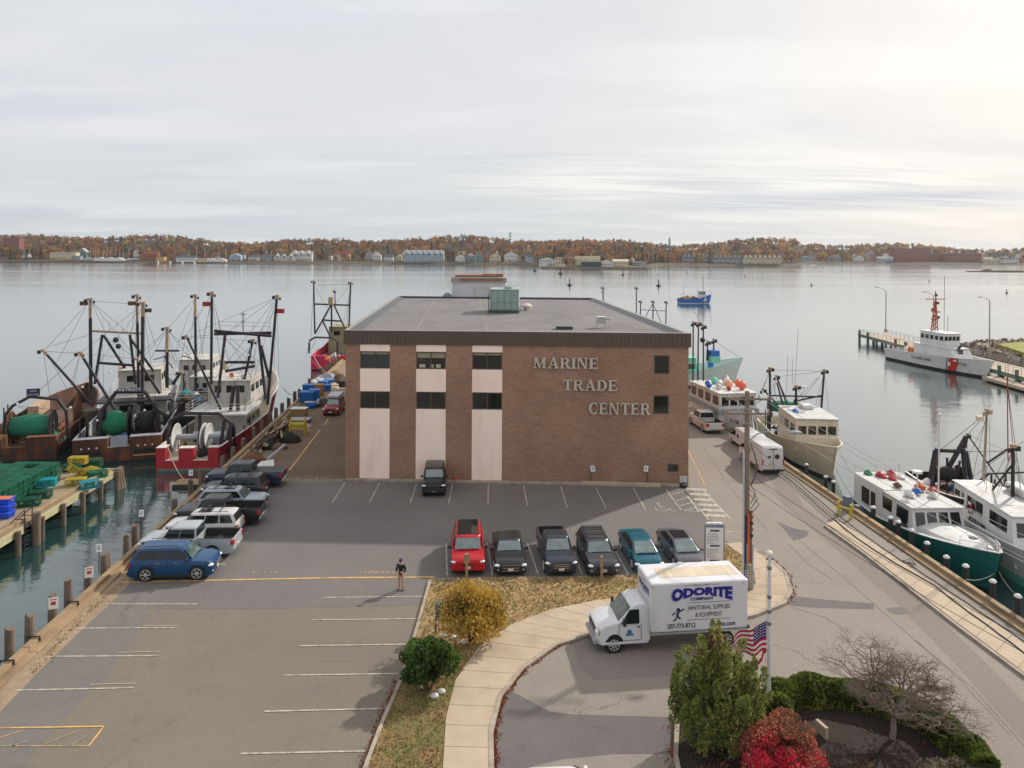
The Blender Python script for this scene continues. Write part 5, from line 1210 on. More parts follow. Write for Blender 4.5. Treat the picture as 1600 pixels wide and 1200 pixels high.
for k,(x,y)in enumerate(((7,2.8),(8,-1),(2.6,-2.6),(6.5,0.3),(9,2))):heap(pb,(x,y,1.25),[M_junk,M_netd,M_steel,M_blueg,M_junk][k],'deck_gear',s=.7,seed=k+9)
lamps(pb,[A(188,577,12),A(172,582,12),A(155,637,3),A(152,657,2.6),A(226,641,3),A(129,605,8)])
# ---- rusty trawler at the left edge
lb=boat('trawler','rusty trawler at the left edge with orange rusted net reel and streaked hull','fishing boat',G(22,724,WZ),AXR+.22)
hull(lb,26,7.4,lambda t:2.35+max(0,t-.55)*2.4,1.1,M_rust2,rail=M_rusty,boot=M_bootb,dk=M_junk,stern=.97,transom=[(-1,-.26,2.4,.6),(-.26,.3,1.5,0),(.3,1,2.4,.6)])
A=lambda px,py,x:at(lb,px,py,x)
reel(lb,3.6,1.5,-2.3,2.8,1.6,.5,net=mat('green_net_worn',srgb(36,118,92),.9,var=.4,scale=5,bump=1.,bscale=20,stretch=(4,1,1),dirt=srgb(60,66,60),dscale=.7),fm=M_rusty,fm2=M_steel)
frame_(lb,[(A(4,690,2),A(8,648,2)),(A(8,648,2),A(20,634,2)),(A(20,634,2),A(46,620,3)),(A(46,620,3),A(90,624,3)),(A(90,624,3),A(103,642,3)),(A(103,642,3),A(108,690,3))],.15)
mb=MB();c=A(52,613,3);mb.box(*c,.06,1.2,.75);nb=mb.build('name_board',M_navy,lb)
text('name_text','LION',.26,MATS['text_white'],nb,frame(c+Vector((-.04,0,.06)),(0,-1,0),(0,0,1)),.004,width=.6)
text('name_text','PORTLAND',.22,MATS['text_white'],nb,frame(c+Vector((-.04,0,-.3)),(0,-1,0),(0,0,1)),.004,width=1.05)
heap(lb,(3.2,-2.6,1.2),M_green,'net_pile',s=.95,seed=4);heap(lb,(6,1.8,1.2),M_junk,'deck_gear',s=1.0,seed=5);heap(lb,(9,-2,1.2),M_orange,'deck_gear',s=.7,seed=6)
mb=MB();mb.box(.8,1.6,1.7,.12,1.5,1.9);mb.build('tan_chute',mat('tan_streak',srgb(166,130,84),.8,var=.3,scale=2,stretch=(1,1,.3)),lb)
mb=MB();mb.add([(12,2.6,2.0),(12,1.5,2.0),(16,1.5,2.1),(16,2.6,2.1),(12,2.6,3.2),(12,1.5,3.2),(16,1.5,3.4),(16,2.6,3.4)],[(0,1,5,4),(1,2,6,5),(2,3,7,6),(4,5,6,7)]);mb.build('shelter',M_masttop,lb)
mb=MB();mb.tube(A(142,640,10),A(142,668,10),.9,n=14);mb.build('trawl_door',mat('gear_olive',srgb(92,84,66),.8,var=.3),lb);mb=MB();mb.prism_y([(9,1.2),(11.6,1.2),(12,3.2),(10.4,4.6),(9.2,3.4)],-2.9,-2.7);mb.build('trawl_door',M_rusty,lb)
lamps(lb,[A(27,631,2),A(110,637,3)])
# ---- boats moored outside, hidden hulls: black ketch rig and white wheelhouses
ob=boat('trawler','dark hulled fishing boat with a crosstree mast between the rusty and red trawlers','fishing boat',(-37.2,83),AXR+.03)
hull(ob,18,4.4,lambda t:2.3+max(0,t-.5)*3,1.2,M_steel,rail=M_rail,boot=M_bootb,dk=M_junk,stern=.9)
A=lambda px,py,x:at(ob,px,py,x)
house(ob,8,13,3.6,1.2,5.2,M_twh,.1,win=(5,3,3),wz=.75,wh=.14)
spar(ob,A(261,640,6),A(261,512,6),.26,.3);frame_(ob,[(A(243,548,6),A(280,548,6))],.12,M_steel,'crosstree')
spar(ob,A(306,628,8),A(305,461,8),.22,.2);spar(ob,A(270,600,5),A(283,581,5),.22,.02,name='crane_arm')
rails(ob,[(3,2.,3.4),(3,-2,3.4),(8,-2,3.4)],.95,3)
mb=MB();mb.prism([(2.8,-2.1),(2.8,2.1),(8,2.1),(8,-2.1)],3.2,3.36);mb.build('upper_deck',M_steel,ob)
wires(ob,[(A(261,515,6),A(236,560,8)),(A(261,515,6),A(305,570,12)),(A(261,515,6),A(225,548,6)),(A(261,515,6),A(297,548,6)),(A(305,465,8),A(296,560,12)),(A(305,465,8),A(318,560,12)),(A(265,556,6),A(307,590,10)),(A(252,622,5),A(283,590,5))],.022)
ladder(ob,A(272,575,7),A(266,548,7));heap(ob,(6,1.5,3.36),mat('teal_tarp',srgb(26,110,112),.8,var=.2),'tarp',s=.8,seed=3);heap(ob,(6.5,-1.6,3.36),M_blueg,'tarp',s=.6,seed=8)
wb=boat('trawler','white fishing boat with a tall wheelhouse moored outside the dark hulled boat','fishing boat',(-43.0,97),AXR+.06)
hull(wb,20,5.2,lambda t:2.0+max(0,t-.5)*3,1.1,M_bwhite,boot=M_bootb,stern=.9)
house(wb,4,10,4.2,1.1,5.8,M_twh,.1,win=(5,4,3),wz=.78,wh=.14);rails(wb,[(4,-2.,5.9),(4,2.,5.9),(9.5,2.,5.9)],.8,2)
A=lambda px,py,x:at(wb,px,py,x);frame_(wb,[(A(262,548,9),A(248,590,9)),(A(262,548,9),A(276,590,9)),(A(262,548,9),A(262,530,9))],.08,M_rail,'mast_frame')
# ---- magenta trawler further up the pier
mg=boat('trawler','magenta hulled trawler with an A frame and two tall outriggers up the pier','fishing boat',G(516,579,WZ),AXR+.0)
A=lambda px,py,x:at(mg,px,py,x)
hull(mg,26,7.4,lambda t:2.5+max(0,t-.5)*3.4,1.2,M_mag,rail=M_mag,boot=M_bootb,dk=M_junk,stern=.9,transom=[(-1,-.3,2.5,.6),(-.3,.3,1.7,0),(.3,1,2.5,.6)])
spar(mg,A(492,522,12),A(490,439,12),.2,.02);spar(mg,A(545,520,12),A(548,441,12),.2,.02);spar(mg,A(524,480,12),A(523,454,12),.12,.02)
frame_(mg,[(A(493,520,9),A(517,477,11)),(A(522,477,11),A(546,528,9)),(A(504,501,10),A(516,526,10)),(A(505,500,10),A(534,502,10)),(A(492,475,12),A(547,477,12)),(A(483,552,4),A(483,535,4)),(A(483,533,4),A(492,527,4)),(A(492,527,4),A(520,528,4)),(A(520,528,4),A(530,536,4)),(A(527,556,4),A(527,536,4)),(A(518,475,11),A(518,520,11))],.16)
house(mg,12,18,5.2,1.2,6.3,mat('drab_house',srgb(150,142,112),.8,var=.1,dirt=srgb(90,74,60)),.1,win=(5,3,2),wz=.78,wh=.16)
mb=MB();mb.tube(A(517,476,11),A(517,464,11),.5,n=8);mb.build('crows_nest',M_masttop,mg)
for k,(x,y,m_)in enumerate(((3,1,M_orange),(3.4,-1,M_bwhite),(5,2,M_junk),(6,-2,M_netd),(7,.5,M_grey),(2.4,0,M_rust))):heap(mg,(x,y,1.25),m_,'deck_gear',s=.9,seed=k+20)
wires(mg,[(A(478,556,2),A(484,536,4)),(A(490,445,12),A(486,520,20)),(A(548,445,12),A(541,500,20)),(A(548,445,12),A(522,476,11))],.03)
# ---- far working boat out on the water
fb=boat('fishing_boat','small blue fishing boat under way out on the bay','fishing boat',G(1060,473.5,WZ),rad(-2))
s_=G(1060,473.5,WZ).y/FPX
hull(fb,51*s_,5.2,lambda t:1.9+max(0,t-.55)*3.6,.9,M_blueg,rail=M_blueg,boot=M_bwhite,stern=.9)
house(fb,31*s_,42*s_,3.6,.9,5.2,M_bwhite,.1,win=(4,3,2),wz=.76,wh=.2)
heap(fb,(14*s_,0,.9),mat('trap_tan',srgb(160,120,70),.9,var=.3),'trap_load',s=2.1,seed=2);heap(fb,(22*s_,0,.9),M_junk,'trap_load',s=1.8,seed=3);heap(fb,(6*s_,0,.9),M_rust,'trap_load',s=1.5,seed=5)
spar(fb,(38*s_,0,5),(38*s_,0,11),.12,.02);spar(fb,(8*s_,0,1),(8*s_,0,6.5),.07,.3)
# ---- cluster of masts beyond the roof on the right
def rigonly(label,px0,py0,Y,masts,bars,hullm,house_c):
 b=boat('fishing_boat',label,'fishing boat',GY(px0,py0,Y).to_2d(),AXR)
 hull(b,18,5.4,lambda t:1.9+max(0,t-.5)*3,1.,hullm,boot=M_bootb,stern=.9)
 house(b,8,13,4.0,1.,5.0,house_c,.1,win=(4,3,2),wz=.76,wh=.2)
 AA=lambda px,py,x:at(b,px,py,x)
 for(xa,ya),(xb,yb),r in masts:spar(b,AA(xa,ya,8),AA(xb,yb,8),r,.05)
 frame_(b,[(AA(*p,8),AA(*q,8))for p,q in bars],.07);return b
rigonly('fishing boat beyond the roof with paired masts joined by a crossbar',1022,560,150,[((1000,520),(1001,470),.16),((1020,520),(1020.5,470),.18),((1040,520),(1041,471),.16),((994,520),(994.5,449),.16)],[((1001,484),(1041,486)),((1020,474),(1036,510)),((1020,474),(1006,500))],M_bwhite,M_bwhite)
rigonly('fishing boat beyond the roof with one tall dark mast',945,540,175,[((943.5,510),(942,449),.2)],[((940,458),(944,450))],M_teal,M_bwhite)
# ---- boats on the east side of the pier
kf=boat('lobster_boat','white lobster boat with a grey name band and orange buoys on its roof','fishing boat',G(1148,694,WZ),AXR+math.pi-.95)
kf.location=(*G(1137,688,WZ).xy,WZ)
hb=None
# built bow first: local x runs from the stern to the stem, here the boat lies along the pier with its bow to the camera
kf.rotation_euler.z=AXR+math.pi+.10
kf.location=Vector((G(1143,697,WZ).x-.9,G(1143,697,WZ).y+12.0,WZ));kf.scale=(1.08,)*3
hull(kf,13.5,4.8,lambda t:1.9+t*1.9,1.1,M_bwhite,boot=M_bootb,stern=.9,full=.45)
kh=house(kf,3.2,10.6,4.1,2.2,5.1,M_bwhite,.05,win=(4,4,0),wz=.74,wh=.3)
mb=MB();mb.box(6.9,0,3.35,7.5,4.26,.5);mb.build('grey_band',M_grey,kh)
text('name_text','KINGFISHER',.3,MATS['text_white'],kh,frame((10.68,0,3.27),(0,1,0),(0,0,1)),.004,width=1.6)
text('name_text','Kingfisher',.5,M_navy,kf,frame((12.2,-.6,2.55),(.5,1,0),(0,0,1)),.02,width=1.9)
for k,(x,y,r,m_)in enumerate(((9,1.2,.62,mat('buoy_orange',srgb(226,110,80),.6,var=.08)),(8,.2,.6,mat('buoy_peach',srgb(226,168,128),.6,var=.08)),(7,1.7,.5,MATS['buoy_orange']),(7.4,-.6,.5,M_bwhite),(6.2,.8,.55,M_bwhite),(6.6,-1.5,.42,M_blueg),(7.6,-1.8,.4,M_blueg),(5.2,1.2,.6,mat('buoy_lilac',srgb(176,160,176),.6)),(5.4,-.2,.5,M_seag),(8.6,-1.2,.4,M_bwhite),(9.3,-.4,.32,M_red))):
 mb=MB();r*=.72;mb.ball((x,y,5.2+r),r,12,8);mb.tube((x,y,5.2+2*r),(x,y,5.3+2*r),.06,n=6);mb.build('buoy',m_,kf,smooth=60)
A=lambda px,py,x:at(kf,px,py,x)
for(xa,ya),(xb,yb)in(((1083,600),(1083.5,515)),((1090,600),(1091,516)),((1098,600),(1098,520)),((1104,570),(1104,543)),((1113,560),(1113,540))):
 p,q=A(xa,ya,4),A(xb,yb,4);spar(kf,p,q,.11,.02,name='pole')
wires(kf,[(A(x,520,4),A(x,470,4))for x in(1090,1097,1098.5,1109)],.012)
wires(kf,[(A(1110,540,4),A(1150,566,4)),(A(1098,522,4),A(1085,500,4)),(A(1098,560,4),A(1112,558,4))],.02)
mb=MB();mb.ball(A(1097,541,4),.3,8,6);mb.build('radar_ball',M_steel,kf,smooth=60)
mb=MB();mb.box(*A(1112,561,4),1.2,1.,.8);mb.build('blue_bin',M_blueg,kf);mb=MB();mb.box(*A(1112,568,4),1.3,1.1,.7);mb.build('seafoam_bin',M_seag,kf)
sf=boat('fishing_boat','seafoam green boat with only its flared white bow visible past the lobster boat','fishing boat',G(1110,600,WZ),rad(14))
sf.location=(*G(1118,604,WZ).xy,WZ);sf.rotation_euler.z=rad(10)
sf.location.x-=12.0
hull(sf,17.5,5.,lambda t:1.9+max(0,t-.3)*3.2,1.5,mat('hull_pale',srgb(196,208,200),.5,var=.05),rail=M_seag,boot=mat('boot_maroon',srgb(110,44,52),.7),dk=M_seag,stern=.9,full=.4,flare=.3,rake=.1,boot_h=.3)
house(sf,4,9,3.8,1.5,4.4,M_seag,.1,win=(4,3,2));mb=MB();mb.box(11.4,-1.2,3.4,.7,.6,1.3);mb.build('blue_barrel',M_blueg,sf)
# cream dragger
cr=boat('fishing_boat','cream fishing boat with a boxy wheelhouse and green net drum beyond the white vans','fishing boat',G(1212,705,WZ),0)
def bowboat(root,stern_px,bow_px):
 s,b=G(*stern_px,WZ),G(*bow_px,WZ);root.location=s;d=b-s;root.rotation_euler.z=math.atan2(d.y,d.x);return d.length
Lc=bowboat(cr,(1213,676),(1302,753))
print('cream L',Lc)
hull(cr,Lc*1.04,5.6,lambda t:1.9+max(0,t-.45)*2.6,1.1,M_cream,boot=M_bootb,stern=.9,rail=M_cream,full=.5,flare=.22,dk=M_wdeck)
k=Lc/17.;house(cr,7.4*k,13.0*k,4.2,1.6,4.7,M_cream,.04,win=(4,3,0),wz=.66,wh=.26,roofm=M_wdeck)
A=lambda px,py,x:at(cr,px,py,x)
spar(cr,A(1203,690,6),A(1203,575,6),.16,.03);spar(cr,A(1280,680,7.5),A(1288,578,7.5),.15,.03);spar(cr,A(1243,670,7),A(1244,603,7),.17,.03)
spar(cr,A(1232,650,6),A(1192,608,6),.12,.05,name='boom');spar(cr,A(1240,660,7),A(1213,587,7),.12,.05,name='boom')
frame_(cr,[(A(1203,618,6.5),A(1284,620,6.5)),(A(1246,626,6.5),A(1284,618,6.5)),(A(1214,598,6),A(1228,650,6)),(A(1174,650,1),A(1176,690,1)),(A(1168,655,1),A(1186,655,1)),(A(1184,690,1),A(1178,652,1)),(A(1251,668,8),A(1257,648,8)),(A(1256,668,8),A(1260,648,8))],.09)
wires(cr,[(A(1229,612,8),A(1231,555,8)),(A(1242,600,8),A(1247,515,8)),(A(1203,580,6),A(1190,610,6)),(A(1288,582,7.5),A(1300,690,12)),(A(1288,582,7.5),A(1270,650,8)),(A(1284,620,7),A(1265,670,7)),(A(1246,606,7),A(1290,690,12)),(A(1238,600,7),A(1238,560,7)),(A(1213,590,6),A(1248,660,7)),(A(1303,690,14),A(1330,740,20))],.018)
mb=MB();c=A(1256,606,8);mb.tube(c,c+Vector((0,0,.2)),.28,n=10);mb.tube(c-Vector((0,0,.9)),c,.04,n=6);mb.build('radar',M_bwhite,cr)
reel(cr,2.6,1.4,-1.5,3.6,.85,.3,net=M_green,fm=M_steel)
for k_,(x,y)in enumerate(((4.6,.6),(5.4,-1.0),(3.4,1.2))):heap(cr,(x,y,1.15),[M_junk,M_netd,M_grey][k_],'deck_gear',s=.7,seed=k_+30)
mb=MB();mb.box(9,.5,5.0,1.6,1.1,.4);mb.build('life_raft',M_bwhite,cr,bevel=.1);heap(cr,(11,-1.2,4.8),M_blueg,'roof_gear',s=.3,seed=5)
rails(cr,[(13.3,2.2,2.6),(16,1.3,3.0),(17.3,.1,3.2),(16,-1.3,3.0)],.5,1)
# teal boat near the camera
tb=boat('fishing_boat','teal hulled boat with a white cabin and four slanted front windows at the east kerb','fishing boat',(0,0),0)
Lt=bowboat(tb,(1372,808),(1560,935));print('teal L',Lt)
hull(tb,Lt*1.02,4.6,lambda t:1.5+max(0,t-.3)*1.9,.75,M_teal,boot=M_bootb,rail=M_bwhite,dk=M_wdeck,stern=.92,full=.5,flare=.25,bw=.18)
A=lambda px,py,x:at(tb,px,py,x)
k=Lt
mb=MB();zt=2.35
rg=[]
for t,hbm,z in((.50,.88,2.15),(.62,.86,2.2),(.74,.78,2.25),(.86,.55,2.25),(.93,.3,2.2)):hbm*=.80;z+=.28*(t-.5)/.4;rg.append([(t*k,-2.25*hbm,1.6),(t*k,-2.25*hbm*.92,z),(t*k,-.6*hbm,z+.22),(t*k,.6*hbm,z+.22),(t*k,2.25*hbm*.92,z),(t*k,2.25*hbm,1.6)])
mb.loft(rg,closed=False);mb.build('trunk_cabin',M_bwhite,tb,smooth=30)
mb=MB();mb.box(.82*k,.1,2.74,.4,.4,.05);mb.build('hatch',M_black,tb)
tw=house(tb,.25*k,.60*k,3.8,.8,3.35,M_bwhite,.28,win=(4,2,0),wz=.72,wh=.34,roofm=M_wdeck,over=.25,taper=.93)
mb=MB();mb.box(.14*k,0,3.45,.32*k,3.7,.1);mb.build('aft_roof',M_wdeck,tb)
for s in(1,-1):
 mb=MB();mb.box(.14*k,s*1.85,2.1,.3*k,.08,2.6);sd_=mb.build('side_screen',M_bwhite,tb);mb=MB();mb.box(.12*k,s*1.9,2.3,1.1,.04,1.2);mb.box(.20*k,s*1.9,2.3,.6,.04,1.2);mb.build('opening',M_black,sd_)
mb=MB();mb.box(.50*k,-1.93,2.2,.6,.06,1.7);mb.build('door',M_glass,tw);mb=MB();mb.box(.50*k,1.93,2.2,.6,.06,1.7);mb.build('door',M_glass,tw)
spar(tb,A(1466,792,.38*k),A(1468,648,.38*k),.07,.02,m=M_rail,tm=M_rail,block=False)
for j,(x,y,z,s,m_)in enumerate(((.03,.8,3.5,.35,M_red),(.07,-.3,3.5,.38,M_red),(.02,-1.0,3.5,.32,M_green),(.10,1.0,3.5,.3,M_bwhite),(.30,.9,3.6,.4,M_orange),(.36,.2,3.6,.3,M_blueg),(.40,-.7,3.6,.34,M_bwhite),(.34,1.5,3.6,.3,M_red),(.0,.2,3.5,.3,M_bwhite),(.12,.2,3.5,.3,M_red),(.42,.9,3.6,.3,M_bwhite),(.26,-.5,3.6,.28,M_junk))):heap(tb,(x*k,y,z),m_,'roof_gear',s=s,seed=j+40)
mb=MB();mb.tube((.36*k,.2,3.9),(.36*k,.2,5.0),.05,n=6);mb.tube((.36*k,.2,5.0),(.36*k,.2,5.15),.35,n=12);mb.build('radar',M_bwhite,tb)
rails(tb,[(-.2,-1.8,3.5),(-.2,1.8,3.5),(.12*k,1.8,3.5)],.7,1);rails(tb,[(.86*k,1.15,2.5),(.97*k,.4,2.75),(1.0*k,0,2.85),(.97*k,-.4,2.75),(.86*k,-1.15,2.5)],.35,1)
# dragger beyond the teal boat with a black gantry
gd=boat('fishing_boat','fishing boat with a heavy dark stern gantry and net drum behind the teal boat','fishing boat',(0,0),0)
Lg=bowboat(gd,(1455,765),(1590,850))
hull(gd,Lg,5.0,lambda t:1.6+max(0,t-.4)*1.6,.9,M_steel,boot=M_bootb,rail=M_rail,dk=M_junk,stern=.92)
A=lambda px,py,x:at(gd,px,py,x)
frame_(gd,[(A(1449,770,2),A(1462,703,2)),(A(1455,770,3),A(1466,703,2)),(A(1462,703,2),A(1508,705,2)),(A(1508,705,2),A(1528,800,2)),(A(1505,705,2),A(1512,800,3)),(A(1474,745,2),A(1510,682,2)),(A(1506,700,2),A(1509,683,2))],.2)
reel(gd,2.6,1.0,-1.0,2.2,.75,.3,net=M_netd,fm=M_steel)
spar(gd,A(1533,845,6),A(1542,640,6),.13,.3,m=M_masttop);mb=MB();mb.box(*A(1531,654,6),.3,.5,.4);mb.build('mast_lamp',M_cream,gd)
spar(gd,A(1590,790,4),A(1511,678,2),.08,.02,name='boom')
wires(gd,[(A(1510,679,2),A(1575,705,6)),(A(1542,645,6),A(1510,790,4)),(A(1542,645,6),A(1536,820,8)),(A(1466,706,2),A(1510,700,3)),(A(1540,660,6),A(1490,760,2)),(A(1546,660,6),A(1548,790,8)),(A(1580,700,8),A(1600,690,8)),(A(1500,735,3),A(1505,770,3)),(A(1462,728,2),A(1500,728,2))],.018)
for j in range(5):heap(gd,(2+j*1.6,[-1.2,.8,0,1.2,-1][j],1.),[M_bwhite,M_grey,M_orange,M_junk,M_netd][j],'deck_gear',s=.6,seed=j+60)
house(gd,Lg*.5,Lg*.68,2.6,.9,2.6,M_bwhite,.1,win=(3,2,0))
# white boat with registration number at the right edge
nbt=boat('fishing_boat','white fishing boat with a red striped life ring, cut by the right edge','fishing boat',(0,0),0)
Ln=bowboat(nbt,(1518,828),(1660,930))
hull(nbt,15,5.0,lambda t:1.9+t*1.0,1.0,M_bwhite,boot=M_seag,rail=M_bwhite,dk=M_wdeck,stern=.92,boot_h=.6)
nh=house(nbt,3.0,9.5,4.2,1.0,4.1,M_bwhite,.2,win=(4,2,1),wz=.74,wh=.28,roofm=M_wdeck)
text('registration_number','622170',.6,M_navy,nh,frame((4.9,-2.13,2.0),(1,0,0),(0,.04,1)),.01,off=.01,width=2.1)
mb=MB();n_=16
for j in range(n_):
 a0,a1=6.283*j/n_,6.283*(j+1)/n_;mb.tube((3.9+.34*math.cos(a0),-2.12,3.0+.34*math.sin(a0)),(3.9+.34*math.cos(a1),-2.12,3.0+.34*math.sin(a1)),.1,n=6,m=j//2%2)
mb.build('life_ring',[M_red,M_bwhite],nh)
A=lambda px,py,x:at(nbt,px,py,x)
spar(nbt,A(1582,800,5),A(1583,696,5),.16,.03);spar(nbt,A(1575,720,5),A(1574,590,5),.05,.02,m=M_red,tm=M_red,block=False)
frame_(nbt,[(A(1536,785,3),A(1580,728,5)),(A(1542,724,5),A(1574,702,5)),(A(1545,740,5),A(1600,738,5)),(A(1551,758,3),A(1572,790,3)),(A(1572,760,4),A(1600,763,4))],.07)
mb=MB();mb.box(4.5,1.,4.5,2.4,1.0,.6);mb.build('life_raft',M_bwhite,nbt,bevel=.2)
wires(nbt,[(A(1583,700,5),A(1600,760,8)),(A(1583,700,5),A(1556,790,4)),(A(1583,700,5),A(1540,820,4)),(A(1575,600,5),A(1575,560,5))],.018)
mb=MB();mb.path([A(1556,780,3),A(1568,820,4),A(1572,840,4)],.05);mb.build('davit',M_rail,nbt)
# ---- coast guard cutter
cg=boat('patrol_boat','white coast guard cutter with a red diagonal stripe and orange mast','patrol boat',(0,0),0)
Lq=bowboat(cg,(1398,560),(1545,592));print('cutter L',Lq)
kq=Lq/26.5
SHQ=lambda t:(2.3+.9*t+1.0*max(0,t-.6))*kq
hull(cg,Lq*1.05,5.8*kq,SHQ,lambda t:(1.6+.9*t)*kq,M_bwhite,boot=M_bootb,rail=M_bwhite,dk=mat('deck_grey',srgb(120,122,124),.8),stern=.92,full=.45,flare=.25,boot_h=.45*kq,rake=.08)
mb=MB()
def cgs(x0,x1,m_,nm):
    # the slanted stripe follows the hull side: quads just outside the plating
 mb=MB();n_=8;B2=5.8*kq/2;L_=Lq*1.05
 def pt(t,v):
  full=.45;b=B2*(1 if t<full else max(.012,1-((t-full)/(1-full))**2.3));w=min(b,B2*(1 if t<full*.8 else 1-((t-full*.8)/(1-full*.8))**1.75)*.85)
  zs=SHQ(t);rk=.08*L_*max(0,(t-.6)/.4)**1.5;z=.45*kq+(zs-.45*kq)*v;bh=.45*kq;zm=zs*.62+bh*.38
  if z>zm:q=(zs-z)/(zs-zm);y=b+(w-b)*.38*q;x=t*L_-rk*.3*q
  else:q=(zm-z)/(zm-bh);y=b+(w-b)*(.38+.47*q);x=t*L_-rk*(.3+.5*q)
  return(x,-(y+.05),z)
 for i in range(n_):
  v0,v1=i/n_*.98,(i+1)/n_*.98;mb.add([pt(x0+.03*v0,v0),pt(x1+.03*v0,v0),pt(x1+.03*v1,v1),pt(x0+.03*v1,v1)],[(0,1,2,3)])
 mb.build(nm,m_,cg);return pt
pt=cgs(.665,.74,mat('cg_red',srgb(196,44,36),.5),'red_stripe');cgs(.647,.654,mat('cg_blue',srgb(30,60,120),.5),'blue_stripe')
def onhull(name,s,size,t0,w):
 a,b=Vector(pt(t0,.55)),Vector(pt(t0+.1,.55));text(name,s,size,mat('cg_text',srgb(60,62,70),.6),cg,frame(a+Vector((0,-.28,-.1)),b-a,(0,-.25,1)),.02,width=w)
onhull('hull_text','U.S. COAST GUARD',.8*kq,.44,5.4*kq);onhull('hull_text','87326',.8*kq,.80,2.0*kq)
mb=MB();c=Vector(pt(.69,.5));mb.lathe([(.001,0),(.42*kq,0),(.42*kq,.05)],n=14,M=Matrix.Translation(c+Vector((0,-.03,0)))@Matrix.Rotation(rad(90),4,'X'));mb.build('emblem',mat('emblem_cream',srgb(214,196,150),.6),cg)
house(cg,9*kq,21*kq,4.4*kq,2.4*kq,4.6*kq,M_bwhite,.9,name='superstructure');house(cg,10.5*kq,17*kq,3.9*kq,4.6*kq,7.4*kq,M_bwhite,-.1,win=(4,5,2),wz=.66,wh=.3)
M_om=mat('mast_orange',srgb(176,96,70),.6,var=.15)
mz=7.5*kq;mx=12.5*kq
frame_(cg,[((mx-.6*kq,-.5*kq,mz),(mx,0,mz+6.4*kq)),((mx-.6*kq,.5*kq,mz),(mx,0,mz+6.4*kq)),((mx+.7*kq,0,mz),(mx,0,mz+8.2*kq))]+[((mx-.5*kq,-.45*kq*(1-i/8),mz+i*.9*kq),(mx+.5*kq*(1-i/8),0,mz+(i+1)*.9*kq))for i in range(7)]+[((mx,-2.2*kq,mz+6.6*kq),(mx,2.2*kq,mz+6.6*kq)),((mx-1.2*kq,0,mz+4*kq),(mx+1.4*kq,0,mz+4*kq)),((mx-1.2*kq,0,mz+2.4*kq),(mx+.8*kq,0,mz+2.4*kq))],.11,M_om,'lattice_mast')
for(x,z)in((.7,5.8),(-.8,4.4),(.9,2.9),(.2,7.4),(-.5,3.0)):mb=MB();mb.ball((mx+x*kq,0,mz+z*kq),.3*kq,8,6);mb.build('mast_equipment',M_steel if x>0 else M_om,cg,smooth=60)
wires(cg,[((mx+1,1,mz),(mx+1,1,mz+10)),((mx+3.5*kq,0,mz),(mx+3.5*kq,0,mz+3))],.04)
for x,y in((6.5,0.5),(5,-.5),(3.5,.6)):mb=MB();mb.box(x*kq,y*kq,2.6*kq,1.2*kq,1.1*kq,1.0*kq);mb.build('deck_box',M_bwhite if x>4 else M_orange,cg,bevel=.05)
for x in(7.6,8.4):mb=MB();mb.tube((x*kq,-2.1*kq,2.6*kq),(x*kq,-2.1*kq,3.6*kq),.3,n=8);mb.build('life_ring_rack',M_orange,cg)
mb=MB();mb.bar((19*kq,-.3,4.4*kq),(20*kq,-.3,5.4*kq),.3,.3);mb.box(19.4*kq,-.2,4*kq,.9*kq,.9*kq,1.1*kq);mb.build('deck_gun',M_steel,cg)
frame_(cg,[((25*kq,0,4.3*kq),(26*kq,-.1,5.8*kq))],.1)
rails(cg,[(.3,-2.4*kq,2.5*kq),(9*kq,-2.7*kq,2.7*kq)],1.0,2);rails(cg,[(19*kq,-2.1*kq,3.5*kq),(26*kq,-.4,4.2*kq)],.9,2)
mb=MB();mb.box(.8*kq,0,4.4*kq,2.0*kq,1.3*kq,.04);mb.tube((0,0,2.4*kq),(0,0,4.6*kq),.05,n=5);mb.build('flag',M_red,cg)
# more gear and rigging on the crowded west side boats
def busy(root,tops,decks,seed,L,B,dz,n_=14,heaps=10,r=.02,x0=2.):
 rr_=random.Random(seed);segs=[]
 for k in range(n_):
  a=rr_.choice(tops);b_=rr_.choice(decks+tops)
  if(a-b_).length>1:segs.append((a.lerp(b_,rr_.uniform(0,.15)),b_.lerp(a,rr_.uniform(0,.1))))
 wires(root,segs,r)
 for k in range(heaps):
  heap(root,(rr_.uniform(x0,L*.42),rr_.uniform(-.4,.4)*B,dz),rr_.choice([M_junk,M_netd,M_rusty,M_steel,M_orange,M_grey,M_junk,M_netd,M_blueg,M_bwhite]),'deck_gear',s=rr_.uniform(.3,.75),seed=seed*50+k)
 for k in range(5):
  x,y=rr_.uniform(x0,L*.45),rr_.choice((-.46,.46))*B;mb=MB();mb.tube((x,y,dz),(x,y,dz+rr_.uniform(1.5,3.2)),.07,n=5);mb.build('stanchion',M_steel,root)
A=lambda px,py,x:at(pb,px,py,x)
busy(pb,[A(141,470,11),A(214,465,11),A(223,476,10.5),A(125,552,8),A(214,561,8),A(160,523,12),A(203,523,12)],[A(150,640,6),A(246,640,3),A(163,640,3),A(120,640,8),A(190,640,14),A(240,600,14),A(100,640,6)],3,29,8,1.2,20,14)
A=lambda px,py,x:at(rb,px,py,x)
busy(rb,[A(331,460,12),A(433,464,12),A(291,526,9),A(352,522,12.5),A(404,524,12.5),A(395,533,13)],[A(345,640,9),A(300,640,6),A(360,650,8),A(418,630,12),A(380,650,9),A(330,600,12),A(428,585,22)],4,31,7,.95,20,8)
A=lambda px,py,x:at(lb,px,py,x)
busy(lb,[A(20,634,2),A(46,620,3),A(90,624,3),A(103,642,3)],[A(60,690,2),A(110,690,4),A(8,690,2),A(130,660,10)],5,26,7,1.1,6,16)
A=lambda px,py,x:at(ob,px,py,x)
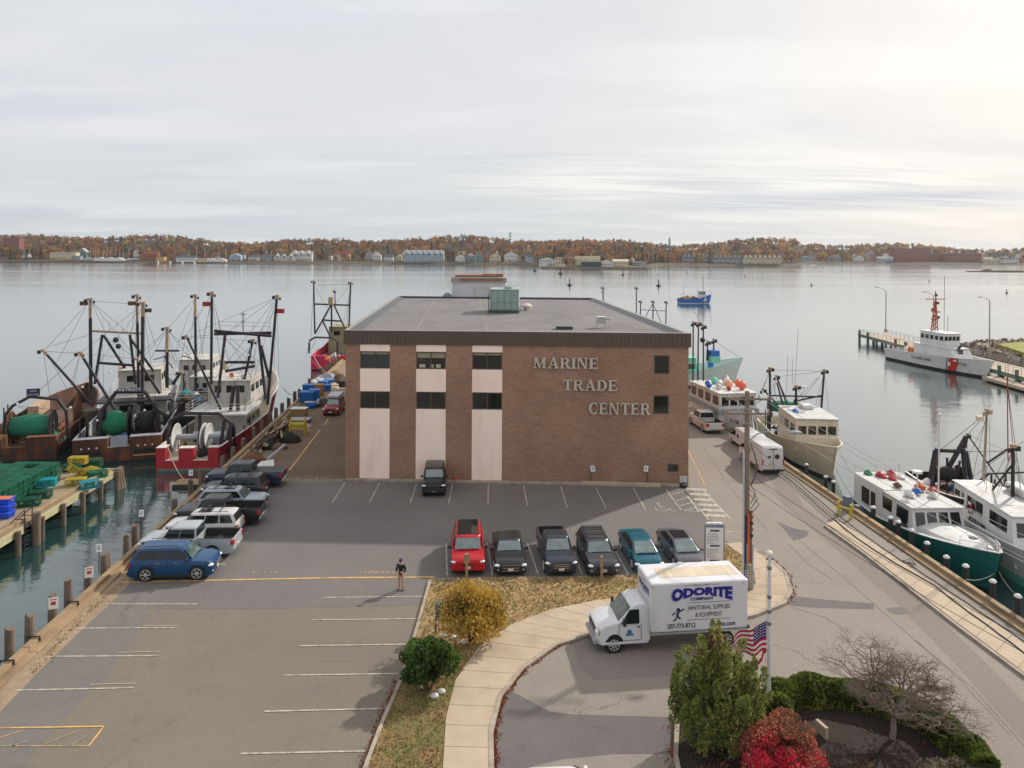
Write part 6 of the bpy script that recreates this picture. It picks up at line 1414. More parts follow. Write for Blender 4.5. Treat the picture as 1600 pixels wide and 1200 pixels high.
busy(ob,[A(261,515,6),A(305,465,8),A(283,583,5)],[A(240,590,6),A(290,600,8),A(250,620,5),A(310,600,12),A(270,560,7)],6,18,4,3.36,12,6)
frame_(ob,[(A(270,575,6),A(256,556,6)),(A(284,556,7),A(300,560,8)),(A(240,562,6),A(261,556,6))],.06)
A=lambda px,py,x:at(cr,px,py,x)
busy(cr,[A(1203,578,6),A(1288,580,7.5),A(1244,605,7),A(1192,609,6),A(1213,589,7)],[A(1180,690,2),A(1200,690,4),A(1250,670,7),A(1230,690,5),A(1280,690,10)],7,17,5,1.1,14,8)
A=lambda px,py,x:at(gd,px,py,x)
busy(gd,[A(1542,645,6),A(1509,683,2),A(1466,706,2),A(1575,705,6)],[A(1455,770,2),A(1530,800,2),A(1500,760,3),A(1560,790,6),A(1590,790,4)],8,16,5,.9,16,10)
frame_(gd,[(A(1480,760,2),A(1480,715,2)),(A(1490,770,3),A(1500,720,3)),(A(1520,760,3),A(1545,740,3))],.1)
A=lambda px,py,x:at(nbt,px,py,x)
busy(nbt,[A(1583,700,5),A(1574,600,5),A(1542,724,5)],[A(1540,800,3),A(1600,800,5),A(1560,790,4),A(1595,740,6)],9,15,4,1.0,12,6)
A=lambda px,py,x:at(mg,px,py,x)
busy(mg,[A(490,445,12),A(548,445,12),A(518,475,11)],[A(484,552,4),A(527,552,4),A(505,530,8),A(540,530,9)],10,26,7,1.2,10,12,.03)
# == WEST WHARF WITH LOBSTER TRAPS
dx_=lambda Y:-33.9-.045*(Y-48.8)
wf=T('wooden_wharf','low wooden wharf on piles in the left foreground loaded with lobster traps','wharf',(0,0,0))
mb=MB();mb.prism([(dx_(18),18),(dx_(64.3),64.3),(-62,64.3),(-62,18)],-.3,0);mb.build('deck',mat('wharf_deck',srgb(150,132,108),.9,var=.15,scale=.6,bump=.5,bscale=8,dirt=srgb(104,90,74),dscale=.5,stretch=(1,.3,1)),wf)
M_fascia2=mat('green_timber',srgb(172,166,128),.85,var=.15,scale=1.5,dirt=srgb(120,106,78),dscale=1.2)
mb=MB();mb.bar((dx_(18)-.4,18,.12),(dx_(64)-.4,64,.12),.35,.24);mb.build('cap_timber',M_timber,wf,bevel=.02)
for a,b in((18,51.2),(52.6,64.2)):
 mb=MB();mb.bar((dx_(a)+.09,a,-.28),(dx_(b)+.09,b,-.28),.16,.5);mb.build('face_board',M_fascia2,wf)
mb=MB();mb.bar((-62,64.35,-.1),(dx_(64.3),64.35,-.1),.12,.4);mb.build('end_board',M_conc,wf)
yy=20.;k=0
while yy<64.2:
 mb=MB();mb.tube((dx_(yy)+.35,yy,-4),(dx_(yy)+.35,yy,-.02),.19,n=9);mb.build('pile',M_pile,wf,smooth=40)
 mb=MB();mb.tube((dx_(yy)-2.6,yy+.6,-4),(dx_(yy)-2.6,yy+.6,-.3),.19,n=7);mb.build('pile',M_bulk,wf,smooth=40)
 yy+=2.75;k+=1
mb=MB();mb.tube((dx_(52)+.4,52.2,-4),(dx_(52)+.4,52.2,.6),.3,n=10);mb.build('pile',M_pile,wf,smooth=40)
for q in range(3):mb=MB();mb.tube((dx_(64)+.5+q*.1,64.3+q*.35,-4),(dx_(64)+.2,64.2+q*.3,.1),.24,n=9);mb.build('pile',M_pile,wf,smooth=40)
# steel ladder with its handrails
ly=51.6;ld=T('dock_ladder','dark steel ladder with slanted handrails on the wharf edge','ladder',(dx_(ly)+.22,ly,0))
mb=MB()
for s in(-.4,.4):
 mb.path([(0,s,-2.4),(0,s,1.1),(-1.1,s,.03)],.035,5);mb.path([(0,s,.45),(-.7,s,.42)],.03,5)
mb.build('handrail',M_steel,ld)
mb=MB()
for i in range(9):mb.tube((0,-.4,-2.3+i*.3),(0,.4,-2.3+i*.3),.025,n=5)
mb.build('rung',M_steel,ld)
# one lobster trap, copied
M_tw=mat('trap_green',srgb(18,100,74),.7,var=.25,objrand=.25);M_ty=mat('trap_yellow',srgb(192,168,48),.7,var=.1);M_tt=mat('trap_turquoise',srgb(36,164,176),.7,var=.1)
def trapmesh(l=1.15,w=.56,h=.38):
 mb=MB();r=.008;nx,ny,nz=9,5,4
 def b(p,q,r=.009):mb.bar(p,q,r*2,r*2)
 X0,Y0=-l/2,-w/2
 for i in range(nx+1):
  x=X0+l*i/nx;rr=.016 if i in(0,nx)else .010
  for z in(0,h):b((x,Y0,z),(x,-Y0,z),rr)
  for y in(Y0,-Y0):b((x,y,0),(x,y,h),rr)
 for i in range(ny+1):
  y=Y0+w*i/ny;rr=.016 if i in(0,ny)else .010
  for z in(0,h):b((X0,y,z),(-X0,y,z),rr)
  for x in(X0,-X0):b((x,y,0),(x,y,h),rr)
 for i in range(1,nz):
  z=h*i/nz
  for y in(Y0,-Y0):b((X0,y,z),(-X0,y,z),.010)
  for x in(X0,-X0):b((x,Y0,z),(x,-Y0,z),.010)
 return mb
M_tn=mat('trap_netting',srgb(20,70,56),.9,var=.4,scale=8)
def trap(label,m,p,rz,group,tilt=None):
 t_=T('lobster_trap',label,'lobster trap',p,rz,group);trapmesh().build('wire_cage',m,t_)
 mb=MB();mb.lathe([(.16,-.3),(.06,-.05),(.06,.05),(.16,.3)],n=6,M=Matrix.Translation((0,0,.2))@Matrix.Rotation(rad(90),4,'Y'));mb.box(0,0,.03,1.0,.4,.03);mb.build('netting',M_tn,t_)
 if tilt:t_.rotation_euler=tilt
 return t_
TG='stacked green wire lobster traps'
first=None;R.seed(11)
cols,rows,lay=7,15,4;y0=52.3;x0=-37.2
for i in range(cols):
 for j in range(rows):
  for l_ in range(lay):
   if not(l_==lay-1 or i==0 or j==0):continue
   if j==0 and i<1 and l_>1:continue
   if l_==lay-1 and R.random()<.08:continue
   y=y0+j*.61;x=x0-.6+dx_(y)-dx_(56)-i*1.2
   p=Vector((x+R.uniform(-.05,.05),y+R.uniform(-.03,.03),.01+l_*.395));rz=R.uniform(-.05,.05)
   lb_='green wire lobster trap in the %s of the wharf stack'%('top layer along the walkway' if l_==3 and i==0 else 'top layer' if l_==3 else 'walkway side' if i==0 else 'near end')
   if first is None:first=trap(lb_,M_tw,p,rz,TG)
   else:dup(first,p,rz,lb_)
# loose ones
for k,(px,py,z,rz,lab,m_)in enumerate((
  (113,736,.0,.2,'green trap standing behind the yellow traps at the wharf end',M_tw),(146,728,.0,.1,'green trap at the back of the yellow pile by the water',M_tw),
  (119,758,.0,.2,'yellow lobster trap lying flat nearest in the yellow pile',M_ty),(116,745,.25,.9,'yellow lobster trap leaning in the middle of the pile',M_ty),(138,744,.1,-.5,'yellow lobster trap propped on the right of the pile',M_ty),(122,733,.5,.1,'yellow lobster trap on top of the pile',M_ty),
  (140,762,.0,.6,'turquoise lobster trap on the wharf edge beside the yellow traps',M_tt),(72,768,.45,.3,'turquoise lobster trap on a low stand against the green stack',M_tt),(64,778,.0,.3,'clear greenish trap under the turquoise one',M_tw),(46,790,.0,.35,'pale empty trap on the deck before the green stack',M_tw),(152,746,0,.9,'green trap at the wharf corner',M_tw))):
 p=G(px,py,0);p.z=z+.01;t_=trap(lab,m_,p,rz,None);t_.scale=(1.2,1.3,1.45)
 if k==3:t_.rotation_euler=(0,rad(38),rz)
 if k==4:t_.rotation_euler=(rad(-25),rad(-20),rz)
for k in range(3):
 p=G(6,812-k*2,0);tt_=T('fish_tote',['blue plastic fish tote at the left edge, bottom of its stack','blue plastic fish tote at the left edge, middle of its stack','blue plastic fish tote topped with orange bait, top of its stack'][k],'crate',(p.x-.3,p.y+.4,.01+k*.42),.05,'blue fish totes on the wharf')
 mb=MB();mb.loft([[(-.55,-.35,0),(.55,-.35,0),(.55,.35,0),(-.55,.35,0)],[(-.62,-.42,.38),(.62,-.42,.38),(.62,.42,.38),(-.62,.42,.38)]]);mb.box(0,0,.39,1.3,.9,.05);mb.build('tub',mat('tote_blue',srgb(24,70,190),.5,var=.08),tt_,bevel=.02)
 mb=MB()
 for x in(-.62,.62):mb.box(x*1.0,0,.24,.04,.3,.06)
 mb.box(0,0,.41,1.1,.7,.03)if k==2 else None
 mb.build('handle',M_orange if k==2 else M_black,tt_)
# floating raft by the red trawler
p=G(296,758,WZ);rf_=T('floating_raft','small floating wooden raft at the red trawler stern','raft',p,AXR-rad(90))
mb=MB();mb.box(0,0,.12,2.4,1.6,.3);mb.build('float',M_bulk,rf_)
for k in range(6):mb=MB();mb.box(0,-.68+k*.27,.30,2.4,.25,.05);mb.build('plank',M_timber,rf_)
# == PILES ALONG THE PIER
def pilepost(px,py,h,label,group,r=.23,cap=False,m=None,sides=8):
 if not cap:h+=.15
 p=G(px,py,0);rt=T('mooring_post',label,'post',(p.x,p.y,WZ-2),R.uniform(0,6),group);H=2-WZ+h
 mb=MB();rs=[]
 for k,z in enumerate((0,H*.4,H*.75,H*.95,H)):rs.append([(r*(1.1-.05*k)*math.cos(6.283*i/sides)*R.uniform(.88,1.1),r*(1.1-.05*k)*math.sin(6.283*i/sides)*R.uniform(.92,1.06),z+(R.uniform(-.12,.12)if k==4 else 0))for i in range(sides)])
 mb.loft(rs);mb.build('post',m or M_pile,rt,smooth=50)
 if cap:mb=MB();mb.lathe([(r*1.12,H-.05),(r*1.12,H+.02),(r*.6,H+.1),(.001,H+.13)],n=10);mb.build('cap',M_bwhite,rt,smooth=40)
 return rt
WG='weathered wooden posts along the west pier edge'
wsx=[((4,1078),1.25),((36,1026),1.15),((66,998),1.05),((100,966),1.05),((128,944),1.15),((157,916),.95),((176,893),.9),((181,890),.8),((206,862),.9),((224,850),1.1),((290,795),.5),((305,772),.9),((319,757),1.1)]
for k,((px,py),h)in enumerate(wsx):
 Yp=G(px,py).y;pp_=pilepost(px,py,h,'weathered grey wooden post at the west pier edge, %s from the near end'%['first','second','third','fourth','fifth','sixth','seventh','eighth','ninth','tenth','eleventh','twelfth','thirteenth'][k],WG);pp_.location.x=lx(Yp)-.42
for k in range(22):
 Yp=66+k*3.1+R.uniform(-.4,.4);pp_=pilepost(400,700,R.uniform(.6,1.2),'weathered wooden post at the west pier edge beyond the parked vehicles',WG);pp_.location.x=lx(Yp)-.42;pp_.location.y=Yp
M_sign=mat('sign_white',srgb(226,226,224),.6,var=.03);M_signred=mat('sign_red',srgb(186,60,50),.6)
def postsign(at_,h,w,hh,label,rz=0.,marks=M_signred,post=True,tilt=0.):
 rt=T('small_sign',label,'sign',at_,rz)
 if post:mb=MB();mb.tube((0,.03,0),(tilt,.03,h),.03,n=6);mb.build('post',M_steel,rt)
 mb=MB();mb.box(tilt,-.02,h-hh/2+.05,w,.02,hh,M=Matrix.Rotation(-tilt*.6,3,'Y'));bd=mb.build('board',M_sign,rt)
 mb=MB();mb.box(tilt,-.034,h-hh*.42,w*.5,.006,hh*.3,M=Matrix.Rotation(-tilt*.6,3,'Y'));mb.box(tilt,-.034,h-hh*.12+.02,w*.7,.006,hh*.08);mb.build('marks',marks,bd);return rt
for px,py,lab in((100,966,'white sign with red print on a wooden post at the water edge, second nearest'),(157,916,'white sign with red print on the wooden post left of the blue car'),(6,1076,'white sign with red print on the nearest wooden post, at the left edge')):
 Yp=G(px,py).y;postsign((lx(Yp)-.2,Yp-.28,.55),.62,.45,.6,lab,rad(25),post=False)
for px,py,lab in((150,905,'thin post with a small white sign left of the blue car'),(229,845,'thin post with a small white sign behind the silver pickup'),(313,775,'thin post with a small white sign by the navy pickup')):
 Yp=G(px,py).y;postsign((lx(Yp)-.25,Yp,.3),1.7,.3,.45,lab,rad(12),marks=M_grey)
# mooring cleats (black staples in the timber)
for px,py in((22,1046),(60,1008),(121,952)):
 p=G(px,py);cl_=T('mooring_staple','black iron staple bolted over the west timber kerb','cleat',(lx(p.y)+.12,p.y,.3),rad(0),'iron staples over the timber kerb')
 mb=MB();mb.path([(-.3,0,.0),(-.3,0,.1),(.3,0,.12),(.32,0,-.1)],.04,6);mb.build('bar',M_black,cl_)
# black piles with white caps along the east edge
BP='black posts with white caps along the east edge'
for k,(px,py,h)in enumerate(((1339,812,.9),(1365,830,.95),(1392,838,1.),(1413,852,1.),(1443,868,.8),(1473,888,.7),(1506,908,.9),(1546,936,1.),(1581,962,1.05),(1640,1000,1.))):
 Yp=G(px,py).y;b_=pilepost(px,py,h,'black round post with a white cap at the east edge, %s from the far end'%['first','second','third','fourth','fifth','sixth','seventh','eighth','ninth','tenth'][k],BP,.17,True,M_black,10);b_.location.x=rx(Yp)+.42;b_.rotation_euler.z=0
for px,py in((1253,742),(1284,762),(1300,770)):
 Yp=G(px,py).y;b_=pilepost(px,py,.9,'short white capped post by the cream boat','white capped posts by the cream boat',.15,True,M_steel,10);b_.location.x=rx(Yp)+.5
for k in range(12):
 Yp=78+k*3.6;b_=pilepost(1100,650,.8,'dark wooden post along the far east pier edge','dark posts along the far east edge',.2);b_.location.x=rx(Yp)+.45;b_.location.y=Yp
p=G(1310,806);yb=T('yellow_bollard','pair of yellow steel posts by the pier services','bollard',p,0)
for dx2,dy2 in((0,0),(.6,-.7)):
 mb=MB();mb.box(dx2,dy2,.55,.16,.16,1.1);mb.build('post',M_ty,yb,bevel=.02)
mb=MB();mb.bar((0,0,.7),(.6,-.7,.7),.08,.1);mb.build('rail',M_ty,yb)
p=G(1322,800);ub=T('utility_cabinet','grey dockside power cabinet beside the yellow posts','cabinet',p,.3)
mb=MB();mb.box(.3,.2,.55,.5,.5,1.1);mb.build('cabinet',mat('cabinet_grey',srgb(104,116,128),.6),ub,bevel=.03);mb=MB();mb.box(.9,-.2,.25,.5,.4,.5);mb.build('cabinet_low',MATS['cabinet_grey'],ub,bevel=.03)
# shore power cables on the walk
def cable(pts,label,r=.035,m=M_black):
 mb=MB();P=[G(a,b,.16)for a,b in pts];Q=[]
 for i in range(len(P)-1):
  for t in range(4):
   q=P[i].lerp(P[i+1],t/4);q.x+=math.sin(i*2.7+t*1.3)*.04;Q.append(q)
 mb.path(Q+[P[-1]],r,5);tag(mb.build('power_cable',m,smooth=60),label,'cable')
cable([(1196,720),(1235,752),(1280,793),(1340,842),(1400,880),(1460,915),(1500,945),(1560,990),(1640,1050)],'black power cable lying along the east edge, nearest the walk')
cable([(1200,716),(1250,756),(1300,798),(1350,836),(1412,878),(1430,882),(1424,872),(1410,876),(1460,908),(1530,955),(1640,1030)],'black power cable with a loop lying beside the timber kerb')
# == UTILITY POLE
PB=G(1166,921)
def pole(name,label,base,rz,h=11.35,full=True):
 rt=T(name,label,'utility pole',(base.x,base.y,0),rz)
 mb=MB();mb.tube((0,0,0),(0,0,h),.19,.13,12);mb.build('pole',mat('pole_grey',srgb(128,114,98),.9,var=.2,scale=3,bump=.6,bscale=12,stretch=(3,3,.3)),rt,smooth=50)
 for z,L in((h-.42,2.5),(h-1.25,2.4)):
  mb=MB();mb.box(0,-.18,z,L,.1,.12);ca=mb.build('crossarm',MATS['pole_grey'],rt)
  for s in(1,-1):mb=MB();mb.bar((s*.75,-.2,z-.04),(0,-.16,z-.6),.03,.04);mb.build('brace',M_grey,ca)
  for x in(-1.15,-.55,.6,1.15):
   mb=MB();mb.lathe([(.02,0),(.05,.05),(.03,.09),(.06,.14),(.03,.2),(.001,.24)],n=8,M=Matrix.Translation((x,-.18,z+.06)));mb.build('insulator',M_grey,ca,smooth=40)
 if full:
  for k,(x,m_,z1)in enumerate(((-.24,MATS['roofbox']if 'roofbox' in MATS else M_grey,8.0),(-.12,M_navy,4.3),(.05,mat('riser_orange',srgb(184,92,54),.7,var=.15,scale=2),4.4),(.17,mat('riser_brown',srgb(118,72,52),.8,var=.2),4.6))):
   mb=MB();mb.tube((x,-.22,.0 if k==0 else 1.6),(x,-.22,z1),.055 if k<2 else .085,n=8);mb.build('riser_pipe',m_,rt,smooth=40)
  for x in(.0,.26):mb=MB();mb.box(x,-.23,1.35,.12,.1,2.7);mb.build('guard',M_grey,rt)
  mb=MB();mb.box(-.12,-.26,.75,.14,.02,1.1);mb.build('number_strip',M_navy,rt)
  for k in range(7):mb=MB();mb.box(-.12,-.275,1.2-k*.15,.07,.01,.08);mb.build('number_mark',M_bwhite,rt)
  for k in range(4):mb=MB();mb.box(.2,-.25,3.2+k*.35,.16,.2,.16);mb.build('splice_box',MATS['riser_brown']if k%2 else M_black,rt)
  mb=MB();mb.path([(0,-.1,9.35-.9),(.5,-.2,8.95),(1.2,-.4,9.2),(1.9,-.6,9.28),(2.25,-.7,9.22)],.04,6);arm=mb.build('lamp_arm',M_grey,rt,smooth=60)
  mb=MB();mb.ball((2.45,-.75,9.2),.3,10,6,sc=(1.3,.6,.35));mb.build('lamp_head',M_grey,arm,smooth=60)
  mb=MB();mb.path([(.15,-.2,8.4),(.35,-.3,7.8),(.5,-.3,7.1),(.35,-.3,6.5),(.15,-.25,6.0)],.03,5);mb.build('cable_loop',M_black,rt)
  for k in range(3):mb=MB();mb.path([(.1,-.2,6.2-k*.35),(.4+k*.1,-.35,5.6-k*.3),(.16,-.25,5.0-k*.3)],.022,4);mb.build('cable_loop',M_black,rt)
 return rt
pl=pole('utility_pole','tall grey wooden utility pole with two crossarms and orange conduit',PB,-.03)
P2=Vector((21,12,0));pole('utility_pole','utility pole standing beyond the right side of the view',P2,.9,9.6,False)
def wirething(a,b,label,r=.014,sag=.5,m=None):
 mb=MB();mb.wire(a,b,r,sag,10);tag(mb.build('overhead_wire',m or M_wire),label,'wire','overhead wires running from the utility pole')
for k,(dx2,dz)in enumerate(((-1.15,11.1),(.6,11.1),(1.15,11.1),(1.15,10.3))):
 wirething((PB.x+dx2,PB.y-.2,dz),(P2.x+dx2*.6,P2.y+dx2*.6,9.2-(11.1-dz)),'thin pale wire from the %s of the pole'%['left end of the upper crossarm','upper crossarm beside the post','right end of the upper crossarm','right end of the lower crossarm'][k],.012,.9,mat('wire_pale',srgb(188,180,170),.5))
for k,z in enumerate((6.6,5.9)):
 wirething((PB.x+.2,PB.y,z),(P2.x,P2.y,6.8-k*.35),['upper dark cable sagging from the pole to the lower right','lower dark cable sagging from the pole to the lower right'][k],.014,.7)
wirething((PB.x,PB.y,8.6),(PB.x+9.5,PB.y+8.0,.2),'stay wire from the pole down to the east pier edge',.016,0)
wirething((PB.x,PB.y,11.0),(PB.x-4,PB.y+80,10.5),'thin wire running from the pole back along the pier lane',.01,1.0)
# == FLAGPOLE AND FLAG
p=G(1201,1124);fpb=Vector((p.x,p.y,0));fh=6.75
fp_=T('flagpole','white flagpole with a ball top in the planting bed','flagpole',fpb)
mb=MB();mb.tube((0,0,0),(0,0,fh),.085,.07,12);mb.build('pole',M_bwhite,fp_,smooth=50)
mb=MB();mb.ball((0,0,fh+.1),.13,12,8);mb.build('ball',mat('ball_cream',srgb(226,216,196),.4),fp_,smooth=60)
mb=MB();mb.box(0,0,fh-.12,.3,.06,.04);mb.build('truck',M_steel,fp_)
for z in(6.2,5.0,4.4,3.9):mb=MB();mb.tube((0,0,z),(0,0,z+.14),.09,n=10);mb.build('worn_band',mat('worn_paint',srgb(120,112,110),.8,var=.5,scale=14),fp_)
mb=MB();mb.wire((-.14,0,.9),(-.12,0,fh-.1),.012);mb.build('halyard',M_rope,fp_)
# flag: a waving cloth with a hanging torn lower stripe
fg=T('national_flag','stars and stripes flag flying at half height with a torn trailing stripe','flag',fpb+Vector((-.12,0,2.85)))
M_fred=mat('flag_red',srgb(176,24,52),.8,var=.05);M_fwh=mat('flag_white',srgb(222,214,214),.8,var=.03);M_fbl=mat('flag_blue',srgb(48,46,108),.8,var=.05)
FL_,FHh=1.65,1.25
def fpt(u,v):
 a=rad(202+16*math.sin(u*5.5));x=-FL_*u*.80;y=.22*math.sin(u*9+v*1.2)*u;z=FHh*(1-v)-u*(.68+.12*math.sin(u*7))*(1-.55*v)+.05*math.sin(u*12)*v
 return Vector((x,y-.05,z))
nu=28
for kk,(mt_,nm)in enumerate(((M_fred,'red_stripe'),(M_fwh,'white_stripe'))):
 mb=MB()
 for s in range(kk,13,2):
  if s>=11:continue
  for i in range(nu):
   if s<6 and i<nu*.42:continue
   u0,u1=i/nu,(i+1)/nu;v0,v1=s/11,(s+1)/11
   mb.add([fpt(u0,v0),fpt(u1,v0),fpt(u1,v1),fpt(u0,v1)],[(0,1,2,3)])
 mb.build(nm,mt_,fg,smooth=60)
mb=MB()
for i in range(int(nu*.42)+1):
 for j in range(6):mb.add([fpt(i/nu,j/11),fpt((i+1)/nu,j/11),fpt((i+1)/nu,(j+1)/11),fpt(i/nu,(j+1)/11)],[(0,1,2,3)])
can=mb.build('canton',M_fbl,fg,smooth=60)
mb=MB()
for i in range(6):
 for j in range(5):
  c=fpt(.04+i*.068,.06+j*.1)
  for off in(-.012,.012):
   q=[c+Vector((math.cos(t*math.pi/5+.3)*(.036 if t%2==0 else .016),off,math.sin(t*math.pi/5+.3)*(.036 if t%2==0 else .016)))for t in range(10)]
   mb.add(q,[tuple(range(10))])
mb.build('stars',M_fwh,can)
mb=MB();tr=[(-.02,0.0),(-.12,-.12),(-.2,-.34),(-.36,-.5),(-.6,-.66),(-.85,-.74),(-1.0,-.86)]
for i in range(len(tr)-1):
 a,b=tr[i],tr[i+1];y=.06*math.sin(i*1.7);y2=.06*math.sin((i+1)*1.7);mb.add([(a[0],y,a[1]+.06),(b[0],y2,b[1]+.06),(b[0]+.04,y2,b[1]-.06),(a[0]+.06,y,a[1]-.05)],[(0,1,2,3)])
mb.build('torn_stripe',M_fred,fg)
# == SIGNS
p=G(1116,897);sg=T('directory_sign','tall white directory sign board with rounded top beside the parked cars','sign',p,-.03)
w_,h_=1.05,3.1
mb=MB();pts=[(-w_/2,.25),(w_/2,.25),(w_/2,h_-.15),(w_/2-.05,h_-.04),(w_/2-.16,h_),(-w_/2+.16,h_),(-w_/2+.05,h_-.04),(-w_/2,h_-.15)]
mb.prism_y(pts,-.06,.06);bd=mb.build('board',M_sign,sg);M_edge=mat('sign_edge',srgb(130,120,124),.5)
for s in(1,-1):mb=MB();mb.box(s*(w_/2+.03),0,(h_-.1)/2,.06,.14,h_-.1);mb.build('post',M_edge,sg)
mb=MB();mb.box(0,-.066,h_-.2,w_*.94,.01,.17);hd=mb.build('header',mat('sign_blue',srgb(58,78,130),.5),bd)
text('header_text','MARINE TRADE CENTER',.13,MATS['text_white'],hd,frame((0,-.075,h_-.245),(1,0,0),(0,0,1)),.002,width=w_*.86)
for z,s in((2.62,'FIRST'),(1.72,'SECOND'),(.84,'THIRD')):
 mb=MB();mb.box(0,-.066,z,.56,.01,.1);mb.build('bar',mat('sign_navy',srgb(54,62,100),.5),bd)
R.seed(5)
for k in range(24):
 z=2.45-k*.085
 if abs(z-1.72)<.12 or abs(z-.84)<.12:continue
 mb=MB();L_=R.uniform(.35,.75);mb.box(-.45+L_/2,-.064,z,L_,.006,.026);mb.build('text_line',mat('text_grey',srgb(132,136,150),.7),bd)
for px,py,tl,lab in((823,752,.02,'small white parking sign on a post left of the brick wall lettering'),(920.5,757,.28,'small white parking sign on a leaning post at the middle of the wall'),(1013,757,-.22,'small white parking sign on a post leaning left by the disabled bay')):
 p=G(px,py);postsign((p.x,p.y-.1,0),1.55,.36,.5,lab,0,marks=mat('sign_green',srgb(120,150,150),.6),tilt=tl)
# board on the alley corner right of the building
p=G(1106,640);bs=T('notice_board','tall white notice board with dark printed lines at the pier lane corner','sign',GY(1098,640,94).to_2d().to_3d(),0)
k_=94/FPX
zb,zt_=GY(1098,626,94).z,GY(1098,596,94).z
mb=MB();mb.box(-.3,0,(zb+zt_)/2,16*k_,.08,zt_-zb);bd=mb.build('board',M_sign,bs)
for i,(s,hgt)in enumerate((('WELCOME',.26),('INDUSTRIAL',.24),('PIER',.24))):text('board_text',s,hgt,M_navy,bd,frame((-.3,-.05,zt_-.35-i*.32),(1,0,0),(0,0,1)),.003,width=[1.1,1.15,.5][i])
for i in range(5):mb=MB();mb.box(-.3,-.045,zt_-1.3-i*.22,1.05-.15*(i%2),.008,.09);mb.build('text_line',M_black,bd)
mb=MB();mb.box(-.1,0,zb-.5,.65,.06,.7);mb.box(-.1,-.034,zb-.45,.35,.01,.3);mb.build('small_board',[M_sign,M_navy],bs)
for x in(-.9,.3):mb=MB();mb.tube((x,.08,0),(x,.08,zt_),.05,n=6);mb.build('post',M_timber,bs)
p=G(1096,655);q_=T('trash_barrel','blue barrel below the notice board','barrel',p);mb=MB();mb.lathe([(.28,0),(.3,.05),(.3,.85),(.28,.9)],n=14);mb.build('drum',M_blueg,q_,smooth=40);mb=MB();mb.lathe([(.31,.88),(.31,.93),(.01,.95)],n=14);mb.build('lid',M_black,q_)
# wooden posts in the verge and the blue sign by the yellow bush
for px,py,lab in((729,908,'wooden post with a crosspiece in front of the red pickup'),(940,912,'wooden post in front of the dark grey wagon')):
 p=G(px,py);t_=T('wooden_post',lab,'post',p);mb=MB();mb.box(0,0,.8,.14,.14,1.6);mb.build('post',M_timber,t_)
 if px<800:mb=MB();mb.box(0,-.09,1.35,.34,.03,.5);mb.build('board',M_timber,t_)
p=G(681,990);t_=T('blue_sign','small teal blue sign on a thin post left of the yellow bush','sign',p);mb=MB();mb.box(0,0,.7,.05,.05,1.4);mb.build('post',M_steel,t_);mb=MB();mb.box(.12,-.01,1.2,.24,.4,.8);mb.build('panel',mat('sign_teal',srgb(40,116,130),.6),t_)
# parking block at the wall
a,b=G(908,757.5),G(1032,761);mb=MB();mb.bar(Vector((a.x,a.y,.15)),Vector((b.x,b.y,.15)),.28,.3);tag(mb.build('parking_block',M_conc,bevel=.03),'long pale concrete beam lying at the foot of the brick wall','kerb block')
p=G(1068,761);t_=T('tyre','black tyre lying at the right corner of the brick wall','tyre',p);mb=MB();mb.lathe([(.16,0),(.3,.0),(.34,.1),(.3,.22),(.16,.22)],n=16);mb.build('tyre_body',M_tyre,t_,smooth=40);mb=MB();mb.lathe([(.001,.08),(.17,.08),(.17,.12)],n=12);mb.build('hub',M_rimd,t_)
p=G(710,753);t_=T('traffic_cone','orange cone lying tipped over beside the black off road car','traffic cone',p,.4);mb=MB();mb.tube((0,0,.15),(.55,0,.06),.15,.03,12);mb.build('cone',mat('cone_orange',srgb(206,84,40),.6),t_,smooth=40);mb=MB();mb.box(0,0,.18,.03,.36,.36);mb.build('base',MATS['cone_orange'],t_)
p=G(806,752);heap(None,(p.x,p.y,0),M_navy,'cloth_bundle',s=.25,seed=2);tag(COL.objects['cloth_bundle'],'dark blue bundle lying at the foot of the wall','bundle')
# == ALLEY CLUTTER
def crate(px,py,sx,sy,sz,m,label,name='fish_box',cat='crate',rz=0.,lid=None,z=0.):
 p=G(px,py);rt=T(name,label,cat,(p.x,p.y+sy/2,z+.005),rz);mb=MB();e=.06
 mb.loft([[(-sx/2+e,-sy/2+e,0),(sx/2-e,-sy/2+e,0),(sx/2-e,sy/2-e,0),(-sx/2+e,sy/2-e,0)],[(-sx/2,-sy/2,sz),(sx/2,-sy/2,sz),(sx/2,sy/2,sz),(-sx/2,sy/2,sz)]]);mb.build('tub',m,rt,bevel=.03)
 mb=MB();mb.box(0,0,sz+.03,sx+.08,sy+.08,.07);mb.build('lid' if lid else 'rim',lid or m,rt,bevel=.02)
 return rt
crate(478,630,1.8,1.4,1.3,M_blueg,'large blue insulated fish tub, left of the pair on the alley')
crate(489,628,1.3,1.4,1.4,M_blueg,'large blue insulated fish tub, right of the pair on the alley',rz=.1)
crate(481,618,1.5,1.2,1.3,M_blueg,'blue fish tub standing behind the two large ones')
crate(497,620,1.1,1.2,1.5,mat('carton_brown',srgb(172,120,64),.8),'brown wooden crate beside the blue tubs','wooden_crate',lid=M_timber)
for k,(px,py)in enumerate(((503,606),(508,612),(512,604))):crate(px,py,1.3,.9,.8,M_blueg,['blue drum sized tub behind the brown crate, left','blue tub lying lowest before the grey heap','blue tub farthest up the alley'][k],rz=.3*k)
p=G(487,637);t_=T('blue_skiff_tub','blue round tub with a pale hose coiled on its rim','tub',p);mb=MB();mb.lathe([(.6,0),(.75,.45),(.7,.5),(.55,.1)],n=16);mb.build('tub',M_blueg,t_,smooth=40)
mb=MB();mb.path([(.85*math.cos(i*.5),.7*math.sin(i*.5),.5+.03*i)for i in range(15)],.07,6);mb.build('hose',M_bwhite,t_)
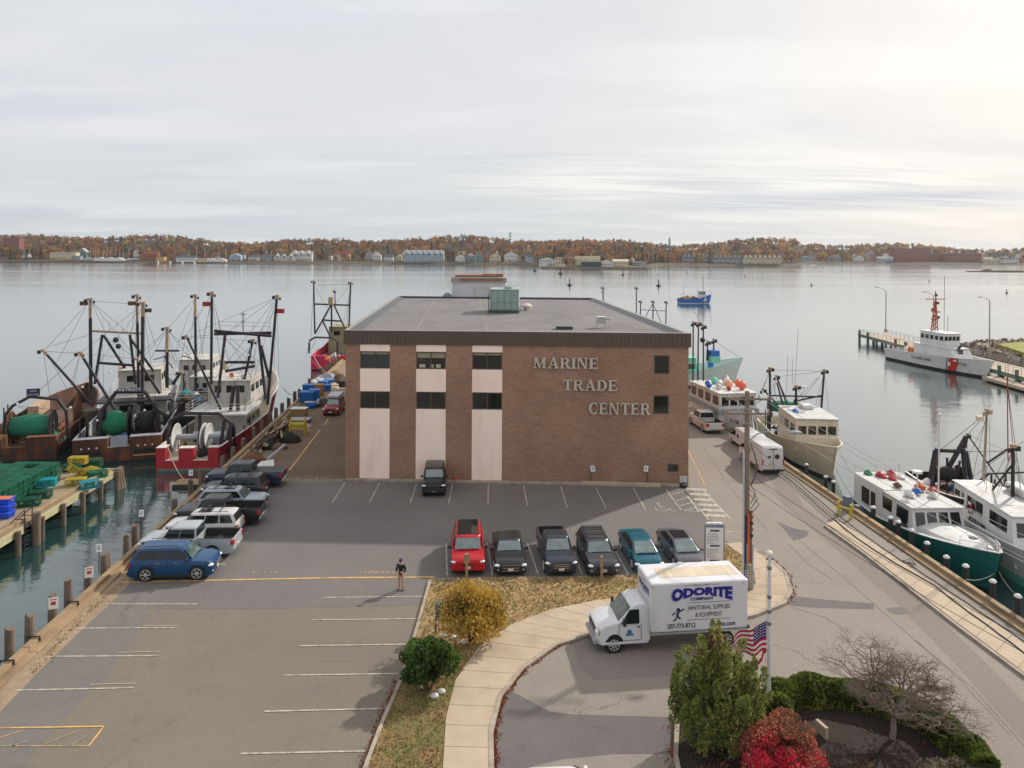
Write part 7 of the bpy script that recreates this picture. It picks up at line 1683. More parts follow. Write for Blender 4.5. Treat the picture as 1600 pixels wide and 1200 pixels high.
crate(465,652,1.8,1.2,.9,mat('carton_tan',srgb(150,122,88),.85),'tan wooden box with a pale lid beside the timber stack','wooden_crate',lid=M_bwhite)
crate(466,662,2.2,1.4,.35,M_blueg,'low blue pallet box in front of the tan box',lid=M_grey)
# yellow steel rack
p=G(464,681);t_=T('steel_rack','yellow steel rack standing at the end of the timber stack','rack',p,.12)
for x in(-.75,.75):
 for y in(0,.8):mb=MB();mb.box(x,y,.85,.12,.12,1.7);mb.build('leg',M_ty,t_)
for z in(.75,1.15,1.6):mb=MB();mb.box(0,0,z,1.5,.06,.14);mb.build('bar',M_ty,t_)
mb=MB();mb.box(0,.4,1.0,1.4,.7,.5);mb.build('load',mat('load_olive',srgb(170,160,60),.8,var=.2),t_)
# lumber pile
R.seed(8)
for k in range(34):
 t=k/34;base=G(412+36*t+R.uniform(-5,5),700-34*t+R.uniform(-4,4));L=R.uniform(3.5,6.5);a=AXR+R.uniform(-.22,.12)+(.25 if k%5==0 else 0)
 rt=T('timber_baulk','weathered board lying in the rough lumber pile by the pier edge','board',(base.x+R.uniform(-.2,.2),base.y,.1+R.uniform(0,1.0)*(1-abs(t-.5))),a,'boards in the lumber pile by the alley')
 mb=MB();mb.box(0,0,0,L,R.uniform(.14,.3),R.uniform(.06,.2),M=Matrix.Rotation(R.uniform(-.12,.1),3,'Y'));mb.build('board',[M_timber,M_pile,M_junk,M_bulk,M_masttop][k%5],rt)
for k,(px,py,m_,s,lab)in enumerate(((420,700,M_netd,.8,'dark heap of gear at the near end of the lumber pile'),(436,702,M_junk,.6,'brown heap beside the lumber pile'),(452,690,M_netd,.9,'dark wire coil heap beside the yellow rack'),(478,672,M_masttop,.7,'tan folded tarp on the alley'),(396,722,M_rusty,.8,'rusty scrap heap by the navy pickup'),(512,596,M_grey,1.2,'grey tarpaulin heap up the alley'),(521,606,M_cream,.7,'cream bundle at the alley wall'),(530,596,M_junk,1.0,'brown gear heap near the building side'),(498,598,M_bwhite,.8,'white sacks up the alley'),(526,588,M_timber,.9,'pile of pale scrap wood across the alley'),(490,600,M_bwhite,.6,'white bag by the pier posts'),(516,586,M_orange,.6,'orange gear heap up the alley'),(535,604,M_netd,.7,'dark net heap at the building side'),(506,634,M_steel,.8,'dark machine parts beside the red car'))):
 p=G(px,py);o=heap(None,(p.x,p.y,0),m_,'gear_heap',s=s,seed=k+70);tag(o,lab,'gear heap')
for k,(px,py)in enumerate(((404,725),(415,722))):
 p=G(px,py);mb=MB();mb.bar((p.x,p.y,.1),(p.x-1.2+k*2.6,p.y+1.2,1.3),.3,.12);tag(mb.build('leaning_beam',[M_junk,M_grey][k]),['brown beam leaning over the scrap heap','pale perforated beam leaning over the scrap heap'][k],'beam')
p=G(412,731);mb=MB();mb.add([(p.x-.8,p.y,.05),(p.x+.9,p.y+.1,.1),(p.x+.6,p.y+.9,.5),(p.x-.5,p.y+.8,.35),(p.x-.8,p.y,.0),(p.x+.9,p.y+.1,.05),(p.x+.6,p.y+.9,.45),(p.x-.5,p.y+.8,.3)],[(0,1,2,3),(7,6,5,4),(0,4,5,1),(1,5,6,2),(2,6,7,3),(3,7,4,0)]);tag(mb.build('metal_sheet',M_bwhite),'pale bent metal sheet by the navy pickup','metal sheet')
# mooring lines
def wat(root,px,py,x):return Matrix.Rotation(root.rotation_euler.z,3,'Z')@at(root,px,py,x)+Vector(root.location)
def rope(a,b,label,sag=.6,r=.035,m=M_rope):
 mb=MB();mb.wire(a,b,r,sag,12);tag(mb.build('mooring_line',m,smooth=60),label,'rope')
rope(wat(rb,262,698,.2),G(300,754,-1.3),'pale mooring rope hanging from the red trawler stern to the raft',.9)
rope(wat(mg,482,556,0),G(511,584,.3),'mooring rope from the magenta stern, left one',.3,m=M_orange);rope(wat(mg,490,556,0),G(509,582,.3),'mooring rope from the magenta stern, right one',.3,m=M_bwhite);rope(wat(mg,515,556,0),G(517,570,.3),'short mooring rope at the magenta stern',.2)
rope(wat(rb,442,606,26),G(464,616,.4),'dark bow line of the red trawler reaching the pier',.4,m=M_wire)
rope(wat(tb,1560,892,Lt*.98),G(1600,935,.3),'mooring rope running from the teal bow to the right edge',.3,.02);rope(wat(tb,1555,895,Lt*.97),G(1510,905,.5),'mooring rope from the teal bow to a black post',.2,.02)
rope(wat(cr,1300,720,Lc*.98),G(1350,800,.4),'bow line of the cream boat to the pier posts',.3,.02,M_wire)
# == PERSON
pp0=G(626.5,922)
pn=T('person','person in a black jacket, tan trousers and dark cap standing in the car park','person',pp0,rad(-100))
def skin(name,chain,edges,m,parent,sub=2):
 me=bpy.data.meshes.new(name);me.from_pydata([c[:3]for c in chain],edges,[]);me.materials.append(m);o=bpy.data.objects.new(name,me);COL.objects.link(o);o.parent=parent
 sk=o.modifiers.new('skin','SKIN');sk.use_smooth_shade=True
 for i,c in enumerate(chain):me.skin_vertices[0].data[i].radius=(c[3],c[4]if len(c)>4 else c[3])
 me.skin_vertices[0].data[0].use_root=True
 sb=o.modifiers.new('sub','SUBSURF');sb.levels=sb.render_levels=sub;return o
# faces +x; phone held in front
M_skin=mat('skin',srgb(196,150,124),.6,var=.05);M_jkt=mat('jacket_black',srgb(26,28,34),.8,var=.2,scale=6,bump=.3);M_trs=mat('trousers_tan',srgb(182,152,128),.85,var=.1);M_shoe=mat('shoe',srgb(60,56,52),.7)
ch=[(0,0,.95,.13,.1),(0,0,1.15,.14,.11),(.01,0,1.35,.17,.12),(.02,0,1.46,.08,.07),(.03,0,1.53,.055),(.06,0,1.62,.085,.095),(.055,0,1.72,.075,.085),
  (0,.10,.88,.085),(.02,.11,.5,.06),(-.02,.11,.1,.045),(.09,.12,.04,.04,.03),(0,-.10,.88,.085),(-.03,-.12,.5,.06),(-.06,-.13,.1,.045),(.05,-.15,.04,.04,.03),
  (0,.19,1.42,.055),(.02,.25,1.14,.045),(.20,.17,1.06,.035),(.27,.12,1.10,.028),(0,-.19,1.42,.055),(.0,-.26,1.14,.045),(.19,-.18,1.08,.035),(.26,-.12,1.12,.028)]
ed=[(0,1),(1,2),(2,3),(3,4),(4,5),(5,6),(0,7),(7,8),(8,9),(9,10),(0,11),(11,12),(12,13),(13,14),(2,15),(15,16),(16,17),(17,18),(2,19),(19,20),(20,21),(21,22)]
skin('body',ch,ed,M_skin,pn)
jk=[(0,0,.86,.15,.12),(0,0,1.0,.155,.125),(0,0,1.18,.16,.13),(.01,0,1.36,.185,.14),(.02,0,1.47,.09,.085),(0,.2,1.42,.075),(.02,.265,1.14,.066),(.18,.19,1.06,.052),(0,-.2,1.42,.075),(0,-.275,1.14,.066),(.17,-.2,1.08,.052)]
skin('jacket',jk,[(0,1),(1,2),(2,3),(3,4),(3,5),(5,6),(6,7),(3,8),(8,9),(9,10)],M_jkt,pn)
tr_=[(0,0,.92,.13,.115),(0,.10,.82,.10),(.02,.11,.5,.078),(-.02,.11,.1,.066),(0,-.10,.82,.10),(-.03,-.12,.5,.078),(-.06,-.13,.1,.066)]
skin('trousers',tr_,[(0,1),(1,2),(2,3),(0,4),(4,5),(5,6)],M_trs,pn)
mb=MB()
rs_=[[(.05+.115*math.cos(6.283*i/12)*k,.1*math.sin(6.283*i/12)*k,z)for i in range(12)]for k,z in((1.,1.68),(1.,1.73),(.8,1.79),(.3,1.82))];mb.loft(rs_);mb.box(.2,0,1.70,.12,.14,.015);mb.build('cap',M_navy,pn,smooth=40)
for s,x in((.12,.04),(-.14,0)):mb=MB();mb.box(x,s,.05,.28,.1,.09);mb.build('shoe',M_shoe,pn,bevel=.03)
for s in(.036,-.036):mb=MB();mb.ball((.135,s,1.645),.012,6,4);mb.build('eye',M_black,pn)
mb=MB();mb.tube((.13,0,1.64),(.165,0,1.60),.012,.018,6);mb.build('nose',M_skin,pn)
mb=MB();mb.box(.135,0,1.565,.01,.05,.012);mb.build('mouth',mat('lips',srgb(150,90,80),.6),pn)
for s in(1,-1):
 for f in range(4):mb=MB();bx_,by_=.275,s*(.10-.0*f);mb.path([(.27,s*.115,1.09+f*.018),(.31-f*.004,s*.09,1.10+f*.019),(.315-f*.004,s*.05,1.11+f*.018)],.009,5);mb.build('finger',M_skin,pn)
 mb=MB();mb.path([(.26,s*.12,1.13),(.275,s*.08,1.16),(.29,s*.05,1.165)],.010,5);mb.build('thumb',M_skin,pn)
mb=MB();mb.box(.30,0,1.14,.012,.08,.15);tag(mb.build('phone',M_black,loc=pp0,rz=rad(-100)),'small black phone held by the standing person','phone')
# == PLANTS
g=np.random.default_rng(12)
def bush(name,label,cat,base,c,r,n,size,mats,mw,clumps=26,lump=.36,stems=12,stemm=M_junk,seed=1,up=0.,shell=.5,aspect=1.5):
 rt=T(name,label,cat,(base.x,base.y,0));gg=np.random.default_rng(seed);pts=lumpy(gg,n,c,r,clumps,lump,shell);pts=pts[pts[:,2]>.08]
 leaves('foliage',pts,size,mats,rt,seed=seed,mw=mw,up=up,aspect=aspect)
 mb=MB();rr=random.Random(seed)
 for i in range(stems):
  a=rr.uniform(0,6.28);q=rr.uniform(.3,.8);mb.path([(rr.uniform(-.12,.12),rr.uniform(-.12,.12),0),(math.cos(a)*r[0]*q*.5,math.sin(a)*r[1]*q*.5,c[2]*.8),(math.cos(a)*r[0]*q,math.sin(a)*r[1]*q,c[2]*rr.uniform(1.2,1.6))],.035,5,r2=.01)
 mb.build('branches',stemm,rt);return rt
yel=[mat('leaf_gold',srgb(184,150,60),.8,var=.2),mat('leaf_yellow',srgb(200,172,84),.8,var=.2),mat('leaf_ochre',srgb(160,122,60),.85,var=.25),mat('leaf_olive',srgb(130,118,56),.85,var=.2)]
bush('shrub','golden yellow autumn shrub on the verge between car park and sidewalk','shrub',G(735,1008),(0,0,1.45),(1.75,1.5,1.5),10500,.08,yel,[.34,.3,.22,.14],44,seed=3,stems=16)
grn=[mat('leaf_green',srgb(66,92,36),.8,var=.25),mat('leaf_dgreen',srgb(34,56,24),.85,var=.25),mat('leaf_lgreen',srgb(96,122,50),.8,var=.2)]
bush('shrub','dark green clipped pine shrub overhanging the parking bays','shrub',G(668,1082),(0,.2,1.2),(1.6,1.35,1.15),17000,.07,grn,[.45,.27,.28],40,.24,seed=4,up=.6)
arb=[mat('arb_green',srgb(130,138,70),.85,var=.25),mat('arb_dark',srgb(96,112,60),.85,var=.25),mat('arb_gold',srgb(162,154,84),.85,var=.2),mat('arb_brown',srgb(110,88,56),.9,var=.2)]
# arborvitae: several upright spires
p=G(1122,1170);rt=T('arborvitae_tree','tall loose green evergreen with several spires in front of the box truck','tree',(p.x,p.y,0));P_=[]
for q_ in range(105):
 a=g.uniform(0,6.28);rr_=g.uniform(0,1)**.6*1.45;x,y=rr_*math.cos(a),rr_*math.sin(a)*.8
 top=(5.75-1.35*rr_**1.3)*g.uniform(.78,1.0);z0_=g.uniform(.15,top*.7);n_=330;L_=g.uniform(.9,1.9)
 t=g.uniform(0,1,n_);w=.36*(1-t)**.6*(.3+t)**.3*g.uniform(.7,1.25);aa=g.uniform(0,6.28,n_);sp=g.uniform(.3,1,n_)**.5
 lean=g.uniform(.05,.34);zz=np.minimum(z0_+t*L_,top)
 P_.append(np.stack([x*(1+lean*t)+.12*np.sin(t*5+q_)+w*sp*np.cos(aa),y*(1+lean*t)+w*sp*np.sin(aa),zz],1))
P_=np.concatenate(P_);leaves('foliage',P_,.06,arb,rt,seed=8,mw=[.38,.26,.26,.10],up=-.2,aspect=2.4)
mb=MB()
for(x,y,h)in((0,0,4.6),(-.7,.2,4.),(.7,.1,3.9),(-1.1,-.1,3.2),(1.1,.3,3.2),(.2,-.6,3.4)):mb.path([(x*.3,y*.3,0),(x*.8,y*.8,h*.4),(x,y,h)],.07,6,r2=.012)
mb.build('trunk',M_pile,rt)
red=[mat('leaf_crimson',srgb(210,50,76),.8,var=.2),mat('leaf_pink',srgb(204,122,104),.8,var=.2),mat('leaf_rust',srgb(160,112,78),.85,var=.2),mat('twig_brown',srgb(120,86,60),.9,var=.2)]
bush('shrub','red and pink burning bush at the foot of the flagpole','shrub',G(1216,1205),(0,0,.92),(1.85,1.5,1.0),17000,.06,red,[.36,.30,.22,.12],40,.28,seed=6,stems=30)
# hedge round the back of the bed
hp=[G(a,b,0)for a,b in((1216,1138),(1214,1108),(1250,1097),(1310,1100),(1370,1110),(1430,1130),(1475,1160),(1510,1190),(1540,1225))]
ht=T('hedge','low clipped evergreen hedge curving round the back of the planting bed','hedge',(0,0,0));P_=[]
ds=[(hp[i+1]-hp[i]).length for i in range(len(hp)-1)]
for i in range(len(hp)-1):
 n_=int(ds[i]*3600);t=g.uniform(0,1,n_)[:,None];base=np.array(hp[i])[None]*(1-t)+np.array(hp[i+1])[None]*t
 d=(hp[i+1]-hp[i]).normalized();a=g.uniform(-.25,math.pi+.25,n_);w=.55*(1+.15*np.sin(base[:,0]*4));hh=.95*(1+.1*np.sin(base[:,0]*3+base[:,1]*5));q=g.uniform(.86,1.05,n_)
 P_.append(base+np.stack([-d.y*w*np.cos(a)*q,d.x*w*np.cos(a)*q,.12+np.maximum(0,np.sin(a))**.5*hh*q],1))
P_=np.concatenate(P_);leaves('foliage',P_,.085,[mat('hedge_green',srgb(96,112,44),.85,var=.25),mat('hedge_dark',srgb(56,70,32),.9,var=.3),mat('hedge_light',srgb(140,146,62),.85,var=.2)],ht,seed=9,mw=[.5,.28,.22],up=.4)
mb=MB();rs_=[]
for i,q in enumerate(hp):
 d=(hp[min(i+1,len(hp)-1)]-hp[max(i-1,0)]).normalized();nn=Vector((-d.y,d.x,0));rs_.append([q+nn*.42,q+nn*.4+Vector((0,0,.72)),q-nn*.4+Vector((0,0,.72)),q-nn*.42])
mb.loft(rs_);mb.build('branches',MATS['hedge_dark'],ht)
gs=[mat('gray_twig',srgb(120,112,96),.9,var=.2),mat('gray_leaf',srgb(132,124,84),.9,var=.2),mat('twig_dark',srgb(86,76,64),.9)]
bush('shrub','grey green twiggy low shrub at the bottom right of the bed','shrub',G(1500,1238),(0,0,.45),(1.9,1.1,.5),6000,.06,gs,[.4,.3,.3],26,.3,seed=13,stems=40,stemm=gs[0],aspect=3.)
# bare tree
p=G(1394,1158);rt=T('bare_tree','leafless spreading tree with grey bark in the planting bed','tree',(p.x,p.y,0));mb=MB();mt=MB();rr=random.Random(21)
def grow(p,d,L,r,dep,mbx):
 n_=3;pts=[p];q=p
 for i in range(n_):
  d=(d+Vector((rr.gauss(0,.13),rr.gauss(0,.13),rr.gauss(0,.08)+(.02 if dep<3 else-.03)))).normalized();q=q+d*L/n_;pts.append(q)
 (mb if dep<3 else mt).path(pts,r,6 if dep<3 else 3,r2=r*.62)
 if dep>=7 or r<.0022:return
 for k in range((4 if dep==0 else 3 if dep<4 else 2)+(rr.random()<.4)):
  base=pts[rr.choice((2,3,3))]if dep else pts[3];side_=Vector((rr.gauss(0,1),rr.gauss(0,1),rr.gauss(0,.35)));side_=(side_-d*side_.dot(d)).normalized()
  sp=rr.uniform(.5,.95);nd_=(d*(1-sp*.5)+side_*sp+Vector((0,0,-.02*dep))).normalized()
  if nd_.z<.12:nd_.z=.18
  grow(base,nd_,L*rr.uniform(.62,.84),r*rr.uniform(.56,.70),dep+1,mbx)
grow(Vector((0,0,0)),Vector((.12,0,1)),1.15,.13,0,mb)
for k in range(3):a=rr.uniform(0,6.28);grow(Vector((.08,0,.95)),Vector((math.cos(a)*.9,math.sin(a)*.7,.6)).normalized(),1.3,.07,1,mb)
M_bark=mat('bark_grey',srgb(128,116,104),.9,var=.2,scale=6,bump=.4);mb.build('trunk',M_bark,rt);mt.build('twigs',mat('twig_grey',srgb(120,104,92),.9,var=.15),rt)
rr=random.Random(33)
for k,(px,py,s)in enumerate(((679,1093,.16),(690,1086,.15),(708,1001,.15),(725,1008,.14),(694,997,.13),(762,996,.12),(1284,1152,.3))):
 p=G(px,py);mb=MB();mb.ball((p.x,p.y,.1+s*.4),s,8,6,sc=(1.2,1,.75))if k<6 else mb.box(p.x,p.y,.3,.14,.6,.5,rz=.3);o=mb.build('stone',M_bwhite if k<6 else M_conc,smooth=40);tag(o,['rounded pale stone below the green shrub, nearer one','rounded pale stone below the green shrub, farther one','pale stone under the yellow shrub, left','pale stone under the yellow shrub, middle','small pale stone between the two verge shrubs','pale stone by the sidewalk under the yellow shrub','pale block by the burning bush'][k],'stone')
drift([(1090,1200),(1150,1180),(1290,1190),(1400,1200),(1480,1210)],.9,2500,z=.11,size=.05,mats=[MATS['leaf_rust'],M_mulch,M_junk])
# == FAR SHORE
SHp=[(-420,408),(-60,409),(130,410),(200,411),(400,412),(600,412.5),(800,414),(842,417),(900,420),(1010,419),(1022,415),(1245,416),(1252,411.5),(1400,412.5),(1600,414),(1720,414),(2100,416)]
def shY(px):
 for(a,b),(c,d)in zip(SHp,SHp[1:]):
  if px<=c:return G(px,b+(d-b)*(px-a)/(c-a),WZ).y
 return G(px,416,WZ).y
def SP(px,back,z=None):
 """a point so many metres behind the shoreline at photo column px"""
 Y=shY(px)+back;return Vector(((px-800)*Y/FPX,Y,z if z is not None else tz(px,back)))
def tz(px,back):
 t=max(0,min(1,back/900));h=30+6*math.sin(px*.011)+5*math.sin(px*.027+1)-(6 if px>1250 else 0)
 return WZ+min(3.4,back*.3)+h*(t*t*(3-2*t))*1.1
mb=MB();cols=list(range(-420,2101,20));bk=[0,6,14,40,90,180,320,500,700,900,1300];n_=len(bk)
for px in cols:
 for q in bk:mb.v.append(tuple(SP(px,q,tz(px,q)if q else WZ-.5)))
for i in range(len(cols)-1):
 for j in range(n_-1):a=i*n_+j;mb.f.append((a,a+n_,a+n_+1,a+1));mb.mi.append(0 if j<2 else 1)
tag(mb.build('far_hills',[mat('shore_bank',srgb(80,68,52),.95,var=.3,scale=.08),mat('far_ground',srgb(74,58,44),.95,var=.3,scale=.03)],smooth=80),kind='structure')
TC=[('leaf_rustbrown',srgb(122,82,52)),('far_orange',srgb(156,104,56)),('far_gold',srgb(166,134,70)),('far_brown',srgb(98,74,58)),('far_grey',srgb(110,96,86)),('far_evergreen',srgb(44,56,38)),('far_olive',srgb(104,98,52)),('far_redbrown',srgb(108,58,44))]
TM=[mat(n,c_,.95,var=.3,scale=.15)for n,c_ in TC]
def crown(gg,r,h,n,ever=False):
 if ever:
  t=gg.uniform(0,1,n)**1.3;a=gg.uniform(0,6.28,n);q=r*(1-t)*gg.uniform(.5,1,n);return np.stack([q*np.cos(a),q*np.sin(a),t*h],1)
 P=[];k=9
 for i in range(k):
  d=gg.normal(size=3);d/=np.linalg.norm(d);c_=d*np.array([r*.55,r*.55,h*.3])+np.array([0,0,h*.6]);P.append(cloud(gg,n//k,c_,(r*.5,r*.5,h*.26),.55))
 return np.concatenate(P)
gg=np.random.default_rng(77);P_=[];I_=[]
for k in range(3000):
 px=gg.uniform(-330,1950);back=90+840*gg.uniform()**.9;p=SP(px,back);r=gg.uniform(5.5,9.5);h=gg.uniform(10,17)
 w=math.sin(px*.02)+math.sin(px*.053+back*.01)
 ci=int(gg.choice(8,p=np.array([.18+(.1 if w>.4 else 0),.2,.15,.12,.1,.06+(.14 if w<-1.1 else 0),.12,.09])/sum([.18+(.1 if w>.4 else 0),.2,.15,.12,.1,.06+(.14 if w<-1.1 else 0),.12,.09])))
 n=56;q=crown(gg,r if ci!=5 else r*.6,h*(1.15 if ci==5 else 1),n,ci==5)+np.array(p);P_.append(q);I_+=[ci]*len(q)
tag(leaves('far_forest',np.concatenate(P_),2.8,TM,seed=5,idx=I_,up=.5,aspect=1.2),kind='stuff')
# individual trees along the waterfront
protos={}
KL={0:'russet brown tree',1:'orange autumn tree',2:'golden yellow tree',3:'brown half bare tree',4:'grey bare tree',5:'dark pointed evergreen',6:'olive green tree',7:'deep red brown tree'}
for ci in range(8):
 rt=T('far_tree',KL[ci]+' on the far shore','tree',(0,0,0),0,KL[ci]+'s on the far shore');q=crown(gg,5.2 if ci!=5 else 3.6,11 if ci!=5 else 15,170,ci==5)
 leaves('crown',q,1.25,TM[ci],rt,seed=ci,up=.4,aspect=1.2);mb=MB();mb.tube((0,0,-1),(0,0,7),.45,.2,6);mb.build('trunk',TM[3],rt);protos[ci]=rt
rr=random.Random(9);used=set()
spec=[(8,5,200,1.3),(14,1,190,1.3),(22,0,190,1.3),(3,3,180,1.3),(28,4,185,1.3),(10,3,150,1.2),(26,6,150,1.2),(16,5,14,1.),(42,5,20,1.1),(50,5,22,1.2),(64,5,40,1.3),(28,1,20,.8),(22,5,30,.9),(318,5,90,.9),(370,5,60,1.),(160,2,70,1.3),(118,2,80,1.3),(140,2,90,1.2)]+[(985+k*6.5,5,40+(k%3)*14,.95)for k in range(10)]+[(925+k*14,[2,1,2,1,0,2][k],110,1.2)for k in range(6)]+[(1050,1,70,1.2),(1040,2,80,1.3),(1060,1,90,1.1),(700,5,50,.9),(708,5,48,1.1)]
for k in range(185):
 px=-60+k*9.9+rr.uniform(-5,5)
 if 1395<px<1540 and k%3:continue
 spec.append((px,rr.choices(range(8),[3,4,4,3,3,1,3,2])[0],rr.uniform(24,120),rr.uniform(.7,1.15)))
for px,ci,back,s in spec:
 p=SP(px,back)
 if ci not in used:used.add(ci);o=protos[ci];o.location=p;o.scale=(s,)*3
 else:o=dup(protos[ci],p,rr.uniform(0,6.28),scale=s)
for ci in range(8):
 if ci not in used:protos[ci].location=SP(1700+ci*9,60)
# low brush along the bank
q=[]
for k in range(9000):
 px=gg.uniform(-200,1800)
 if 842<px<1012 or gg.uniform()>.55+.45*math.sin(px*.03)**2:continue
 p=SP(px,gg.uniform(10,60));q.append((p.x,p.y,p.z+gg.uniform(0,2.2)))
tag(leaves('shore_brush',np.array(q),1.3,[TM[3],TM[6],TM[0],TM[4]],seed=6),kind='stuff')
# ---- houses
HM={'w':mat('house_white',srgb(200,200,198),.7,var=.04,scale=.2),'c':mat('house_cream',srgb(196,184,156),.7,var=.05),'b':mat('house_blue',srgb(148,168,182),.7,var=.05),'g':mat('house_grey',srgb(140,144,148),.7,var=.05),'t':mat('house_teal',srgb(92,128,128),.7,var=.05),'r':mat('house_brick',srgb(126,78,72),.8,var=.08),'o':mat('house_rust',srgb(134,74,52),.8,var=.1),'y':mat('house_yellow',srgb(190,150,90),.8),'d':mat('door_green',srgb(30,62,66),.7),'n':mat('roof_navy',srgb(62,76,98),.7)}
RF={'k':mat('roof_dark',srgb(84,82,84),.8,var=.1),'p':mat('roof_pale',srgb(170,168,164),.8,var=.08),'n':HM['n'],'o':HM['o'],'c':mat('roof_cream',srgb(206,198,176),.7)}
M_fw=mat('far_window',srgb(54,60,68),.25)
def fhouse(px0,px1,pyt,pyb,back,wall,roof,label,kind='gable',cat='house',rows=2,gables=0,dep=9.,name='far_house',group=None):
 Y=shY((px0+px1)/2)+back;k_=Y/FPX;w=(px1-px0)*k_;cx=((px0+px1)/2-800)*k_;zg=tz((px0+px1)/2,back);zt=GY((px0+px1)/2,pyt,Y).z
 H=max(zt-zg,4.5);rt=T(name,label,cat,(cx,Y,zg),0,group);hw=H*{'gable':.66,'front':.68}.get(kind,.95)
 mb=MB();mb.box(0,dep/2,hw/2-1,w,dep,hw+2);mb.build('wall',HM[wall],rt)
 mb=MB()
 if kind=='gable':
  mb.prism_y([(-w/2-.4,hw-.1),(w/2+.4,hw-.1),(w/2+.4,hw+.1),(-w/2-.4,hw+.1)],-.4,dep+.4)
  mb.add([(-w/2-.4,-.4,hw),(w/2+.4,-.4,hw),(w/2+.4,dep+.4,hw),(-w/2-.4,dep+.4,hw),(-w/2-.4,dep/2,H),(w/2+.4,dep/2,H)],[(0,1,5,4),(2,3,4,5),(0,4,3),(1,2,5)])
 elif kind=='front':
  mb.add([(-w/2-.3,-.3,hw),(w/2+.3,-.3,hw),(w/2+.3,dep,hw),(-w/2-.3,dep,hw),(0,-.3,H),(0,dep,H)],[(0,1,4),(1,2,5,4),(2,3,5),(3,0,4,5)])
 else:mb.box(0,dep/2,hw+.2,w+.5,dep+.5,.5)
 rf=mb.build('roof',RF[roof],rt)
 if kind=='front':mb=MB();mb.prism_y([(-w/2,hw),(w/2,hw),(0,H-.4)],-.36,-.3);mb.build('gable',HM[wall],rt)
 for i in range(gables):
  x=-w/2+w*(i+.5)/gables;g_=w/gables*.36;mb=MB();mb.prism_y([(x-g_,hw-.2),(x+g_,hw-.2),(x+g_,hw+.3),(x,H*1.0+.6),(x-g_,hw+.3)],-.9,dep/2);mb.build('dormer',HM[wall],rt)
  mb=MB();mb.box(x,-.95,hw-.4,g_*.9,.08,1.3);mb.build('window',M_fw,rt)
 if kind=='gable' and w>6 and not gables:mb=MB();mb.box(w*.22,dep/2,H+.4,.9,.9,1.8);mb.build('chimney',HM['r'],rf)
 nc=max(2,int(w/3.1));
 for r_ in range(rows):
  for c_ in range(nc):
   if rr.random()<.1 or nc*rows>90:continue
   mb=MB();mb.box(-w/2+w*(c_+.5)/nc,-.03,hw*(r_+.55)/rows,min(1.3,w/nc*.5),.1,min(1.5,hw/rows*.5));mb.build('window',M_fw,rt)
 return rt
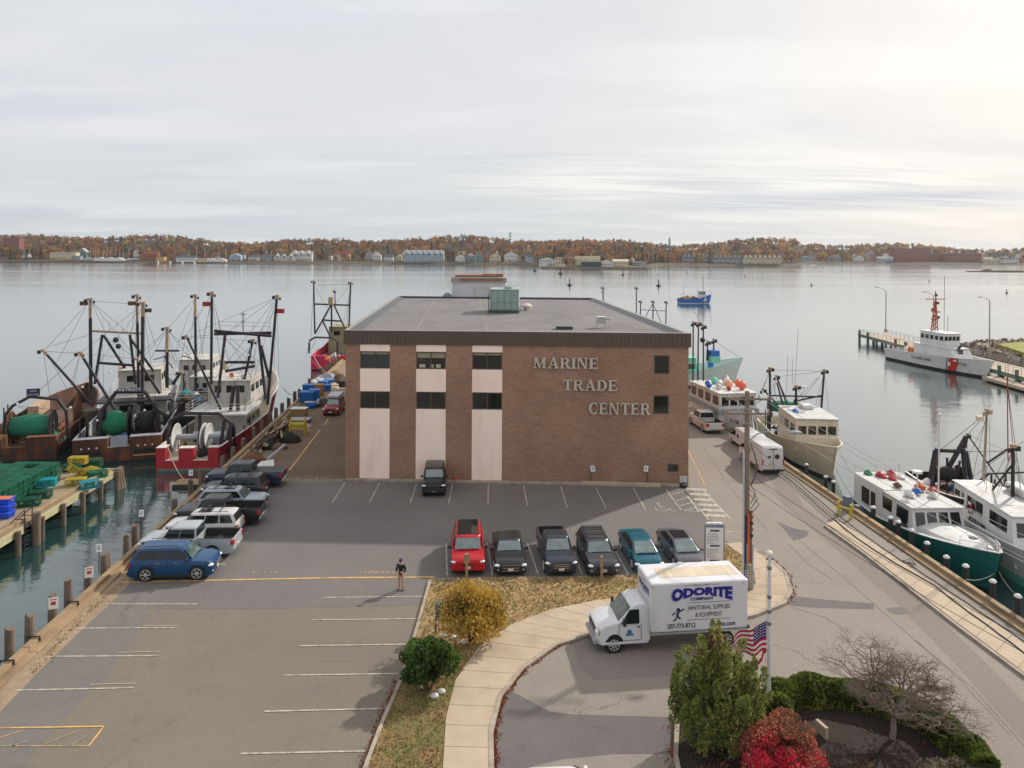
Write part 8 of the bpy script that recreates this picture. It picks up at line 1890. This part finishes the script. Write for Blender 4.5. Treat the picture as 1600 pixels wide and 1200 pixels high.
HS=[(4,30,371,385,230,'r','k','brick apartment block among evergreens at the far left shore','flat','building',4,0,14),(78,118,394,405,26,'c','p','long cream two storey building on the left far shore','flat','building',2,0,12),(121,135,388,400,60,'t','p','teal grey gabled house beside the boatyard','front'),(112,125,400,407,14,'g','k','low grey shed on the boatyard beach','flat','shed',1),
  (223,246,392,408,18,'o','o','rust red barn by the boatyard','gable','barn',1),(244,256,401,410,10,'y','o','small yellow brown lean to beside the red barn','flat','shed',1),(275,305,399.5,411,8,'w','n','white boathouse with a dark blue roof on the water','gable','boathouse',1),(307,324,404,411,8,'c','p','low cream boathouse beside the blue roofed one','flat','boathouse',1),(358,376,396,409,22,'b','p','pale blue gabled house left of the cove','front'),(388,404,398,408,30,'w','k','white house with dark roof at the cove','gable'),
  (405,424,398,409,20,'g','k','grey gabled house on the shore, left of the white group'),(428,460,397,408,22,'w','k','white house with three dormers on the far shore','gable','house',1,3),(456,487,392,406,30,'w','p','largest white house of the group with gabled bays','gable','house',2,3),(522,546,392.5,402,60,'c','o','low tan house with brown roof up the bank'),(570,582,393,405,36,'g','k','grey steep roofed house left of a white one','front'),(582,595,395,405,34,'w','p','small white house right of the grey steep roofed one','front'),(600,614,398,406,28,'w','k','low white cottage before the apartment block'),
  (631,693,391,409,16,'b','p','large pale blue apartment block with a row of gables on the far shore','gable','apartment building',4,7,14),(712,726,398,409,18,'w','p','white cottage right of the apartment block','front'),(728,753,397,409,20,'t','p','teal blue flat building behind the far flag','flat','building',2),(765,782,396,409,24,'c','p','pale house near the far flag with a gabled front','front'),(788,809,393,407,30,'w','p','bright white gabled house on the bank','front'),
  (843,868,402,419,8,'w','p','white boathouse at the left end of the far wharf','front','boathouse',2),(868,900,402,413,30,'c','p','cream two storey shop behind the far wharf','flat','building'),(899,938,400,414,22,'c','c','cream roofed boatyard shed behind the green doors','flat','shed',1),(909,940,408,421.5,3,'d','c','dark green boatyard hall with open doors on the water','flat','boat shed',0),(940,957,406,421.5,4,'w','p','white gabled hall with a round blue door on the far wharf','front','boat shed',1),(958,982,405,419,12,'c','c','long cream boatyard building right of the white hall','gable','shed',1),(984,992,401,410,40,'w','k','tiny white house before the evergreen clump','front'),(990,1010,411,418,12,'g','p','low grey office at the right end of the far wharf','flat','building',1),
  (1067,1110,398,411,60,'g','k','grey row houses with white dormers, left block','gable','row houses',2,6),(1115,1160,399,414,22,'g','k','grey row houses with white dormers, middle block','gable','row houses',2,6),(1162,1222,399,415,14,'c','k','cream and grey row houses at the point, right block','gable','row houses',3,8),(1240,1267,400,409,22,'b','k','pale blue houses right of the point','gable','house',1,2),(1295,1314,400,409,24,'g','k','grey blue house with two dormers','gable','house',1,2),(1336,1350,399,409,24,'w','k','white steep gabled house on the right shore','front'),(1372,1396,401,409,24,'b','p','pale green wide house before the brick mill','gable'),
  (1399,1454,387.5,409,40,'r','k','large red brick mill on the right far shore','flat','mill building',5,0,20),(1454,1476,397,409,50,'r','k','lower brick wing right of the mill','flat','mill building',3,0,16),(1478,1534,396.5,410,36,'r','k','long low brick block right of the mill','flat','mill building',3,0,16),(1538,1552,402,411,20,'c','p','cream house right of the brick blocks'),(1568,1592,406,413,14,'w','p','low white marina building at the right edge','flat','building',1),(330,346,395,402,90,'w','k','white house high behind the blue roofed boathouse'),(30,44,393,401,60,'w','k','small white house between the left evergreens')]
for h in HS:
 a=list(h)+[None]*(13-len(h));fhouse(a[0],a[1],a[2],a[3],a[4],a[5],a[6],a[7],a[8]or 'gable',a[9]or 'house',2 if a[10]is None else a[10],a[11]or 0,a[12]or 9.)
cn={'w':'white','c':'cream','b':'pale blue','g':'grey','y':'yellow'}
for k in range(52):
 px=rr.choice((rr.uniform(30,430),rr.uniform(410,640),rr.uniform(700,840),rr.uniform(1230,1400),rr.uniform(1535,1600)));w_=rr.uniform(5,10);bk_=rr.uniform(25,200);yt=404-bk_*.05+rr.uniform(-1.5,1.5);cl_=rr.choice('wwwcbgy')
 fhouse(px,px+w_,yt-3.5,yt+4,bk_,cl_,rr.choice('kkp'),'small '+cn[cl_]+' house among the trees on the far shore',rr.choice(('gable','front')),'house',1,0,8.,'far_house','small '+cn[cl_]+' houses among the far trees')
# far wharf, breakwater and beach
def farbox(px0,px1,back,dep,h,m,name,label,cat,z=None):
 Y=shY((px0+px1)/2)+back;k_=Y/FPX;mb=MB();mb.box(((px0+px1)/2-800)*k_,Y+dep/2,WZ+h/2-.5,(px1-px0)*k_,dep,h+1);o=mb.build(name,m);
 return tag(o,label,cat)
farbox(846,1010,-6,30,2.2,mat('wharf_far',srgb(112,98,84),.9,var=.2,scale=.2),'far_wharf','low brown timber wharf in front of the far boatyard','wharf')
farbox(0,195,-12,10,1.6,M_junk,'boatyard_wharf','long low dark wharf along the far left boatyard','wharf')
for k,(px,py,w,h,lab)in enumerate(((1572,425,90,2.0,'low stone breakwater far out at the right edge'),(1543,424,14,3.0,'rocky outcrop at the left end of the far breakwater'))):
 p=G(px,py,WZ);mb=MB();rs_=[]
 for i in range(9):t=i/8;s=math.sin(math.pi*min(.97,max(.03,t)))**.4;rs_.append([(p.x-w/2+w*t,p.y-3*s,WZ-.4),(p.x-w/2+w*t,p.y-1*s,WZ+h*s*rr.uniform(.7,1)),(p.x-w/2+w*t,p.y+2*s,WZ+h*s*rr.uniform(.7,1)),(p.x-w/2+w*t,p.y+5*s,WZ-.4)])
 mb.loft(rs_);tag(mb.build('breakwater',M_junk),lab,'breakwater')
# red work barge at the far wharf
p=G(888,419,WZ);bt_=T('work_barge','red work barge moored at the far wharf','barge',p);mb=MB();mb.box(0,-4,1.,34,7,2.);mb.build('hull',mat('barge_red',srgb(158,54,46),.7),bt_);mb=MB();mb.box(-8,-4,3.4,8,4,3);mb.build('deckhouse',HM['c'],bt_);mb=MB();mb.box(12,-4,2.8,5,4,1.8);mb.build('cargo',M_green,bt_)
# yachts in the boatyard with their masts
def yacht(px,back,L,mast,label,group,colr=None):
 p=SP(px,back);rt=T('sailing_yacht',label,'sailing boat',p,rr.uniform(-.5,.5),group)
 mb=MB();rs_=[]
 for t,w,z in((0,.7,1.3),(.3,1.,1.2),(.7,.85,1.35),(.93,.3,1.6),(1,.03,1.8)):rs_.append([(L*(t-.5),-w*L*.14,z+.9),(L*(t-.5),-w*L*.09,.5),(L*(t-.5),w*L*.09,.5),(L*(t-.5),w*L*.14,z+.9)])
 mb.loft(rs_);mb.build('hull',colr or M_bwhite,rt);mb=MB();mb.box(-L*.05,0,2.9,L*.4,L*.14,.8);mb.build('cabin',M_bwhite,rt)
 mb=MB();mb.tube((L*.08,0,2),(L*.08,0,mast),.16,n=5);mb.build('mast',M_bwhite,rt)
 return rt
YG='sailing boats laid up in the far left boatyard'
for k,px in enumerate((134,141,148,153,160,166,172,180,186,192,201,209,214,296,306,319,340,352)):
 yacht(px,10+(k*7)%22,10+k%3*2,14+(k*5)%9,'laid up sailing boat with a bare mast in the far boatyard' if px<250 else 'laid up sailing boat near the blue roofed boathouse',YG)
for k,(px,s)in enumerate(((156,10),(170,13),(184,9),(330,9),(344,10))):
 p=SP(px,8);mb=MB();mb.prism_y([(-s,0),(s,0),(s*.7,3.6),(0,5.4),(-s*.7,3.6)],0,7);o=mb.build('wrapped_boat',M_bwhite,loc=p);tag(o,'big white shrink wrapped boat in the %s'%['left of the boatyard','middle of the boatyard, largest','right of the boatyard','yard right of the blue roof','far end right of the blue roof'][k],'boat')
for k in range(9):farbox(236+k*9.5,238+k*9.5,-14-(k%3)*3,2.2,2.4+k%2,M_bwhite if k%2 else M_junk,'moored_dinghy','small pale boat moored off the red barn and blue roofed boathouse','boat')['group']='small boats moored off the boathouses'
# landmarks
Y=shY(797)+620;p=GY(797,392,Y);tw_=T('cell_tower','grey lattice antenna tower rising above the far trees','tower',(p.x,Y,20));zt_=GY(797,363.5,Y).z-20;mb=MB()
for x in(-1.6,1.6):mb.tube((x,0,0),(x*.4,0,zt_),.32,n=4)
for k in range(8):mb.tube((-1.5,0,zt_*k/8),(1.5,0,zt_*(k+1)/8),.22,n=4)
mb.build('lattice',M_grey,tw_)
for k in(.62,.8,.96):mb=MB();mb.tube((0,0,zt_*k-1.4),(0,0,zt_*k+1.4),3.2,n=8);mb.build('antenna_ring',mat('antenna',srgb(128,130,134),.6),tw_)
Y=shY(1046)+640;p=GY(1046,380,Y);st_=T('church_steeple','slim dark church steeple above the far trees','steeple',(p.x,Y,30));zt_=GY(1046,369.5,Y).z-30;mb=MB();mb.box(0,0,zt_*.32,4,4,zt_*.64);mb.build('tower',HM['g'],st_);mb=MB();mb.tube((0,0,zt_*.64),(0,0,zt_),2.2,.1,8);mb.build('spire',RF['k'],st_)
Y=shY(738)+4;p=GY(738,409,Y);ff=T('far_flag','small stars and stripes flag on a tall pole across the water','flag',(p.x+5,Y,0));zt_=17;mb=MB();mb.tube((0,0,0),(0,0,zt_),.18,n=5);mb.build('pole',M_bwhite,ff)
for i in range(7):mb=MB();mb.box(-5,0,15.6-i*.8,9.6,.1,.8);mb.build('stripe',M_fred if i%2==0 else M_fwh,ff)
mb=MB();mb.box(-2.2,-.02,14.5,4.2,.14,3.0);mb.build('canton',M_fbl,ff)
# channel buoys
for k,(px,py,s)in enumerate(((835.6,424,1.4),(876,428,1.6),(973.5,430,1.1),(890,446,1.0),(1029,447,1.0),(1073,427,.6),(1164,432,.5),(1268,446,.5),(1573,458,.5),(1452,440,.4))):
 p=G(px,py,WZ);rt=T('channel_buoy','dark channel buoy on the bay, %s'%['left of the far boatyard','before the left end of the far boatyard','before the right end of the far boatyard','nearer one above the roof vent','just left of the blue boat','small, beyond the blue boat','tiny, off the row houses','tiny, off the right shore','small, at the far right','tiny, before the brick mill'][k],'buoy',p,0)
 mb=MB();mb.lathe([(1.3*s,-.4),(1.35*s,.6*s),(.9*s,.9*s),(.001,1.0*s)],n=10);mb.build('float',mat('buoy_dark',srgb(44,48,46),.7),rt);mb=MB();mb.tube((0,0,.8*s),(0,0,3.6*s),.35*s,.25*s,6);mb.tube((0,0,3.2*s),(0,0,4.2*s),.6*s,.1,6);mb.build('lantern_mast',MATS['buoy_dark'],rt)
# == EAST CONCRETE PIER
ep=T('concrete_pier','long concrete pier with railings at the right across the water','pier',(0,0,0))
EA,EB=G(1342,521,0),G(1604,590,0);ex=Vector((EB-EA).xy.to_3d()).normalized();en=Vector((ex.y,-ex.x,0))*-1
if en.x<0:en=-en
EW=6.
def EPp(t,s,z=0):return EA+ex*t+en*s+Vector((0,0,z))
LE=(EB-EA).length+25
mb=MB();mb.prism([tuple(EPp(0,0).xy),tuple(EPp(LE,0).xy),tuple(EPp(LE,EW).xy),tuple(EPp(0,EW).xy)],-.45,0);mb.build('deck',M_conc,ep)
mb=MB();mb.bar(EPp(0,-.1,-.35),EPp(LE,-.1,-.35),.2,.7);mb.build('fender_board',mat('fender_green',srgb(98,116,100),.8,var=.2),ep)
M_prail=mat('pier_rail',srgb(140,138,134),.6)
for s in(.1,EW-.1):
 mb=MB()
 for z in(.4,.75,1.1):mb.tube(EPp(0,s,z),EPp(LE,s,z),.035,n=4)
 k=0.
 while k<LE:mb.tube(EPp(k,s,0),EPp(k,s,1.1),.04,n=4);k+=2.
 mb.build('railing',M_prail,ep)
k=1.
while k<LE:
 for s in(-.25,EW*.5):mb=MB();mb.tube(EPp(k,s,-4),EPp(k,s,.9 if s<0 and int(k)%2 else-.4),.28,n=7);mb.build('pile',mat('pile_green',srgb(82,100,88),.8,var=.25),ep)
 k+=4.5
for px,py,top,lab in((1384,519,455,'far left street lamp on the concrete pier'),(1458.5,532,462,'middle street lamp behind the white cutter'),(1546,552,470,'right street lamp on the concrete pier')):
 p=G(px,py);h=GY(px,top,p.y).z;rt=T('street_lamp',lab,'street lamp',(p.x,p.y,0),0,None)
 mb=MB();mb.box(0,0,.4,.5,.5,.8);mb.build('base',M_conc,rt);mb=MB();mb.tube((0,0,.4),(0,0,h),.13,.09,8);mb.build('pole',M_prail,rt,smooth=50)
 s_=p.y/FPX;mb=MB();mb.path([(0,0,h),(-5*s_,0,h+3.5*s_),(-10*s_,0,h+5.5*s_),(-13*s_,0,h+6*s_)],.06,5);a_=mb.build('arm',M_prail,rt);mb=MB();mb.ball((-14.5*s_,0,h+6*s_),.35,8,5,sc=(1.6,.6,.35));mb.build('lamp_head',M_prail,a_)
# walkway float beside the pier and the shore behind it
p0,p1=G(1546,590,WZ+.5),G(1640,616,WZ+.5);mb=MB();mb.bar(p0,p1,2.4,.5);tag(mb.build('floating_walkway',M_conc),'low floating walkway below the concrete pier at the right edge','walkway')
# bank behind the pier
bp=[(1500,537),(1530,533),(1600,531),(1760,531),(1900,560),(1900,640),(1700,600),(1604,566),(1560,551)]
Pp=[G(a,b,-.3)for a,b in bp];mb=MB();mb.prism([tuple(p.xy)for p in Pp],-4,-.1);tag(mb.build('rocky_bank',mat('riprap',srgb(136,122,110),.95,var=.45,scale=1.2,bump=1.,bscale=2)),kind='structure')
gp_=[(1557,537),(1600,534),(1760,533),(1900,562),(1900,610),(1700,572),(1600,551)]
Pp=[G(a,b,.7)for a,b in gp_];mb=MB();mb.prism([tuple(p.xy)for p in Pp],-1,.7);tag(mb.build('lawn_bank',mat('lawn',srgb(132,134,62),.95,var=.2,scale=.4,dirt=srgb(140,128,66),dscale=.15)),kind='structure')
q=[]
VGb=[G(a,b,0)for a,b in bp]
while len(q)<1600:
 t=gg.uniform(0,1);a,b=VGb[0],VGb[-1];x=gg.uniform(min(p.x for p in VGb),min(p.x for p in VGb)+60);y=gg.uniform(min(p.y for p in VGb),max(p.y for p in VGb))
 if inpoly(x,y,VGb):q.append((x,y,-.05+gg.uniform(0,.2)))
tag(leaves('riprap_stones',np.array(q),.8,[mat('stone_warm',srgb(156,140,124),.9,var=.3),mat('stone_grey',srgb(130,122,116),.9,var=.3)],seed=4,up=1.),kind='stuff')
# == HAZE
mb=MB();mb.box(0,1190,60,6400,3000,128+6+4)
hm=bpy.data.materials.new('haze');hm.use_nodes=True;ht_=hm.node_tree;ht_.nodes.remove(ht_.nodes['Principled BSDF'])
pv=ht_.nodes.new('ShaderNodeVolumePrincipled');pv.inputs['Color'].default_value=(.90,.93,.97,1);pv.inputs['Density'].default_value=.00006;pv.inputs['Anisotropy'].default_value=.3
ht_.links.new(pv.outputs[0],ht_.nodes['Material Output'].inputs['Volume'])
hz=mb.build('haze',hm);hz['kind']='stuff';hz.location.z=-6
